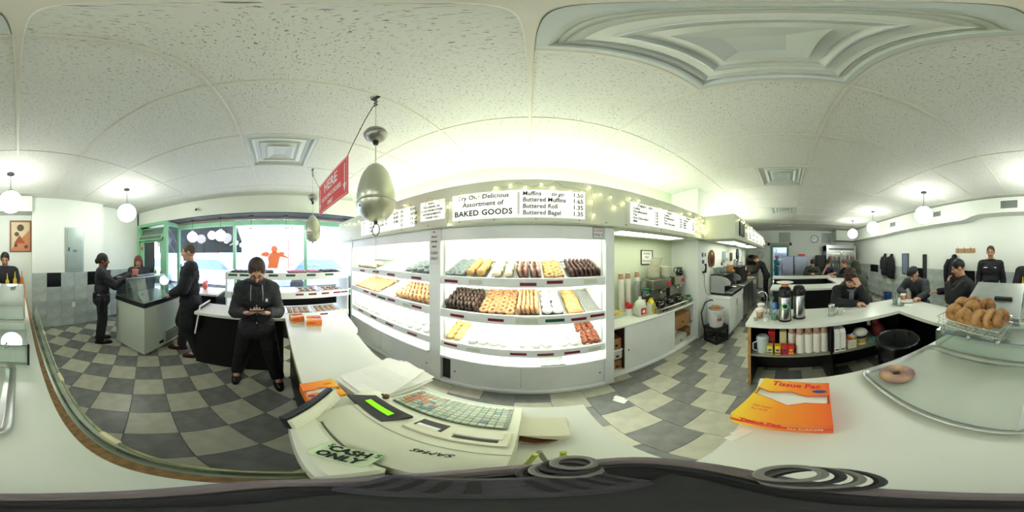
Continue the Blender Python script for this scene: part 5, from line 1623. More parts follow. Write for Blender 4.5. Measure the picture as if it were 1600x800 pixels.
CUPW = mat('paper_cup_white', 'e6e2d8', .55, var=.03)
CUPB = mat('paper_cup_brown_print', '8a6552', .6, var=0, col2='c7a48c', vs=70)
def cup_mesh(name='paper_cup'):
    m = MB()
    m.m = 0
    m.lathe([(.0425, 0), (.0438, .003), (.0425, .006), (.0405, .012)], 18)
    m.f.pop(); m.mi.pop(); m.f.pop(); m.mi.pop()
    m.m = 1
    m.lathe([(.0405, .012), (.0325, .098)], 18)
    m.f.pop(); m.mi.pop(); m.f.pop(); m.mi.pop()
    m.m = 0
    m.lathe([(.0325, .098), (.030, .102), (.028, .098), (0, .097)], 18)
    m.lathe([(.0418, .001), (.0315, .096)], 18)
    return m.mesh(name, [CUPW, CUPB], angle=50)
CUPM = cup_mesh()
def ordn(n):
    return '%d%s' % (n, 'th' if 10 < n % 100 < 14 else {1: 'st', 2: 'nd', 3: 'rd'}.get(n % 10, 'th'))
def cup_stack(x, y, z, n, label, pitch=.0105):
    for k in range(n):
        c = link('paper_cup', CUPM)
        c.location = (x + .0006 * k * math.sin(x * 40), y, z + pitch * k)
        c.rotation_euler = (0, 0, rnd.uniform(0, 6))
        tag(c, 'paper cup, %s %s' % ('topmost' if k == n - 1 else 'lowest' if k == 0 else ordn(n - k) + ' from the top', label), 'cup', 'nested cups ' + label)
cup_stack(1.235, 1.95, .76, 46, 'in the first tall stack beside the pastry case')
cup_stack(1.355, 1.95, .76, 46, 'in the second tall stack behind the red lid')
cup_stack(1.53, 1.95, .76, 47, 'in the third tall stack behind the milk jug')
CLR = pane('clear_tumbler_plastic', 'e9eeea', .09, .14)
for x, lab in ((1.43, 'tall stack of clear plastic lids between the cup stacks'), (1.545, 'tall stack of clear plastic tumblers behind the milk jug')):
    tt = thing('tumbler_stack', lab, 'tumblers', (x, 1.85, .76))
    part('body', MB().lathe([(.036, 0), (.040, .44), (.037, .45), (.033, .0)], 18), CLR, tt)
    for k in range(8):
        part('rim', MB().torus((0, 0, .22 + .03 * k), .039, .002, 18, 5), CLR, tt)
tb = thing('packet_tray', 'pale plastic tray of sugar packets at the left end of the coffee counter', 'tray', (1.02, 1.81, .76), .1)
part('tray', MB().box(-.11, -.07, 0, .11, .07, .004).box(-.11, -.07, .004, -.106, .07, .055).box(.106, -.07, .004, .11, .07, .055).box(-.106, -.07, .004, .106, -.066, .055).box(-.106, .066, .004, .106, .07, .055), mat('tray_pale', 'c3c8ae', .4), tb, smooth=False)
PK = [mat('packet_yellow', 'e6cf3a', .5), mat('packet_white', 'e8e6da', .5), mat('packet_pink', 'e0a090', .5)]
pk = [MB().box(-.03, -.006, -.022, .03, .006, .022, .005).mesh('packet', m, False) for m in PK]
for i in range(26):
    o = link('packet', pk[0 if i % 3 else rnd.choice((1, 2))], tb)
    o.location = (-.085 + .034 * (i % 6) + rnd.uniform(-.006, .006), -.05 + .024 * (i // 6) + rnd.uniform(-.004, .004), .045 + rnd.uniform(0, .022))
    o.rotation_euler = (rnd.uniform(-.5, .5), rnd.uniform(-.4, .4), rnd.uniform(-.6, .6))
rl = thing('creamer_pot', 'white pot with a bright red spouted lid on the coffee counter', 'pot', (1.235, 1.78, .76))
part('pot', MB().lathe([(0, 0), (.036, 0), (.046, .10), (.046, .105), (0, .105)], 18), WHITE, rl)
part('lid', MB().lathe([(0, .105), (.050, .105), (.052, .15), (.046, .165), (0, .165)], 18).box(-.052, -.02, .15, -.01, .02, .20, .008), mat('red_lid', 'c8252b', .35), rl)
mj = thing('milk_jug', 'plastic gallon milk jug with a red label on the coffee counter', 'jug', (1.355, 1.69, .76))
MILK = mat('milk_plastic', 'dfe2d2', .35, var=.03)
part('body', MB().box(-.075, -.075, 0, .075, .075, .15, .025), MILK, mj)
part('shoulder', MB().lathe([(.082, .135), (.075, .175), (.045, .215), (.024, .235), (.022, .25), (0, .25)], 20), MILK, mj)
part('handle', MB().tube([(.05, .0, .21), (.085, 0, .20), (.092, 0, .16), (.078, 0, .12)], .011, 8), MILK, mj)
part('cap', MB().cyl((0, 0, .25), (0, 0, .264), .022, n=16), WHITE, mj)
part('label', MB().box(-.045, -.078, .03, .045, -.075, .12), REDP, mj, smooth=False)
part('emblem', MB().cyl((0, -.080, .075), (0, -.078, .075), .022, n=14), WHP, mj)
mc = thing('creamer_carton', 'yellow and white gable topped carton beside the milk jug', 'carton', (1.50, 1.64, .76), .25)
part('body', MB().box(-.04, -.04, 0, .04, .04, .165, .003), mat('carton_white', 'e7e3cc', .45, var=.04), mc, smooth=False)
part('gable', MB().prism([(-.04, .165), (.04, .165), (.004, .21), (.004, .23), (-.004, .23), (-.004, .21)], -.04, .04, 'x'), mat('carton_yellow', 'e4d23a', .45), mc, smooth=False)
part('band', MB().box(.0, -.0415, .01, .041, .0, .16), mat('carton_yellow', 'e4d23a', .45), mc, smooth=False)
for k in range(4):
    part('print_line', MB().box(-.03, -.0412, .04 + .025 * k, -.005, -.04, .048 + .025 * k), INK, mc, smooth=False)

BREW = mat('brewer_steel', 'b5b3a4', .28, .9, var=.1, vs=8)
def decanter(label, loc, rimc, fill_=None, s=1., rz=0):
    t = thing('coffee_decanter', label, 'coffee pot', loc, rz)
    part('bowl', MB().lathe([(0, 0), (.058 * s, 0), (.078 * s, .03 * s), (.078 * s, .06 * s), (.05 * s, .105 * s), (.045 * s, .115 * s)], 20), mat('decanter_coffee', '17100c', .05, var=.1, coat=.6) if fill_ else pane('decanter_glass', 'dfe6de', .12), t)
    part('collar', MB().lathe([(.044 * s, .112 * s), (.052 * s, .115 * s), (.054 * s, .145 * s), (.044 * s, .15 * s)], 20), rimc, t)
    part('handle', MB().tube([(-.05 * s, 0, .135 * s), (-.095 * s, 0, .13 * s), (-.11 * s, 0, .09 * s), (-.095 * s, 0, .045 * s)], .009 * s, 8), rimc, t)
    part('band', MB().torus((0, 0, .108 * s), .05 * s, .003, 20, 5), STEEL, t)
    return t
DGREEN = mat('decanter_green', '1f6a4a', .35)
def brewer(x0, x1, y0, y1, zt, label):
    t = thing('coffee_brewer', label, 'coffee machine', ((x0 + x1) / 2, (y0 + y1) / 2, .76))
    part('base', MB().box(x0, y0, .76, x1, y1, .82, .006), BREW, t, **P)
    part('tower', MB().box(x0 + .04, y1 - .16, .82, x1 - .02, y1, zt, .008), BREW, t, **P)
    part('head', MB().box(x0 + .02, y0 + .06, zt - .16, x1 - .02, y1 - .15, zt, .010), BREW, t, **P)
    xm = (x0 + x1) / 2 + .06
    part('filter_basket', MB().lathe([(.05, zt - .24), (.075, zt - .20), (.08, zt - .16)], 20, o=(xm, y0 + .15, 0)), CHROME, t, world=True)
    part('badge', MB().box(x1 - .12, y0 + .055, zt - .12, x1 - .05, y0 + .06, zt - .06, M=None), REDP, t, **P)
    part('warmer_plate', MB().cyl((xm, y0 + .13, .82), (xm, y0 + .13, .826), .075, n=20), DARK, t, world=True)
    return t
brewer(1.60, 2.06, 1.66, 2.0, 1.22, 'steel coffee brewer with a red badge, carrying the foam tubs')
brewer(2.10, 2.42, 1.66, 2.0, 1.24, 'second steel coffee brewer in the corner of the alcove')
wb = thing('warmer_bar', 'long low steel warmer with black switches in front of the brewers', 'warmer', (1.9, 1.6, .76))
part('body', MB().box(1.55, 1.535, .762, 2.26, 1.655, .83, .006), BREW, wb, **P)
part('front_strip', MB().box(1.57, 1.531, .775, 2.24, 1.535, .815), STEEL, wb, **P)
for k in range(6):
    x = 1.62 + .045 * (k % 3) + (.0 if k < 3 else .42)
    part('switch', MB().box(x, 1.526, .783, x + .028, 1.531, .807, .002), DARK, wb, **P)
for k, x in enumerate((1.655, 1.86, 2.06)):
    decanter(('glass pot of black coffee on the left of the long warmer', 'glass pot of black coffee in the middle of the long warmer', 'glass pot of black coffee on the right of the long warmer')[k], (x, 1.60, .83), DARK, True, .9, -1.2)
decanter('green rimmed decaf pot standing on top of the corner brewer', (2.30, 1.76, 1.24), DGREEN, True, .95, -1)
bx_ = solo('grinder_box', MB().box(-.07, -.09, 0, .07, .09, .20, .008), DARK, 'dark box under the empty green handled pot', 'box', (1.545, 1.80, .762))
decanter('empty green rimmed glass pot left of the steel brewer', (1.545, 1.79, .963), DGREEN, None, .95, 2.6)
decanter('green rimmed pot at the right end of the coffee counter', (2.345, 1.60, .762), DGREEN, None, .85, -.6)
FOAM = mat('foam_white', 'e3e0cb', .7, var=.03, vs=8)
def foam_stack(x, y, z, n, lean, label, r=.085):
    fm_ = MB().lathe([(0, 0), (r * .72, 0), (r * .80, .006), (r, .048), (r * 1.04, .050), (r * 1.04, .056), (r * .97, .056), (r * .76, .012), (0, .010)], 22).mesh('foam_tub', FOAM, angle=50)
    for k in range(n):
        o = link('foam_tub', fm_)
        dz = .026 * k
        o.location = (x + lean * max(0, k - 3) ** 1.6, y, z + dz)
        o.rotation_euler = (0, lean * 6 * (k > 4), rnd.uniform(0, 6))
        tag(o, 'white foam tub, %s %s' % ('topmost' if k == n - 1 else 'lowest' if k == 0 else ordn(n - k) + ' from the top', label), 'tub', 'nested foam tubs ' + label)
foam_stack(1.74, 1.84, 1.222, 12, .0034, 'in the taller leaning stack on the brewer')
foam_stack(1.965, 1.80, 1.222, 6, 0, 'in the shorter stack on the brewer', .09)
pf = thing('please_pay_sign', 'small black framed sign reading Please Pay When Served on the alcove wall', 'sign', (1.79, 2.058, 1.45))
a, h = .115, .215
part('sheet', MB().box(-a, -.008, 0, a, -.002, h), PAPER, pf, smooth=False)
part('frame', MB().box(-a - .012, -.016, -.012, a + .012, 0, 0).box(-a - .012, -.016, h, a + .012, 0, h + .012).box(-a - .012, -.016, 0, -a, 0, h).box(a, -.016, 0, a + .012, 0, h), DARK, pf, smooth=False)
for k, (s, sz) in enumerate((('PLEASE', .047), ('PAY', .047), ('When Served', .036))):
    text(s, sz, (1.79, 2.0485, 1.45 + .168 - .06 * k), SOUTHFACE, INK, pf, shear=.2 if k == 2 else 0)

# ------------------------------------------------------------------ wall and counter east of the alcove
wy = 1.46
pl = thing('wooden_plaque', 'shield shaped wooden plaque on the wall right of the coffee alcove', 'plaque', (2.95, wy, 1.36))
WOODR = mat('red_wood', '6a3f2a', .4, var=.2, vs=16)
sh = [(-.10, .02), (0, -.0), (.10, .02), (.13, .10), (.14, .20), (.12, .27), (.08, .31), (.04, .335), (0, .345), (-.04, .335), (-.08, .31), (-.12, .27), (-.14, .20), (-.13, .10)]
part('board', MB().prism(sh, -.022, 0, 'y'), WOODR, pl, smooth=False)
part('plate', MB().box(-.06, -.026, .06, .06, -.022, .20), mat('dark_brass_plate', '4c3a30', .3, .5), pl, smooth=False)
part('medal', MB().cyl((0, -.030, .265), (0, -.022, .265), .032, n=18), mat('pale_medal', 'c9c2a4', .3, .5), pl)
for x, z, w_, h_, lab in ((2.60, 1.56, .03, .06, 'blue card pinned to the wall left of the plaque, uppermost'), (2.70, 1.57, .022, .05, 'small blue card pinned next to the plaque'), (2.62, 1.44, .04, .05, 'lower blue card pinned above the black handset')):
    solo('pinned_card', MB().box(-w_, -.004, 0, w_, 0, h_ * 1.3), mat('card_blue_dark', '35507c', .5), lab, 'card', (x, wy, z), smooth=False)
ph = thing('wall_telephone', 'black handset hanging on the wall beside the plaque', 'telephone', (2.63, wy, 1.27))
part('cradle', MB().box(-.05, -.05, 0, .05, 0, .03, .006), DARK, ph)
part('handset', MB().tube([(0, -.04, .03), (0, -.055, .07), (0, -.055, .13), (0, -.04, .165)], [.022, .016, .016, .024], 10), DARK, ph)
part('cord', MB().tube([(0, -.02, 0), (.01, -.02, -.2), (.06, -.02, -.38), (.16, -.02, -.45)], .004, 6), DARK, ph)
def wall_box(name, label, cat, x, z, w, h, dpt, m, extra=None):
    t = thing(name, label, cat, (x, wy, z))
    part('body', MB().box(-w / 2, -dpt, 0, w / 2, 0, h, .006), m, t)
    part('front', MB().box(-w / 2 + .015, -dpt - .003, h * .3, w / 2 - .015, -dpt, h * .85), extra or TAGW, t, smooth=False)
wall_box('paper_dispenser', 'pale blue paper dispenser on the wall over the black coffee machine', 'dispenser', 3.62, 1.47, .20, .22, .1, mat('pale_blue', '9fb3b8', .3), mat('cream_panel', 'd8d8c8', .4))
wall_box('wall_switch', 'small dark diamond shaped plate below the paper dispenser', 'switch', 3.50, 1.37, .06, .07, .02, DARK)
wall_box('small_picture', 'small brown framed picture on the wall over the black coffee machine', 'picture', 4.15, 1.45, .18, .22, .02, WOODR, mat('pic_dark', '5e4a40', .5))
om = thing('oval_mirror', 'black framed oval mirror on the wall over the black coffee machine', 'mirror', (4.72, wy, 1.40))
part('frame', MB().prism([(.13 * math.cos(a), .20 + .20 * math.sin(a)) for a in [i * PI / 14 for i in range(28)]], -.03, 0, 'y'), DARK, om, smooth=False)
part('glass', MB().prism([(.10 * math.cos(a), .20 + .165 * math.sin(a)) for a in [i * PI / 14 for i in range(28)]], -.033, -.03, 'y'), mat('mirror_slate', '5b6876', .1, .6), om, smooth=False)
wall_box('notice_card', 'pale notice on the wall end beyond the oval mirror', 'notice', 5.2, 1.42, .14, .2, .004, PAPER)

cb = thing('white_cabinet', 'white laminate cabinet beside the black crate, under the silver steam machine', 'cabinet', (3.2, 1.2, 0))
part('carcass', MB().box(2.76, 1.0, .05, 3.68, 1.45, .765, .004), CASEW, cb, **P)
part('worktop', MB().box(2.745, .985, .765, 3.69, 1.455, .80, .004), CASEW, cb, **P)
part('kick', MB().box(2.78, 1.03, 0, 3.66, 1.43, .05), BLACK, cb, **P)
for a, b in ((2.765, 3.215), (3.225, 3.675)):
    dd = part('door', MB().box(a, .988, .06, b, 1.0, .755, .004), CASEW, cb, **P)
    part('handle', MB().box(b - .05, .970, .55, b - .035, .988, .70, .004), STEEL, dd, **P)
sm = thing('steam_machine', 'silver sided coffee steam machine on the white cabinet with glasses on top', 'coffee machine', (3.2, 1.25, .80))
SILV = mat('satin_silver', 'bfc3c2', .32, .7, var=.05, vs=5)
part('foot', MB().box(2.90, 1.0, .80, 3.62, 1.44, .85, .006), DARK, sm, **P)
prof = [(1.44, .85), (1.15, .85), (1.15, 1.00), (1.03, 1.02), (1.02, 1.08), (1.08, 1.14), (1.20, 1.185), (1.34, 1.195), (1.44, 1.18)]
for x in (2.89, 3.59):
    part('side_panel', MB().prism(prof, x, x + .03, 'x'), SILV, sm, **P)
    part('crease', MB().box(x - .003, 1.06, 1.085, x, 1.36, 1.095), STEEL, sm, **P)
part('body', MB().prism([(1.43, .85), (1.22, .85), (1.20, 1.17), (1.43, 1.18)], 2.92, 3.59, 'x'), DARK, sm, **P)
part('cup_rail', MB().box(2.90, 1.14, 1.195, 3.61, 1.44, 1.215, .004), DARK, sm, **P)
part('drip_tray', MB().box(2.93, .99, .85, 3.6, 1.15, .88, .004), STEEL, sm, **P)
for x in (3.1, 3.4):
    part('group_head', MB().cyl((x, 1.10, 1.02), (x, 1.10, .96), .035, n=14).cyl((x, 1.10, .965), (x, .97, .955), .010, n=8), CHROME, sm, world=True)
GLS = pane('drinking_glass', 'e6ece8', .12, .06)
glm = MB().lathe([(0, 0), (.03, 0), (.038, .13), (.035, .13), (.028, .006), (0, .006)], 16).mesh('drinking_glass', GLS, angle=50)
for k, (x, y) in enumerate(((2.95, 1.38), (2.96, 1.28), (3.06, 1.36), (3.08, 1.26), (3.18, 1.37))):
    o = link('drinking_glass', glm); o.location = (x, y, 1.215)
    tag(o, 'clear drinking glass on the steam machine, ' + ('front left', 'front one behind the first', 'back row middle', 'front row middle', 'nearest the metal pitcher')[k], 'glass', 'glasses on the steam machine')
solo('metal_pitcher', MB().lathe([(0, 0), (.04, 0), (.05, .05), (.035, .11), (.04, .14), (0, .13)], 16).tube([(.045, 0, .11), (.085, 0, .09), (.05, 0, .03)], .006, 6), CHROME, 'small metal pitcher on the steam machine beside the glasses', 'pitcher', (3.30, 1.30, 1.215))
solo('kraft_sack', MB().box(-.09, -.05, 0, .09, .05, .17, .01).box(-.09, -.09, .0, .10, -.05, .05, .01), CARD, 'brown kraft paper sack on the steam machine', 'bag', (3.48, 1.24, 1.215))
bm_ = thing('black_coffee_machine', 'tall black coffee machine with a square label beyond the steam machine', 'coffee machine', (4.15, 1.25, .88))
part('body', MB().box(3.78, 1.10, .88, 4.55, 1.44, 1.32, .012), DARK, bm_, **P)
part('face_recess', MB().box(3.95, 1.09, .95, 4.25, 1.10, 1.25, .004), mat('recess_brown', '3a3226', .5), bm_, **P)
part('label', MB().box(4.32, 1.09, 1.19, 4.44, 1.10, 1.29), PAPER, bm_, **P)
for x, r in ((3.9, .05), (4.08, .035), (4.2, .04), (4.4, .03)):
    o = solo('canister', MB().lathe([(0, 0), (r, 0), (r, .16 if r > .045 else .08), (r * .6, .18 if r > .045 else .10), (0, .18 if r > .045 else .10)], 14), STEEL if r > .045 else GLS, {.05: 'steel canister on top of the black coffee machine', .035: 'small glass jar next to the steel canister', .04: 'round glass jar on the middle of the black coffee machine', .03: 'smallest glass jar at the far end of the black coffee machine'}[r], 'canister', (x, 1.25, 1.32))
sc = thing('steel_counter', 'stainless steel counter with a tray beyond the white cabinet', 'counter', (4.6, 1.2, 0))
part('top', MB().box(3.72, .96, .84, 5.40, 1.45, .88, .006), STEEL, sc, **P)
part('body', MB().box(3.74, 1.0, .08, 5.38, 1.43, .84), STEEL, sc, **P)
for x in (4.28, 4.84):
    part('door_gap', MB().box(x - .005, .994, .1, x + .005, 1.0, .82), DARK, sc, **P)
part('kick', MB().box(3.76, 1.05, 0, 5.36, 1.4, .08), BLACK, sc, **P)
tray2 = solo('chopping_tray', MB().box(-.25, -.17, 0, .25, .17, .02, .004), mat('tan_board', '9a8a6c', .6, var=.1), 'tan cutting board lying on the stainless counter', 'board', (5.05, 1.15, .88))
ckm = thing('milk_crate', 'black plastic lattice milk crate on the staff floor under a white bucket', 'crate', (2.54, 1.16, 0), -.32)
cw, chh = .15, .32
part('bottom', MB().box(-cw, -cw, chh - .018, cw, cw, chh - .002), DARK, ckm, smooth=False)
for s in range(4):
    Ms = Matrix.Rotation(s * PI / 2, 4, 'Z')
    part('rim', MB().box(-cw, -cw, chh - .05, cw, -cw + .014, chh, .003, M=Ms).box(-cw, -cw, 0, cw, -cw + .014, .05, .003, M=Ms).box(-cw, -cw, .05, -cw + .03, -cw + .014, chh - .05, M=Ms).box(cw - .03, -cw, .05, cw, -cw + .014, chh - .05, M=Ms), DARK, ckm, smooth=False)
    for i in range(-3, 8):
        for sg_ in (1, -1):
            a0 = -.12 + .04 * i; a1 = a0 + .21 * sg_
            z0_, z1_ = .05, chh - .05
            lo, hi = (-.12, .12)
            ta, tb_ = sorted(((lo - a0) / (a1 - a0), (hi - a0) / (a1 - a0)))
            f0, f1 = max(0., ta), min(1., tb_)
            if f1 - f0 < .05: continue
            p0_ = Ms @ Vector((a0 + (a1 - a0) * f0, -cw + .007, z0_ + (z1_ - z0_) * f0)); p1_ = Ms @ Vector((a0 + (a1 - a0) * f1, -cw + .007, z0_ + (z1_ - z0_) * f1))
            part('lattice_bar', MB().cyl(p0_, p1_, .0045, n=5), DARK, ckm)
bk = thing('white_bucket', 'white plastic bucket with red print standing on the black crate', 'bucket', (2.54, 1.16, .32))
part('body', MB().lathe([(0, 0), (.115, 0), (.14, .30), (.15, .30), (.15, .335), (.143, .335), (.118, .01), (0, .01)], 26), mat('bucket_white', 'd9dcd6', .35), bk)
for k in range(4):
    a = -2.5 + .16 * k
    part('print_patch', MB().box(-.010, -.004, 0, .010, .0, .06 - .01 * (k % 2), M=Matrix.Translation((.131 * math.cos(a), .131 * math.sin(a), .13)) @ Matrix.Rotation(a + PI / 2, 4, 'Z') @ Matrix.Rotation(.08, 4, 'X')), mat('bucket_print', 'c4646c', .5), bk, smooth=False)
part('handle', MB().tube([(.148, 0, .31), (.14, -.10, .24), (0, -.16, .20), (-.14, -.10, .24), (-.148, 0, .31)], .004, 6), STEEL, bk)
solo('cardboard_scrap', MB().box(-.12, -.07, 0, .12, .07, .006).box(-.04, -.05, .006, .10, .05, .03, .004), CARD, 'brown cardboard scrap lying over the white bucket', 'cardboard', (2.54, 1.16, .657), .6)
solo('drain_hose', MB().tube([(2.78, 1.32, .72), (2.72, 1.36, .74), (2.62, 1.42, .70), (2.45, 1.40, .55), (2.40, 1.34, .36), (2.41, 1.30, .20), (2.40, 1.28, .02)], .012, 8), DARK, 'black drain hose hanging beside the crate and the white cabinet', 'hose')

# ------------------------------------------------------------------ far end wall
xe = 7.95
east = bpy.data.objects['wall_east']
def spk(y0, y1, z0, z1, label):
    t = thing('speaker_grille', label, 'speaker', (xe, (y0 + y1) / 2, z0))
    w, h = (y1 - y0) / 2, z1 - z0
    part('frame', MB().box(-.03, -w, 0, 0, w, h, .004), mat('speaker_frame', 'b3b5aa', .5), t)
    for k in range(9):
        part('slat', MB().box(-.036, -w + .02, .02 + k * (h - .04) / 9, -.03, w - .02, .02 + (k + .7) * (h - .04) / 9), GRL, t, smooth=False)
spk(-.22, .34, 2.24, 2.74, 'grey slatted speaker grille on the end wall over the kitchen door')
spk(-2.26, -1.78, 2.24, 2.74, 'grey slatted speaker grille on the end wall right of the clock')
ck = thing('wall_clock', 'round chrome rimmed wall clock between the two grilles', 'clock', (xe, -1.40, 2.42))
Mk = Matrix.Rotation(-PI / 2, 4, 'Y')
part('rim', MB().lathe([(.17, 0), (.19, .01), (.19, .05), (.165, .06), (.165, .03)], 30, M=Mk), CHROME, ck)
part('face', MB().cyl((-.005, 0, 0), (-.040, 0, 0), .163, n=30), WHP, ck)
part('hand', MB().box(-.046, -.006, 0, -.043, .006, .10).box(-.046, 0, -.006, -.043, .13, .006), DARK, ck, smooth=False)
for k in range(12):
    a = k * PI / 6
    part('hour_mark', MB().box(-.043, -.005, .125, -.0402, .005, .15, M=Matrix.Rotation(a, 4, 'X')), DARK, ck, smooth=False)
KGRN = mat('kitchen_door_green', '6d9b80', .45, var=.08)
kd = struct('door_2', MB().box(7.88, -.13, 0, 8.07, -.04, 2.10, .005).box(7.88, .64, 0, 8.07, .73, 2.10, .005).box(7.88, -.04, 2.0, 8.07, .64, 2.10, .005), KGRN)
part('lintel_board', MB().box(7.90, -.18, 2.10, 7.95, .78, 2.22), mat('lintel_tan', 'a9a88c', .5), kd, smooth=False)
for y in (-.28, .78):
    solo('lintel_speaker', MB().box(-.05, 0, 0, 0, .12, .14, .006), DARK, 'small black speaker box at the %s of the kitchen door top' % ('left' if y > 0 else 'right'), 'speaker', (7.95, y, 2.09))
struct('wall_kitchen', MB().box(10.4, -1.6, 0, 10.5, 2.2, 2.7).box(8.05, 1.6, 0, 10.4, 1.7, 2.7).box(8.05, -1.3, 0, 10.4, -1.2, 2.7).box(8.05, -1.3, 2.6, 10.5, 1.7, 2.7), mat('kitchen_white', 'e6ecf2', .5))
kl = thing('kitchen_light', 'bright fluorescent fixture on the kitchen ceiling seen through the door', 'lamp', (9.3, .3, 2.58))
part('diffuser', MB().box(-.6, -.25, -.05, .6, .25, -.04), glow('kitchen_glow', 'dcebff', 9.0), kl, smooth=False)
part('housing', MB().box(-.62, -.27, -.04, .62, .27, 0), WHITE, kl, smooth=False)
ks = thing('kitchen_shelf', 'white kitchen shelf unit seen through the door', 'shelf', (10.1, .1, 0))
for z in (.9, 1.35, 1.8):
    part('board', MB().box(-.2, -.5, z, .2, .5, z + .03), WHITE, ks, smooth=False)
for y in (-.5, .47):
    part('upright', MB().box(-.2, y, 0, .2, y + .03, 2.0), STEEL, ks, smooth=False)
def fridge(y0, y1, x0, h, label, m=mat('grey_fridge_steel', '9ea3ab', .35, .75, var=.05)):
    t = thing('steel_fridge', label, 'fridge', (x0 + .3, (y0 + y1) / 2, 0))
    part('body', MB().box(x0 + .04, y0, .0, x0 + .62, y1, h, .006), m, t, **P)
    dd = part('door', MB().box(x0, y0 + .01, .12, x0 + .038, y1 - .01, h - .02, .008), m, t, **P)
    part('handle', MB().box(x0 - .03, y1 - .05, .8, x0, y1 - .03, 1.2, .004), DARK, dd, **P)
fridge(-.34, .20, 7.28, 1.58, 'grey steel fridge nearer the kitchen door')
fridge(-.98, -.36, 7.28, 1.58, 'grey steel fridge behind the man in the green hooded jacket')
solo('red_carton', MB().box(-.1, -.15, 0, .1, .15, .09, .01), OREDM, 'flat red carton lying on top of the steel fridge', 'box', (7.5, -.72, 1.58))
solo('tall_black_cabinet', MB().box(-.25, -.19, 0, .25, .19, 1.62, .01).box(-.256, -.16, .2, -.25, .16, 1.55), BLACK, 'tall black cabinet left of the glass door fridge', 'cabinet', (7.6, -1.62, 0))
gf = thing('glass_door_fridge', 'steel fridge with two glass doors full of drinks at the far corner', 'fridge', (7.4, -2.55, 0))
y0, y1, x0 = -3.30, -1.83, 7.2
FS = mat('fridge_steel', 'b9bdbb', .3, .8, var=.05)
part('case', MB().box(x0 + .05, y0, 0, 7.93, y0 + .05, 2.06).box(x0 + .05, y1 - .05, 0, 7.93, y1, 2.06).box(7.86, y0, 0, 7.93, y1, 2.06).box(x0, y0, 1.80, 7.93, y1, 2.08).box(x0 + .02, y0, 0, 7.9, y1, .25), FS, gf, **P)
part('vent_strip', MB().box(x0 - .005, y0 + .1, 1.88, x0, y1 - .1, 1.93), DARK, gf, **P)
part('inner_light', MB().cyl((7.40, y0 + .1, 1.77), (7.40, y1 - .1, 1.77), .012, n=8), glow('fridge_glow', 'fff6e0', 10.0), gf, world=True)
for z in (.62, 1.0, 1.38):
    part('shelf', MB().box(x0 + .1, y0 + .05, z, 7.85, y1 - .05, z + .012), STEEL, gf, **P)
ym = (y0 + y1) / 2
for a, b in ((y0 + .01, ym - .01), (ym + .01, y1 - .01)):
    dd = part('door', MB().box(x0, a, .26, x0 + .04, a + .05, 1.79).box(x0, b - .05, .26, x0 + .04, b, 1.79).box(x0, a + .05, .26, x0 + .04, b - .05, .32).box(x0, a + .05, 1.73, x0 + .04, b - .05, 1.79), FS, gf, **P)
    part('pane', MB().box(x0 + .015, a + .05, .32, x0 + .022, b - .05, 1.73), GLASS, dd, **P)
    part('handle', MB().box(x0 - .04, (b - .04) if a > ym else (a + .02), .8, x0, (b - .02) if a > ym else (a + .04), 1.25, .005), DARK, dd, **P)
botm = {}
for c in ('b8542a', 'd9d2c0', '7a3a20', 'c98a2a', '4a6a3a', 'e8e4d8'):
    botm[c] = MB().lathe([(0, 0), (.035, 0), (.036, .01), (.036, .13), (.014, .18), (.014, .21), (0, .21)], 10).mesh('drink_bottle', mat('drink_' + c, c, .25, var=.08), angle=50)
for z, lab in ((.632, 'lowest'), (1.012, 'middle'), (1.392, 'top')):
    for k in range(15):
        y = y0 + .11 + k * .0895
        if abs(y - ym) < .03: continue
        o = link('drink_bottle', botm[rnd.choice(list(botm))])
        o.location = (7.36 + rnd.uniform(-.02, .02), y, z)
        o.scale = (1, 1, rnd.choice((.8, 1, 1.1, 1.2)))
        tag(o, 'drink bottle, %s from the right on the %s shelf of the glass fridge' % (ordn(k + 1), lab), 'bottle', 'bottles on the %s fridge shelf' % lab)
su = thing('wooden_shelf', 'small brown wooden shelf with dark boxes beyond the bending cook', 'shelf', (7.7, 1.62, .0))
for z in (.78, 1.12, 1.44):
    part('board', MB().box(-.22, -.26, z, .22, .26, z + .025), WOODR if z < 1 else mat('tan_wood', 'a98a60', .5), su, smooth=False)
for y in (-.26, .24):
    part('side', MB().box(-.22, y, 0, .22, y + .02, 1.465), mat('tan_wood', 'a98a60', .5), su, smooth=False)
solo('black_hat_box', MB().ball((0, 0, .09), (.14, .18, .10), 14, 8), DARK, 'rounded black bundle on top of the brown wooden shelf', 'bundle', (7.68, 1.64, 1.46))
solo('dark_radio', MB().box(-.12, -.18, 0, .12, .18, .2, .01), DARK, 'dark box on the upper board of the brown wooden shelf', 'box', (7.68, 1.62, 1.146))
orm = thing('round_frame', 'pale oval framed picture on the end wall above the cook', 'picture', (7.95, 1.26, 1.62))
part('rim', MB().lathe([(.15, 0), (.17, .01), (.17, .03), (.15, .035)], 26, M=Mk), mat('pale_grey_frame', 'a0a29a', .4), orm)
part('face', MB().cyl((-.004, 0, 0), (-.040, 0, 0), .146, n=26), TAGW, orm)

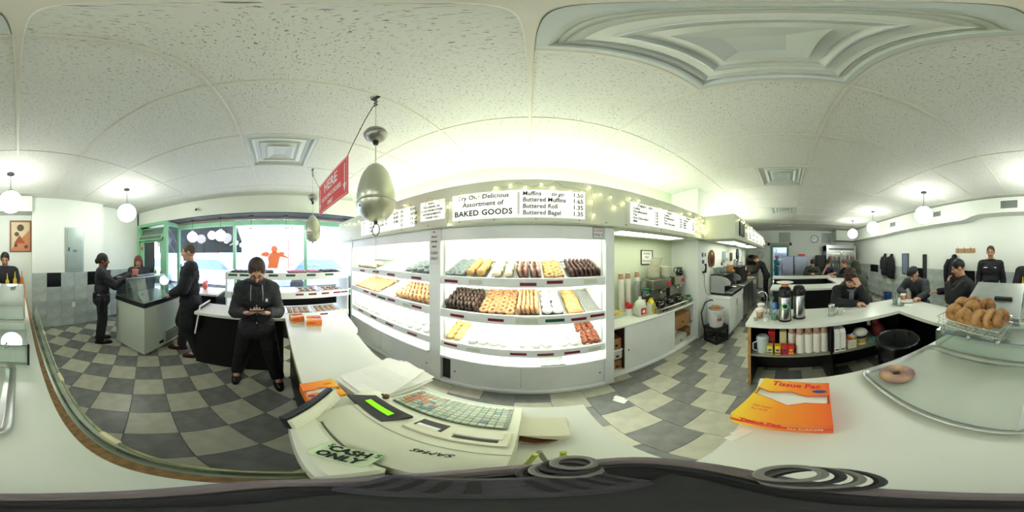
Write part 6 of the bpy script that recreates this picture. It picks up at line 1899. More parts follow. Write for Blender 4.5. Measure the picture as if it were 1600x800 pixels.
# ------------------------------------------------------------------ under and on the second limb of the front counter
pt = thing('water_pitcher', 'translucent lidded plastic pitcher at the left end of the counter shelf', 'pitcher', (1.62, .235, .50), .2)
PLP = mat('milky_plastic', 'b9c4c6', .3, var=.05)
part('body', MB().lathe([(0, 0), (.052, 0), (.062, .17), (.058, .17), (.048, .01), (0, .01)], 20), PLP, pt)
part('lid', MB().lathe([(.064, .17), (.066, .195), (.05, .215), (0, .22)], 20), PLP, pt)
part('handle', MB().tube([(-.03, .05, .16), (-.045, .095, .14), (-.045, .095, .06), (-.03, .05, .03)], .009, 8), PLP, pt)
def tea_box(label, x, y, z, c1, c2, w=.028, h=.115, face=True):
    t = thing('tea_box', label, 'box', (x, y, z))
    part('carton', MB().box(-.035, -w, 0, .035, w, h, .002), mat('tea_' + c1, c1, .45, var=.05), t, smooth=False)
    part('emblem', MB().prism([(.019 * math.cos(a), h * .55 + .013 * math.sin(a)) for a in [i * PI / 7 for i in range(14)]], -.0375, -.0352, 'x'), mat('tea_' + c2, c2, .45), t, smooth=False)
    part('band', MB().box(-.0365, -w * .9, h * .12, -.035, w * .9, h * .28), mat('tea_' + c2, c2, .45), t, smooth=False)
tea_box('pale yellow tea box next to the pitcher on the counter shelf', 1.59, .155, .50, 'd9c860', '4c5a8c')
tea_box('golden yellow tea box, second from the pitcher', 1.59, .080, .50, 'dcb52e', '4c5a8c')
tea_box('red tea box beside the golden one on the counter shelf', 1.59, .012, .50, 'c4252c', '34406c')
tea_box('red and yellow tea box next to the cup stacks', 1.59, -.050, .50, 'c92e26', 'e0b83a')
tea_box('upper red box standing behind the yellow tea boxes', 1.72, .150, .50, 'c93038', '5a8a5a', .035, .235)
tea_box('tall cream box standing behind the red tea boxes', 1.72, .03, .50, 'd8cc98', 'e2cf8a', .036, .235)
cup_stack(1.71, -.065, .50, 20, 'in the short stack behind the tea boxes')
for k, y in enumerate((-.142, -.226, -.309, -.390)):
    cup_stack(1.62, y, .50, 22, 'in the %s of four stacks under the counter' % ('first', 'second', 'third', 'fourth')[k])
for k in range(2):
    wbg = thing('white_paper_sack', ('folded white paper sacks standing by the shelf divider', 'second bundle of folded white paper sacks on the counter shelf')[k], 'paper bag', (1.62, -.502 - .062 * k, .50))
    part('bundle', MB().prism([(-.08, 0), (.08, 0), (.08, .25), (.05, .285), (-.05, .285), (-.08, .25)], -.028, .028, 'y'), PAPER, wbg, smooth=False)
    part('print', MB().box(-.081, -.02, .02, -.0802, .02, .035), INK, wbg, smooth=False)
pkb = thing('packet_box', 'open white box of coloured packets on the counter shelf', 'box', (1.62, -.675, .50))
part('box', MB().box(-.06, -.05, 0, .06, .05, .11, .003), mat('cream_box', 'ded9bc', .6), pkb, smooth=False)
PK2 = pk + [MB().box(-.03, -.006, -.022, .03, .006, .022, .005).mesh('packet', mat('packet_blue', '5b7fb0', .5), False), MB().box(-.03, -.006, -.022, .03, .006, .022, .005).mesh('packet', mat('packet_red', 'c84a44', .5), False)]
for i in range(14):
    o = link('packet', rnd.choice(PK2), pkb)
    o.location = (-.035 + .02 * (i % 4), -.035 + .018 * (i // 4) + rnd.uniform(-.005, .005), .12 + rnd.uniform(0, .03))
    o.rotation_euler = (rnd.uniform(-.6, .6), rnd.uniform(-.6, .6), 1.57 + rnd.uniform(-.4, .4))
wtub = thing('wipes_tub', 'white tub with navy and yellow bands heaped with white wipes', 'tub', (1.66, -.815, .50))
part('tub', MB().lathe([(0, 0), (.068, 0), (.074, .13), (0, .13)], 22), WHITE, wtub)
part('yellow_band', MB().lathe([(.0695, .025), (.0725, .085)], 22), mat('tub_yellow', 'd9b830', .45), wtub)
part('navy_band', MB().lathe([(.0728, .09), (.0755, .128)], 22), mat('tub_navy', '22305c', .45), wtub)
part('wipes', MB().ball((0, 0, .15), (.085, .085, .055), 18, 10), mat('crumpled_white', 'dcdcd2', .8, bump=.6, bs=25), wtub, angle=180)
solo('teal_packets', MB().box(-.05, -.06, 0, .05, .06, .03, .004).box(-.05, -.05, .03, .03, .05, .05, .004), mat('teal_pack', '5f8a86', .5), 'teal packets lying at the right end of the counter shelf', 'packets', (1.62, -.96, .50), .3)
solo('red_cloth_bag', MB().ball((0, 0, .09), (.10, .09, .10), 16, 10).cyl((0, 0, .17), (.02, .02, .27), .03, .05, n=10), mat('dark_red_cloth', '6e2226', .8, bump=.4, bs=18), 'dark red cloth bundle in the corner of the counter shelf', 'cloth', (1.75, -1.10, .50))
for k, y in enumerate((-1.02, -1.10)):
    solo('hanging_rag', MB().tube([(0, 0, 0), (0, .01, -.08), (.01, 0, -.16), (0, .005, -.22)], [.012, .026, .03, .024], 8), mat('rag_cream', 'c4beac', .9, bump=.3), ('cream rag hanging under the counter corner, nearer the wipes tub', 'cream rag hanging under the counter corner, by the red bundle')[k], 'rag', (1.82, y, .862))
tbn = thing('trash_bin', 'black round trash bin with a liner in the inner corner of the counter', 'bin', (1.20, -.99, 0))
part('can', MB().lathe([(0, 0), (.17, 0), (.20, .70), (.205, .70), (.205, .72), (.192, .72), (.165, .01), (0, .01)], 28), mat('bin_grey', '3b3f40', .5), tbn)
lv, lf_ = [], []
prof = [(.19, .40), (.193, .715), (.207, .735), (.214, .70), (.216, .58)]
rr = random.Random(3)
for r, z in prof:
    for k in range(30):
        a = 2 * PI * k / 30
        e = rr.uniform(-.006, .006)
        lv.append(((r + e) * math.cos(a), (r + e) * math.sin(a), z + rr.uniform(-.01, .01)))
for i in range(4):
    for k in range(30):
        lf_.append((i * 30 + k, i * 30 + (k + 1) % 30, (i + 1) * 30 + (k + 1) % 30, (i + 1) * 30 + k))
part('liner', MB().add(lv, lf_), mat('black_liner', '101113', .25, var=.2, bump=.3, bs=20), tbn, angle=180)

def upright_cup(label, loc, lid=False):
    t = thing('coffee_cup', label, 'cup', loc)
    o = link('cup', CUPM, t); o.rotation_euler = (PI, 0, 0); o.location = (0, 0, .102)
    part('lid' if lid else 'coffee', MB().lathe([(0, .104), (.044, .104), (.045, .110), (.036, .118), (0, .117)], 18) if lid else MB().cyl((0, 0, .088), (0, 0, .090), .038, n=18), WHP if lid else mat('milky_coffee', 'b08a64', .3), t)
upright_cup('brown printed paper cup at the left end of the second counter limb', (1.68, .27, CT), True)
upright_cup('brown printed paper cup behind the first, near the tap', (1.86, .285, CT), True)
for x, y, lab in ((1.60, .30, 'little grey lid lying left of the paper cups'), (1.60, .20, 'small white creamer pot in front of the paper cups'), (1.70, .20, 'little white creamer pot between the cups and the blue capped bottle')):
    solo('creamer_tub', MB().lathe([(0, 0), (.018, 0), (.024, .028), (.026, .030), (0, .032)], 14), GRL if 'grey' in lab else WHP, lab, 'creamer', (x, y, CT))
sb = thing('soap_bottle', 'blue capped clear bottle with green liquid beside the vacuum flasks', 'bottle', (1.66, .115, CT))
part('body', MB().lathe([(0, 0), (.034, 0), (.036, .01), (.036, .10), (.022, .13), (.018, .14)], 18), pane('soap_plastic', 'cfe0e6', .1, .1), sb)
part('liquid', MB().lathe([(0, .004), (.032, .004), (.032, .05), (0, .05)], 18), mat('green_soap', '6fae62', .2), sb)
part('cap', MB().lathe([(.024, .135), (.026, .16), (.02, .19), (0, .192)], 16), mat('soap_blue', '3f86c4', .35), sb)
gb_ = thing('spray_bottle', 'clear bottle with a green top behind the blue capped bottle', 'bottle', (1.78, .15, CT))
part('body', MB().lathe([(0, 0), (.034, 0), (.036, .14), (.016, .18), (.014, .20)], 16), pane('soap_plastic', 'cfe0e6', .1, .1), gb_)
part('cap', MB().lathe([(.018, .195), (.018, .22), (.0, .225)], 12), mat('cap_green', '3aa65a', .35), gb_)
tp = thing('water_tap', 'thin chrome water tap rising from the second counter limb', 'tap', (1.82, .21, CT))
part('spout', MB().tube([(0, 0, 0), (0, 0, .22), (.0, .02, .26), (0, .06, .275), (0, .10, .25)], .008, 8), CHROME, tp)
part('base', MB().cyl((0, 0, 0), (0, 0, .02), .022, n=14), CHROME, tp)
def airpot(label, loc, rz, badge):
    t = thing('vacuum_flask', label, 'flask', loc, rz)
    part('foot', MB().lathe([(0, 0), (.066, 0), (.068, .012), (.066, .022), (0, .022)], 26), DARK, t)
    part('body', MB().lathe([(.064, .020), (.064, .262), (.060, .270)], 26), mat('flask_steel', 'a9aaa4', .22, .95, var=.06, vs=4), t)
    part('collar', MB().lathe([(.062, .262), (.066, .272), (.066, .325), (.058, .338)], 26), DARK, t)
    part('lid', MB().lathe([(.060, .336), (.060, .352), (.045, .366), (0, .370)], 26), DARK, t)
    part('pump_lever', MB().box(-.09, -.012, .35, -.03, .012, .365, .004), DARK, t)
    part('spout', MB().cyl((-.062, 0, .315), (-.092, 0, .30), .011, n=10), DARK, t)
    part('handle', MB().tube([(0, -.066, .32), (.02, -.075, .30), (.05, -.06, .31)], .006, 6), DARK, t)
    if badge:
        def arc(a): return (-.0645 * math.cos(a), .0645 * math.sin(a))
        ring = []
        for i in range(26):
            q_ = 2 * PI * i / 26
            a = .52 * math.cos(q_)
            x, y = arc(a)
            ring.append((x * 1.02, y * 1.02, .175 + .030 * math.sin(q_)))
        part('badge_ring', MB().tube(ring, .0045, 6, close=True), mat('badge_green', '2fae6a', .4, emit=.15), t, label='green oval badge on the flask')
        pts = [arc(.40 * (2 * i / 10 - 1)) for i in range(11)]
        vs = [(x * 1.012, y * 1.012, .175 - .018 * math.sin(PI * i / 10) - .003) for i, (x, y) in enumerate(pts)] + [(x * 1.012, y * 1.012, .175 + .018 * math.sin(PI * i / 10) + .003) for i, (x, y) in enumerate(pts)]
        part('badge_face', MB().add(vs, [(i, i + 1, i + 12, i + 11) for i in range(10)]), DARK, t)
airpot('steel vacuum flask with a green oval badge on the second counter limb', (1.64, .01, CT), .0, True)
airpot('steel vacuum flask without a badge, right of the one with the green badge', (1.71, -.137, CT), .1, False)
sau = thing('saucer_lid', 'white saucer on an orange ring lying on top of the badged vacuum flask', 'saucer', (1.64, .01, CT + .372))
part('ring', MB().lathe([(0, 0), (.038, 0), (.034, .024), (0, .024)], 18), mat('orange_plastic', 'd0764a', .45), sau)
part('saucer', MB().lathe([(0, .024), (.03, .024), (.085, .040), (.087, .044), (.03, .032), (0, .030)], 24), WHP, sau)
sj = thing('sugar_jar', 'glass sugar jar with a chrome top on the second counter limb', 'jar', (1.71, -.49, CT))
part('jar', MB().lathe([(0, 0), (.034, 0), (.036, .09), (.034, .11), (.028, .115)], 18), pane('jar_glass', 'dfe6e2', .1, .15), sj)
part('sugar', MB().lathe([(0, .004), (.030, .004), (.031, .03), (0, .034)], 16), PAPER, sj)
part('cap', MB().lathe([(.036, .112), (.038, .125), (.034, .135), (0, .142)], 18), CHROME, sj)
cm = thing('cream_jug', 'small steel cream jug right of the sugar jar', 'jug', (1.71, -.585, CT))
part('body', MB().lathe([(0, 0), (.032, 0), (.036, .03), (.030, .065), (.033, .075), (.028, .07), (0, .02)], 18), CHROME, cm)
part('handle', MB().tube([(0, -.032, .06), (0, -.06, .05), (0, -.034, .015)], .005, 6), CHROME, cm)
solo('wrapped_straw', MB().cyl((0, 0, .004), (0, -.15, .004), .004, n=6), mat('straw_pink', 'd8c4bc', .6), 'paper wrapped straw lying right of the cream jug', 'straw', (1.78, -.64, CT), .25)
wg = thing('water_glass', 'tall glass of water near the corner of the counter', 'glass', (1.74, -1.38, CT))
part('glass', MB().lathe([(0, 0), (.034, 0), (.040, .145), (.037, .145), (.031, .008), (0, .008)], 20), GLS, wg)
part('water', MB().lathe([(0, .009), (.0305, .009), (.034, .08), (0, .08)], 20), pane('water', 'dfeaec', .15), wg)
solo('glass_dish', MB().lathe([(0, 0), (.05, 0), (.062, .022), (.056, .022), (.045, .006), (0, .006)], 20), GLS, 'low round glass dish beside the water glass', 'dish', (1.66, -1.40, CT))
PLTM = MB().lathe([(0, 0), (.06, 0), (.10, .016), (.102, .019), (.06, .006), (0, .005)], 26).mesh('dinner_plate', mat('plate_white', 'e6e6e0', .25), angle=50)
o = link('dinner_plate', PLTM); o.location = (1.72, -1.585, CT)
tag(o, 'white plate in front of the old man in the flat cap', 'plate')
solo('paper_napkin', MB().box(-.06, -.045, 0, .06, .045, .003), PAPER, 'white paper napkin on the counter beside the plate', 'napkin', (1.60, -1.50, CT), .4)
solo('paper_scrap', MB().box(-.035, -.055, 0, .035, .055, .002).box(.005, -.02, .001, .05, .07, .003), PAPER, 'white paper scrap dropped on the staff floor by the middle pastry case', 'paper', (.68, 1.10, .001), .5)
solo('torn_label', MB().box(-.012, -.035, 0, .012, .035, .0015).box(.005, -.03, .001, .02, .01, .0025), PAPER, 'torn white label at the edge of the counter by the orange tissue box', 'paper', (.335, .098, CT), R(65))

# ------------------------------------------------------------------ glass topped case by the door
fz = thing('freezer_case', 'white counter case with a sloping glass top, between officer and overcoat man', 'display case', (-2.03, -1.95, 0))
x0, x1, y0, y1 = -2.50, -1.57, -2.28, -1.60
PALEG = mat('case_pale_green', 'cfd9cc', .35, var=.02)
part('cabinet', MB().box(x0, y0, .02, x1, y1, .83, .006), PALEG, fz, **P)
part('rim', MB().box(x0 - .01, y0 - .01, .83, x1 + .01, y1 + .01, .90, .006), mat('dark_rim', '2a2d2e', .35), fz, **P)
part('steel_strip', MB().box(x0 - .012, y0 - .012, .90, x1 + .012, y1 + .012, .915, .003), STEEL, fz, **P)
part('well_floor', MB().box(x0 + .03, y0 + .03, .912, x1 - .03, y1 - .03, .918), mat('well_grey', 'a9b4b2', .3, .3), fz, **P)
part('glass_front', MB().add([(x0, y1 - .02, .915), (x1, y1 - .02, .915), (x1, -2.0, 1.215), (x0, -2.0, 1.215)] + [(x0, y1 - .026, .915), (x1, y1 - .026, .915), (x1, -2.006, 1.21), (x0, -2.006, 1.21)], [(0, 1, 2, 3), (7, 6, 5, 4), (0, 4, 5, 1), (1, 5, 6, 2), (2, 6, 7, 3), (3, 7, 4, 0)]), GLASS, fz, **P)
part('glass_top', MB().box(x0, -2.26, 1.208, x1, -2.0, 1.214), GLASS, fz, **P)
for x in (x0, x1 - .005):
    part('glass_end', MB().prism([(y1 - .02, .915), (-2.0, 1.215), (-2.26, 1.215), (-2.26, .915)], x, x + .005, 'x'), GLASS, fz, **P)
for x in (x0 + .002, x1 - .002):
    part('end_frame', MB().box(x - .010, -2.02, .915, x + .010, -1.985, 1.225, .004), STEEL, fz, **P)
part('top_rail', MB().box(x0, -2.015, 1.212, x1, -1.985, 1.23, .004).box(x0, -2.275, 1.212, x1, -2.245, 1.23, .004), STEEL, fz, **P)
part('back_frame', MB().box(x0, -2.275, .915, x1, -2.26, 1.212), mat('dim_back', '6c7674', .4), fz, **P)
vg = part('vent_panel', MB().box(x0 + .02, y1 + .0, .06, x0 + .5, y1 + .012, .33, .003), PALEG, fz, **P)
for k in range(5):
    part('slot', MB().box(x0 + .05, y1 + .012, .09 + .045 * k, x0 + .47, y1 + .0145, .11 + .045 * k), DARK, vg, **P)
part('badge', MB().box(x1 - .42, y1, .10, x1 - .32, y1 + .006, .15), DARK, fz, **P)
LEAFG = mat('leaf_green', '5fa040', .5, var=.15)
for x, y, c, s, lab in ((-1.86, -2.12, 'e08a86', 1., 'pink flower pot with a small green plant on top of the glass case'), (-2.38, -2.12, '74c058', .6, 'small green pot on top of the glass case, near the overcoat man')):
    fp = thing('flower_pot', lab, 'plant', (x, y, 1.23))
    part('pot', MB().lathe([(0, 0), (.04 * s, 0), (.052 * s, .10 * s), (.058 * s, .10 * s), (.058 * s, .12 * s), (0, .115 * s)], 18), mat('pot_' + c, c, .45), fp)
    for k in range(9):
        a = k * 2.4
        r = .05 * s
        part('leaf', MB().add([(0, 0, .11 * s), (r * .5 * math.cos(a - .4), r * .5 * math.sin(a - .4), .15 * s), (r * 1.2 * math.cos(a), r * 1.2 * math.sin(a), .16 * s), (r * .5 * math.cos(a + .4), r * .5 * math.sin(a + .4), .155 * s)], [(0, 1, 2, 3)]), LEAFG, fp, smooth=False)
solo('snack_bag', MB().ball((0, 0, .07), (.10, .045, .075), 14, 8).prism([(-.10, .06), (.10, .05), (.11, .15), (.05, .17), (0, .15), (-.06, .18), (-.11, .14)], -.012, .012, 'y'), mat('red_foil', 'd0503a', .3, var=.25, vs=10, bump=.3), 'crumpled red snack bag on the small white table', 'bag', (-3.02, -1.35, .897))
# stools
def stool(x, y, h, label):
    t = thing('counter_stool', label, 'stool', (x, y, 0))
    part('seat', MB().lathe([(0, h - .07), (.16, h - .07), (.175, h - .05), (.17, h - .01), (.12, h), (0, h)], 22), mat('black_vinyl', '1b1a1a', .4), t)
    part('ring', MB().torus((0, 0, h - .065), .168, .010, 26, 6), CHROME, t)
    part('column', MB().cyl((0, 0, .02), (0, 0, h - .07), .035, n=14), CHROME, t)
    part('foot', MB().lathe([(0, 0), (.18, 0), (.18, .012), (.05, .04), (0, .04)], 22), CHROME, t)
for x, y, lab in ((2.50, -1.02, 'stool under the man resting his face in his hand'), (2.92, -1.55, 'stool under the person in the dark green hood'), (2.02, -2.22, 'stool under the old man in the flat cap'), (1.02, -2.25, 'stool under the dark haired man seen from behind'),
                  (6.05, -.98, 'stool under the man in the green hooded jacket'), (6.05, -1.58, 'stool under the man with his hand at his chin'), (2.62, -.25, 'empty stool beyond the vacuum flasks'), (4.55, -2.1, 'stool under the person with reddish hair')):
    stool(x, y, .58, lab)
# ------------------------------------------------------------------ people
from mathutils import noise as mnoise
def remeshed(name, mb, mats, vox, classify=None, smooth=3, cut=None, jag=0., folds=0.):
    me = bpy.data.meshes.new(name)
    me.from_pydata(mb.v, [], mb.f)
    bm = bmesh.new(); bm.from_mesh(me); bmesh.ops.recalc_face_normals(bm, faces=bm.faces); bm.to_mesh(me); bm.free()
    o = bpy.data.objects.new(name, me)
    C.objects.link(o)
    r = o.modifiers.new('r', 'REMESH'); r.mode = 'VOXEL'; r.voxel_size = vox
    if smooth:
        s = o.modifiers.new('s', 'SMOOTH'); s.factor = .5; s.iterations = smooth
    dg = bpy.context.evaluated_depsgraph_get()
    out = bpy.data.meshes.new_from_object(o.evaluated_get(dg))
    bpy.data.objects.remove(o)
    bpy.data.meshes.remove(me)
    out.name = name
    out.materials.clear()
    for m in mats: out.materials.append(m)
    if folds:
        n = len(out.vertices)
        co = np.empty(n * 3, 'f'); out.vertices.foreach_get('co', co); co = co.reshape(-1, 3)
        no = np.empty(n * 3, 'f'); out.vertex_normals.foreach_get('vector', no); no = no.reshape(-1, 3)
        ws = np.empty(n, 'f')
        for i, c_ in enumerate(co.tolist()):
            p = Vector(c_)
            w = mnoise.noise(Vector((p.x * 9, p.y * 9, p.z * 17))) * .65 + mnoise.noise(Vector((p.x * 21 + 5, p.y * 21, p.z * 30))) * .4
            w = -abs(w) * 1.5 + .35
            ws[i] = w
        out.vertices.foreach_set('co', (co + no * (folds * ws)[:, None]).ravel())
    if jag:
        n = len(out.vertices)
        co = np.empty(n * 3, 'f'); out.vertices.foreach_get('co', co); co = co.reshape(-1, 3)
        co += np.random.RandomState(3).normal(0, jag, co.shape)
        out.vertices.foreach_set('co', co.ravel())
    if classify is not None:
        n = len(out.polygons)
        c = np.empty(n * 3, 'f'); out.polygons.foreach_get('center', c)
        out.polygons.foreach_set('material_index', classify(c.reshape(-1, 3)).astype('i'))
    if cut is not None:
        bm = bmesh.new(); bm.from_mesh(out)
        bmesh.ops.delete(bm, geom=[f for f in bm.faces if cut(f.calc_center_median())], context='FACES')
        bm.to_mesh(out); bm.free()
    out.polygons.foreach_set('use_smooth', [True] * len(out.polygons))
    out.update()
    return out


class Fig:
    """collects capsules and ellipsoids with a surface label each"""
    def __init__(self):
        self.mb = MB(); self.pr = []

    def cap(self, a, b, ra, rb=None, lab=0, n=12):
        rb = ra if rb is None else rb
        a, b = Vector(a), Vector(b)
        if (b - a).length > 1e-5:
            self.mb.cyl(a, b, ra, rb, n)
        self.mb.ball(a, ra, n, 8); self.mb.ball(b, rb, n, 8)
        self.pr.append((lab, 'c', np.array(a), np.array(b), ra, rb))

    def ell(self, c, r, ax=None, lab=0):
        c = Vector(c)
        M = Matrix.Identity(4)
        if ax is not None:
            M = Matrix((tuple(ax[0]) + (0,), tuple(ax[1]) + (0,), tuple(ax[2]) + (0,), (0, 0, 0, 1))).transposed()
        M = Matrix.Translation(c) @ M
        self.mb.ball((0, 0, 0), r, 18, 12, M=M)
        self.pr.append((lab, 'e', np.array(M.inverted()), np.array(r), 0, 0))

    def classify(self, P):
        best = np.full(len(P), 1e9); lab = np.zeros(len(P), int)
        for l, k, a, b, ra, rb in self.pr:
            if k == 'c':
                d = b - a
                t = np.clip(((P - a) @ d) / max(1e-9, d @ d), 0, 1)
                q_ = np.linalg.norm(P - (a + t[:, None] * d), axis=1) - (ra + (rb - ra) * t)
            else:
                L = P @ a[:3, :3].T + a[:3, 3]
                q_ = (np.linalg.norm(L / b, axis=1) - 1) * b.min()
            q_ = q_ - (.0012 if l else 0)
            m = q_ < best
            best[m] = q_[m]; lab[m] = l
        return lab


def lerp(a, b, t): return Vector(a) + (Vector(b) - Vector(a)) * t

def stand(s=1.):
    J = dict(pelvis=(0, 0, .94), chest=(0, .015, 1.27), neck=(0, 0, 1.46), head=(0, .03, 1.625), face=(0, 1, -.05))
    for n, k in (('R', 1), ('L', -1)):
        J['sh' + n] = (k * .175, -.005, 1.40); J['el' + n] = (k * .235, -.03, 1.11); J['wr' + n] = (k * .235, .06, .87)
        J['hip' + n] = (k * .09, 0, .92); J['kn' + n] = (k * .10, .02, .50); J['an' + n] = (k * .105, -.03, .085)
        J['hd' + n] = ((0, .25, -1), (-k, 0, 0), .45)
    return {k: (tuple(x * s for x in v) if k[:2] not in ('hd', 'fa') else v) for k, v in J.items()}

def sit(h=.58, lean=.1):
    J = dict(pelvis=(0, 0, h + .10), chest=(0, lean * .6, h + .41), neck=(0, lean * 1.3, h + .60), head=(0, lean * 1.3 + .06, h + .755), face=(0, 1, -.3))
    for n, k in (('R', 1), ('L', -1)):
        J['sh' + n] = (k * .18, lean * 1.1, h + .53); J['el' + n] = (k * .25, lean + .18, h + .36); J['wr' + n] = (k * .12, lean + .40, h + .37)
        J['hip' + n] = (k * .09, .02, h + .085); J['kn' + n] = (k * .12, .36, h + .06); J['an' + n] = (k * .12, .27, .10)
        J['hd' + n] = ((-k * .4, 1, 0), (0, 0, -1), .5)
    return J

SKIN = mat('skin_light', 'c99a80', .5, var=.06, vs=10)
SKIN2 = mat('skin_warm', 'b98868', .5, var=.06, vs=10)
SKIN3 = mat('skin_brown', '6f4a38', .5, var=.06, vs=10)
LIP = mat('lip', '9a5a50', .5)
EYE = mat('eye_dark', '241d1b', .2)

def person(label, loc, fvec, J, skin=SKIN, hairm=None, hair='short', top=None, top_inf=.022, pants=None, shoe=None, vox=.011, coat=0., hood=None, beard=False, extra=None, sleeves=True, collar=True, arm_inf=None, folds=.011, group=None, hide_legs=False):
    fx, fy = fvec
    rz = math.atan2(-fx, fy)
    t = thing('person', label, 'person', (loc[0], loc[1], loc[2] if len(loc) > 2 else 0), rz, group)
    inv = root_matrix(t).inverted()
    G_ = {}
    for k, v in J.items():
        if k[:2] == 'hd':
            G_[k] = v
        elif k.startswith('W_'):
            continue
        else:
            G_[k] = Vector(v)
    for k, v in J.items():
        if k.startswith('W_'):
            G_[k[2:]] = inv @ Vector(v)
    J = G_
    F = Fig()
    u = (J['neck'] - J['pelvis']).normalized()
    r = (J['shR'] - J['shL']).normalized()
    f = u.cross(r).normalized(); r = f.cross(u).normalized()
    AX = (r, f, u)
    def torso(G, e, pel=True):
        G.ell(lerp(J['chest'], J['neck'], .12), (.150 + e, .100 + e, .165 + e * .5), AX)
        G.ell(lerp(J['pelvis'], J['chest'], .50), (.135 + e, .098 + e, .17), AX)
        if pel: G.ell(J['pelvis'], (.155 + e, .110 + e, .125), AX)
        G.cap(lerp(J['shL'], J['shR'], .08), lerp(J['shL'], J['shR'], .92), .060 + e, None)
        G.cap(J['shL'], lerp(J['neck'], J['chest'], .1), .052 + e, .05 + e * .5); G.cap(J['shR'], lerp(J['neck'], J['chest'], .1), .052 + e, .05 + e * .5)
    torso(F, 0.)
    # head
    H = J['head']
    hf = Vector(J['face']).normalized()
    hr = hf.cross(Vector((0, 0, 1))).normalized()
    hu = hr.cross(hf).normalized()
    HA = (hr, hf, hu)
    hp = lambda a, b, c: H + hr * a + hf * b + hu * c
    F.cap(J['neck'], hp(0, -.015, -.05), .058, .052)
    F.ell(hp(0, -.01, .02), (.074, .095, .10), HA)
    F.ell(hp(0, .022, -.05), (.057, .068, .075), HA, 4 if beard else 0)
    F.ell(hp(0, .062, -.105), (.026, .022, .020), HA, 4 if beard else 0)
    for k in (1, -1):
        F.ell(hp(k * .036, .060, -.028), (.026, .026, .028), HA)
        F.ell(hp(k * .076, -.008, -.012), (.011, .021, .032), HA)
        F.ell(hp(k * .031, .080, .004), (.012, .0085, .006), HA, 2)
        F.cap(hp(k * .016, .0925, .024), hp(k * .048, .080, .025), .0040, .0032, 3)
    F.cap(hp(-.035, .078, .018), hp(.035, .078, .018), .012, .012)
    F.cap(hp(0, .090, .008), hp(0, .106, -.034), .009, .014)
    F.cap(hp(-.020, .084, -.066), hp(.020, .084, -.066), .0060, .0060, 1)
    if beard:
        F.cap(hp(-.026, .086, -.054), hp(.026, .086, -.054), .006, .006, 4)
    # limbs and hands
    for n, k in (('R', 1), ('L', -1)):
        F.cap(J['sh' + n], J['el' + n], .050, .040); F.cap(J['el' + n], J['wr' + n], .041, .029)
        F.cap(J['hip' + n], J['kn' + n], .083, .056); F.cap(J['kn' + n], J['an' + n], .055, .038)
        F.cap(J['an' + n], Vector(J['an' + n]) + Vector((0, .12, -.045)), .040, .034)
        d, pn, curl = J['hd' + n]
        W = J['wr' + n]
        d = Vector(d).normalized(); pn = Vector(pn); pn = (pn - d * pn.dot(d)).normalized()
        tv = d.cross(pn) * (1 if n == 'L' else -1)      # towards the thumb
        F.ell(W + d * .05, (.042, .052, .017), (tv, d, pn))
        for q_, (off, ln) in enumerate(((.030, .074), (.010, .084), (-.011, .078), (-.030, .060))):
            p = W + d * .085 + tv * off
            ang = .15
            for sg_ in range(3):
                ang += curl * (.55 if sg_ == 0 else .75)
                L = ln * (.45, .31, .24)[sg_]
                p2 = p + (d * math.cos(ang) + pn * math.sin(ang)) * L + tv * off * .12
                F.cap(p, p2, .0095 - .001 * sg_, .0088 - .001 * sg_, 0, 8)
                p = p2
        p = W + d * .03 + tv * .034
        p2 = p + (d * .65 + tv * .62 + pn * .35).normalized() * .042
        p3 = p2 + (d * .85 + tv * .15 + pn * (.3 + curl * .6)).normalized() * .034
        F.cap(p, p2, .013, .0115, 0, 8); F.cap(p2, p3, .0115, .009, 0, 8)
    me = remeshed('body', F.mb, [skin, LIP, EYE, hairm or EYE, mat('stubble', '5a4238', .7)], vox, F.classify, 2)
    link('body', me, t)
    # garments
    if top:
        G = Fig(); e = top_inf; ae = top_inf if arm_inf is None else arm_inf
        torso(G, e, True)
        G.cap(J['pelvis'] + r * .05 - u * .03, J['pelvis'] - r * .05 - u * .03, .118 + e)
        for n in 'RL':
            if sleeves:
                G.cap(J['sh' + n], J['el' + n], .050 + ae, .044 + ae * .9); G.cap(J['el' + n], lerp(J['el' + n], J['wr' + n], .94), .044 + ae * .9, .034 + ae * .6)
            else:
                G.cap(J['sh' + n], lerp(J['sh' + n], J['el' + n], .55), .054 + e, .052 + e)
            if coat:
                kn = lerp(J['hip' + n], J['kn' + n], coat)
                G.cap(J['hip' + n] + (J['hip' + n] - J['pelvis']) * .2, kn, .098 + e, .108 + e)
        if collar:
            for i in range(10):
                a = 2 * PI * i / 10; a2 = 2 * PI * (i + 1) / 10
                cc = lerp(J['neck'], H, .10)
                G.cap(cc + r * (.068 * math.cos(a)) + f * (.062 * math.sin(a) + .004), cc + r * (.068 * math.cos(a2)) + f * (.062 * math.sin(a2) + .004), .020)
        if hood == 'down':
            for i in range(8):
                a = PI + PI * i / 8; a2 = PI + PI * (i + 1) / 8
                G.cap(J['neck'] + r * (.10 * math.cos(a)) + f * (.10 * math.sin(a) + .02) - u * .01, J['neck'] + r * (.10 * math.cos(a2)) + f * (.10 * math.sin(a2) + .02) - u * .01, .040)
        if hood == 'up':
            G.ell(hp(0, -.045, .022), (.105, .105, .130), HA); G.cap(J['neck'], hp(0, -.05, -.06), .105, .098)
        tm_ = remeshed('jacket', G.mb, [top], vox * 1.1, None, 9, folds=folds)
        link('jacket' if sleeves else 'shirt', tm_, t)
    if pants and not hide_legs:
        G = Fig()
        G.ell(J['pelvis'] - u * .03, (.168, .124, .12), AX)
        for n in 'RL':
            G.cap(J['hip' + n], J['kn' + n], .100, .082); G.cap(J['kn' + n], lerp(J['kn' + n], J['an' + n], .97), .082, .070)
        link('trousers', remeshed('trousers', G.mb, [pants], vox * 1.3, None, 5, folds=folds), t)
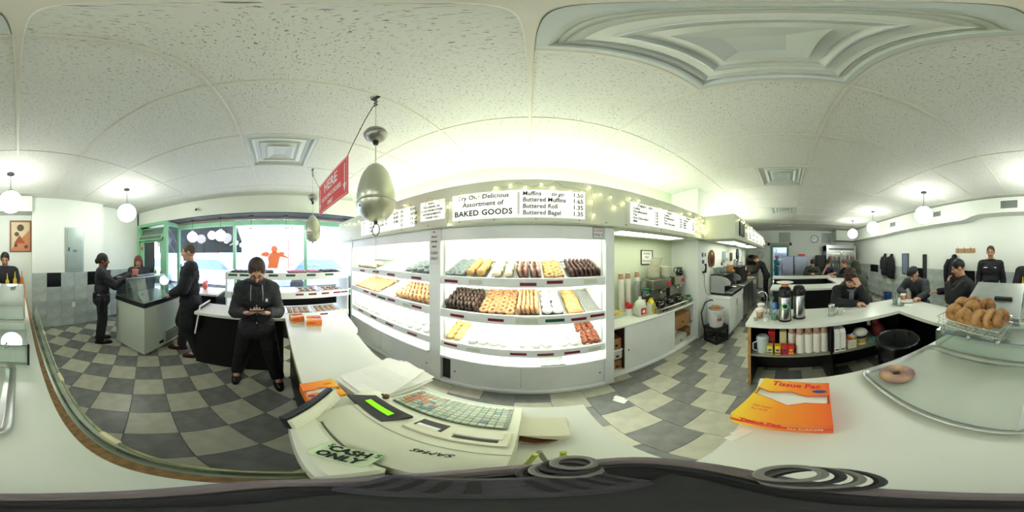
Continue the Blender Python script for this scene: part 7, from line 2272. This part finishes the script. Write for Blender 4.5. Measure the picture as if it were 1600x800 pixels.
    if shoe:
        for n in 'RL':
            A_ = Vector(J['an' + n])
            gz = A_.z - .085
            m = MB().ball((A_.x, A_.y + .06, gz + .038), (.047, .145, .042), 16, 8).ball((A_.x, A_.y - .01, gz + .07), (.046, .062, .055), 14, 8)
            m.prism([(A_.x + .049 * math.cos(a) * (1 + .1 * math.sin(a)), A_.y + .06 + .15 * math.sin(a)) for a in [i * PI / 10 for i in range(20)]], gz + .001, gz + .022)
            part('shoe', m, shoe, t, angle=60)
    if hairm and hair:
        G = Fig()
        if hair in ('short', 'long', 'curly', 'crop'):
            k_ = {'short': .985, 'long': 1.05, 'curly': 1.06, 'crop': .97}[hair]
            G.ell(hp(0, -.014, .030), (.083 * k_, .098 * k_, .098 * k_), HA)
        if hair == 'curly':
            rr = random.Random(4)
            for i in range(60):
                a, b = rr.uniform(0, 2 * PI), rr.uniform(.0, 1.25)
                v = Vector((math.sin(b) * math.cos(a), math.sin(b) * math.sin(a), math.cos(b)))
                if v.y > .75: continue
                G.ell(hp(v.x * .088, v.y * .098 - .012, v.z * .098 + .032), (.022, .022, .022))
        if hair == 'long':
            for k in (1, -1):
                G.cap(hp(k * .055, -.03, .0), hp(k * .07, -.03, -.16), .045, .04)
            G.cap(hp(0, -.06, 0), hp(0, -.07, -.18), .06, .055)
        if hair == 'bun':
            G.ell(hp(0, -.014, .032), (.087, .102, .10), HA); G.ell(hp(0, -.10, -.01), (.05, .04, .05), HA)
        if hair == 'flatcap':
            G.ell(hp(0, .0, .075), (.095, .112, .048), HA); G.cap(hp(-.05, .085, .062), hp(.05, .085, .062), .014); G.ell(hp(0, .105, .062), (.07, .045, .010), HA)
        if hair == 'beanie':
            G.ell(hp(0, -.008, .045), (.086, .104, .092), HA)
        if hair == 'ballcap':
            G.ell(hp(0, -.008, .055), (.084, .102, .080), HA); G.ell(hp(0, .12, .045), (.065, .07, .010), HA)
        nm = {'flatcap': 'flat_cap', 'beanie': 'knit_cap', 'ballcap': 'baseball_cap'}.get(hair, 'hair')
        link(nm, remeshed(nm, G.mb, [hairm], vox * .9, None, 1, jag=.0012 if nm == 'hair' else 0), t)
    if extra:
        extra(t, J, hp, AX, HA)
    return t

HBLK = mat('black_hair', '17130f', .6, var=.3, vs=60, bump=.4, bs=120)
HBRN = mat('dark_brown_hair', '3a2720', .6, var=.3, vs=60, bump=.4, bs=120)
HRED = mat('auburn_hair', '5e2c22', .55, var=.3, vs=40, bump=.4, bs=90)
HGRY = mat('greying_brown_hair', '584a3c', .65, var=.3, vs=60, bump=.4, bs=120)
JBLK = mat('black_jacket_cloth', '18191d', .75, var=.25, vs=10, bump=.35, bs=16)
JCHR = mat('charcoal_jacket_cloth', '202228', .75, var=.2, vs=10, bump=.4, bs=14)
JNAVY = mat('dark_navy_wool', '16181f', .85, var=.25, vs=12, bump=.3, bs=18)
JGRN = mat('dark_green_parka', '343a2e', .75, var=.2, vs=10, bump=.4, bs=14)
JGRY = mat('slate_grey_cardigan', '3c4148', .85, var=.15, vs=12, bump=.3, bs=20)
PBLK = mat('black_trouser_cloth', '121215', .8, var=.25, vs=10, bump=.25, bs=16)
PGRY = mat('dark_grey_trousers', '2c2b2f', .8, var=.2, vs=10, bump=.25, bs=16)
UNIF = mat('navy_uniform_cloth', '191c24', .7, var=.2, vs=10, bump=.3, bs=18)
SHBLK = mat('black_leather', '121212', .35, var=.2, vs=20)
SHBRN = mat('brown_leather', '3c231c', .35, var=.2, vs=20)

# man looking at his phone
J = stand(.93)
J.update(pelvis=(0, -.02, .86), chest=(0, .0, 1.155), neck=(0, .04, 1.325), head=(0, .105, 1.445), face=(0, .80, -.60))
for n, k in (('R', 1), ('L', -1)):
    J['sh' + n] = (k * .150, .02, 1.262); J['el' + n] = (k * .212, .06, 1.02); J['wr' + n] = (k * .10, .255, 1.085)
    J['hip' + n] = (k * .09, -.02, .84)
    J['hd' + n] = ((-k * .62, .70, .28), (-k * .1, -.25, .95), .42)
J['knR'] = (.15, -.05, .46); J['anR'] = (.21, -.15, .085); J['knL'] = (-.15, .0, .46); J['anL'] = (-.21, -.02, .085)
def phone_extra(t, J, hp, AX, HA):
    part('zip', MB().tube([J['pelvis'] + AX[1] * .136 - AX[2] * .06, lerp(J['pelvis'], J['chest'], .5) + AX[1] * .125, J['chest'] + AX[1] * .128, J['neck'] + AX[1] * .10 - AX[2] * .04], .005, 6), DARK, t)
    for k in (1, -1):
        part('pocket_flap', MB().box(-.055, -.006, -.012, .055, .006, .012, .004, M=Matrix.Translation(lerp(J['pelvis'], J['chest'], .22) + AX[0] * k * .085 + AX[1] * .122) @ Matrix.Rotation(k * .35, 4, 'Y')), JCHR, t)
        part('hood_cord', MB().tube([J['neck'] + AX[0] * k * .05 + AX[1] * .085, J['neck'] + AX[0] * k * .055 + AX[1] * .135 - AX[2] * .06, J['chest'] + AX[0] * k * .055 + AX[1] * .142 + AX[2] * .03], .0035, 6), mat('cord_grey', '9a9aa2', .6), t)
    part('chest_logo', MB().box(-.010, -.003, -.014, .010, .004, .014, M=Matrix.Translation(J['chest'] - AX[0] * .09 + AX[1] * .13 + AX[2] * .03)), WHP, t)
    for z in (.30, .62, .92):
        part('snap', MB().ball(tuple(lerp(J['pelvis'], J['chest'], z) + AX[1] * .134), (.008, .006, .008), 8, 6), mat('cord_grey', '9a9aa2', .6), t)
    gl = MB()
    for k in (1, -1):
        gl.tube([hp(k * .032 + .024 * math.cos(a), .098, .002 + .017 * math.sin(a)) for a in [i * PI / 7 for i in range(14)]], .0022, 5, close=True)
        gl.tube([hp(k * .056, .097, .006), hp(k * .078, .0, .008)], .002, 5)
    gl.tube([hp(-.009, .104, .006), hp(.009, .104, .006)], .002, 5)
    part('glasses', gl, DARK, t)
person('man in a charcoal hooded jacket looking down at a phone in both hands', (-1.60, -.17), (1, .11), J, SKIN, HBRN, 'short', JCHR, .024, PBLK, SHBLK, .0085, hood='down', beard=True, arm_inf=.020, extra=phone_extra)
pm = bpy.data.objects[[o.name for o in C.objects if o.get('label', '').startswith('man in a charcoal')][0]]
Mp = root_matrix(pm)
phn = solo('mobile_phone', MB().box(-.066, -.034, -.004, .066, .034, .004, .004), DARK, 'dark mobile phone held by the man in the charcoal hooded jacket', 'phone')
Mq = Mp @ Matrix.Translation((0, .345, 1.135)) @ Matrix.Rotation(R(25), 4, 'X')
phn.location = Mq.to_translation(); phn.rotation_euler = Mq.to_euler()
part('screen', MB().box(-.058, -.030, .004, .058, .030, .0048), mat('phone_screen', '8fa4c4', .2, emit=.4), phn, smooth=False)

# man in the black overcoat
J = stand(1.005)
J.update(face=(.06, 1, -.05))
J.update(elL=(-.26, .09, 1.15), W_wrL=(-2.13, -1.545, .965), hdL=((-.1, .8, -.35), (0, -.2, -1), .35))
J.update(anR=(.12, .14, .085), knR=(.11, .10, .50), anL=(-.12, -.10, .085))
LAV = mat('lavender_shirt', 'a594c0', .6)
def coat_extra(t, J, hp, AX, HA):
    r, f, u = AX
    part('shirt_collar', MB().tube([J['neck'] + r * .055 + f * .02 + u * .035, J['neck'] + f * .085 + u * .005, J['neck'] - r * .055 + f * .02 + u * .035], .018, 8), LAV, t)
    part('shirt_front', MB().prism([(-.04, 0), (.04, 0), (.055, .20), (-.055, .20)], 0, .01, 'y', M=Matrix.Translation(J['chest'] + f * .118 - u * .01)), LAV, t)
    for k in (1, -1):
        part('lapel', MB().tube([J['neck'] + r * k * .08 + u * .02, J['neck'] + r * k * .075 + f * .10 - u * .05, J['chest'] + r * k * .03 + f * .14 - u * .06], [.022, .026, .012], 8), JNAVY, t)
person('tall man in a long black overcoat standing beside the glass topped case', (-2.05, -1.15), (.46, -.89), J, SKIN, HGRY, 'crop', JNAVY, .046, PGRY, SHBRN, .009, coat=.88, collar=False, extra=coat_extra)

# officer
J = stand(.925)
J.update(face=(0, 1, -.02))
J.update(elR=(.20, .20, 1.10), W_wrR=(-1.72, -2.10, 1.26), hdR=((-.2, 1, 0), (0, 0, -1), .4), elL=(-.2, .18, 1.10), W_wrL=(-1.78, -2.24, 1.26), hdL=((.3, 1, 0), (0, 0, -1), .4))
def cop_extra(t, J, hp, AX, HA):
    r, f, u = AX
    m = []
    for i in range(20):
        a = 2 * PI * i / 20
        m.append(J['pelvis'] + u * .06 + r * (.172 * math.cos(a)) + f * (.130 * math.sin(a)))
    part('duty_belt', MB().tube(m, .024, 6, close=True), SHBLK, t)
    part('holster', MB().box(-.03, -.05, -.2, .03, .04, .06, .012, M=Matrix.Translation(J['pelvis'] + r * .195 - u * .02)), SHBLK, t)
    part('pouch', MB().box(-.03, -.03, -.05, .03, .03, .05, .01, M=Matrix.Translation(J['pelvis'] + r * .12 - f * .12 + u * .05)), SHBLK, t)
    part('shoulder_patch', MB().ball((0, 0, 0), (.012, .035, .04), 10, 6, M=Matrix.Translation(lerp(J['shR'], J['elR'], .25) + r * .062)), mat('patch_grey', '8a8c94', .6), t)
person('woman in a dark navy uniform with a duty belt leaning on a case', (-1.36, -2.42), (-.86, .42), J, SKIN3, HBLK, 'bun', UNIF, .034, UNIF, SHBLK, .0105, extra=cop_extra)

# woman with auburn hair
J = stand(.90)
J.update(face=(.15, 1, -.25), elR=(.22, .12, 1.02), wrR=(.10, .22, 1.05), hdR=((-.6, .6, .2), (-.3, 0, 1), .6), elL=(-.22, .12, 1.02), wrL=(-.10, .22, 1.03), hdL=((.6, .6, .2), (.3, 0, 1), .6))
person('woman with long auburn hair in a dark jacket behind the glass topped case', (-2.42, -2.66), (.66, .75), J, SKIN2, HRED, 'long', JCHR, .026, PBLK, SHBLK, .012)

# cook bending over the far counter
J = stand(.98)
J.update(chest=(0, .12, 1.22), neck=(0, .24, 1.37), head=(0, .36, 1.48), face=(0, .75, -.65), shR=(.17, .21, 1.31), shL=(-.17, .21, 1.31), elR=(.21, .33, 1.06), elL=(-.21, .33, 1.06), wrR=(.10, .52, .98), wrL=(-.08, .52, .98),
         hdR=((-.2, 1, -.1), (0, 0, -1), .4), hdL=((.2, 1, -.1), (0, 0, -1), .4))
person('cook in black bending over the far end of the stainless counter', (5.72, .70), (-.12, .99), J, SKIN, HBRN, 'short', JBLK, .018, PBLK, SHBLK, .012)
# kitchen worker
J = stand(.93)
J.update(elR=(.2, .12, 1.02), wrR=(.08, .30, 1.04), hdR=((-.5, 1, 0), (0, 0, 1), .4), elL=(-.2, .12, 1.02), wrL=(-.08, .30, 1.04), hdL=((.5, 1, 0), (0, 0, 1), .4))
person('kitchen worker in teal clothes and a pink cap beyond the green door', (8.75, .52), (-.35, -.94), J, SKIN2, mat('pink_cap', 'c8606c', .7), 'ballcap', mat('teal_cloth', '1f7c78', .7, var=.1, bump=.2), .02, mat('teal_cloth', '1f7c78', .7), SHBLK, .013, sleeves=False, collar=False)

# diners
J = sit(.58, .14)
J.update(face=(0, .8, -.6), elR=(.27, .22, .93), elL=(-.27, .22, .93), wrR=(.07, .42, .94), wrL=(-.07, .42, .94), hdR=((-.5, .8, .1), (-.4, 0, .9), .5), hdL=((.5, .8, .1), (.4, 0, .9), .5))
person('man in a dark green hooded jacket and black cap by the steel fridges', (6.03, -.98), (-1, .12), J, SKIN, HBLK, 'beanie', JGRN, .034, PBLK, SHBLK, .012, hood='down')
J = sit(.58, .12)
J.update(face=(.1, .9, -.4), elR=(.20, .36, .93), wrR=(.08, .36, 1.17), hdR=((-.4, -.3, .9), (-.2, -.9, 0), .7), elL=(-.25, .30, .93), wrL=(-.02, .42, .93))
person('man in a navy shirt with his hand at his chin, far counter', (6.03, -1.58), (-1, .2), J, SKIN2, HBLK, 'ballcap', mat('navy_shirt', '1f2544', .75, var=.15, bump=.2), .016, PBLK, SHBLK, .012, sleeves=False, collar=False)
J = sit(.58, .08)
person('person with reddish brown hair mostly hidden behind the curly haired man', (5.02, -2.03), (-.1, 1), J, SKIN2, HRED, 'short', JBLK, .024, PBLK, SHBLK, .013)
J = sit(.58, .16)
J.update(face=(.1, .9, -.35))
person('person with a dark green hood up, seen from behind at the far counter', (2.93, -1.50), (.97, .2), J, SKIN2, HBLK, 'crop', JGRN, .036, PBLK, SHBLK, .0115, hood='up')
J = sit(.58, .2)
J.update(pelvis=(0, 0, .68), chest=(0, .15, .97), neck=(.0, .25, 1.13), head=(.035, .345, 1.275), face=(.05, .78, -.62), shR=(.18, .19, 1.075), shL=(-.18, .19, 1.075),
         elL=(-.15, .43, .945), wrL=(-.055, .475, 1.16), hdL=((.42, -.02, .9), (.15, -1, -.1), .25), elR=(.26, .40, .955), wrR=(.02, .50, .945), hdR=((-1, .25, 0), (0, -.3, -1), .4))
SCF = mat('grey_scarf', '7b8088', .8, var=.15, vs=30, bump=.3)
def scarf_extra(t, J, hp, AX, HA):
    r, f, u = AX
    part('scarf', MB().tube([J['neck'] + r * .06 + f * .03, J['neck'] + f * .085 - u * .02, J['neck'] - r * .06 + f * .03], .028, 8).tube([J['neck'] + f * .085 - u * .02, J['chest'] + f * .135 + u * .04, J['chest'] + f * .145 - u * .12], [.032, .04, .035], 8), SCF, t, angle=180)
person('curly haired man in black resting his face in his hand at the counter', (2.42, -.92), (-1, .06), J, SKIN, HBRN, 'curly', JBLK, .028, PBLK, SHBLK, .0085, extra=scarf_extra)
J = sit(.58, .14)
J.update(head=(-.02, .27, 1.275), neck=(0, .18, 1.15), face=(-.05, .82, -.55), elR=(.27, .25, .95), W_wrR=(1.90, -1.715, .955), hdR=((-.6, .8, .1), (-.9, -.3, 0), .9), elL=(-.27, .28, .95), W_wrL=(1.66, -1.77, .945), hdL=((.1, 1, 0), (0, 0, -1), .9))
person('old man in a dark flat cap and slate cardigan with a cup and plate', (2.03, -2.20), (-.22, .97), J, SKIN, mat('flat_cap_cloth', '23262c', .85, var=.2, vs=30, bump=.3), 'flatcap', JGRY, .028, PGRY, SHBLK, .0095, hood='down')
upright_cup('brown printed paper cup held by the old man in the flat cap', (1.835, -1.605, CT))
J = sit(.66, .12)
J.update(face=(-.15, .95, -.35), elL=(-.24, .32, 1.0), wrL=(-.10, .36, 1.20), hdL=((.5, -.1, .7), (.3, -.9, 0), .7))
def watch_extra(t, J, hp, AX, HA):
    w, e = J['wrL'], J['elL']
    part('wristwatch', MB().torus((0, 0, 0), .036, .008, 18, 6, M=Matrix.Translation(lerp(e, w, .93)) @ (w - e).to_track_quat('Z', 'Y').to_matrix().to_4x4()), CHROME, t)
person('dark haired man in a black jacket seen side on at the corner counter', (.97, -2.16), (.86, .5), J, SKIN2, HBLK, 'short', JBLK, .034, PBLK, SHBLK, .0105, extra=watch_extra)
bpy.data.objects['counter_stool.003'].location = (.97, -2.16, 0)
bpy.data.objects['counter_stool.003'].scale = (1, 1, 1.12)
bpy.data.objects['counter_stool.007'].location = (5.02, -2.03, 0)
J = stand(1.02)
J.update(face=(0, 1, -.1))
def logo_extra(t, J, hp, AX, HA):
    r, f, u = AX
    for k, w in ((1, .035), (-1, .02)):
        part('chest_emblem', MB().box(-w, 0, -.008, w, .004, .008, M=Matrix.Translation(J['chest'] + r * k * .09 + f * .120 + u * .07)), WHP, t, smooth=False)
person('man in a black jacket with small white chest emblems standing by the south wall', (.98, -3.02), (-.25, .97), J, SKIN2, HBRN, 'crop', JBLK, .026, PBLK, SHBLK, .0115, extra=logo_extra)
J = stand(.94)
J.update(face=(0, 1, -.3), elR=(.23, .1, 1.05), wrR=(.1, .28, .98), elL=(-.23, .1, 1.05), wrL=(-.1, .28, .98))
person('man in a dark jacket standing behind the condiment bottles and the glass case', (.23, -2.88), (-.05, 1), J, SKIN2, HBLK, 'short', JBLK, .028, PBLK, SHBLK, .0115)
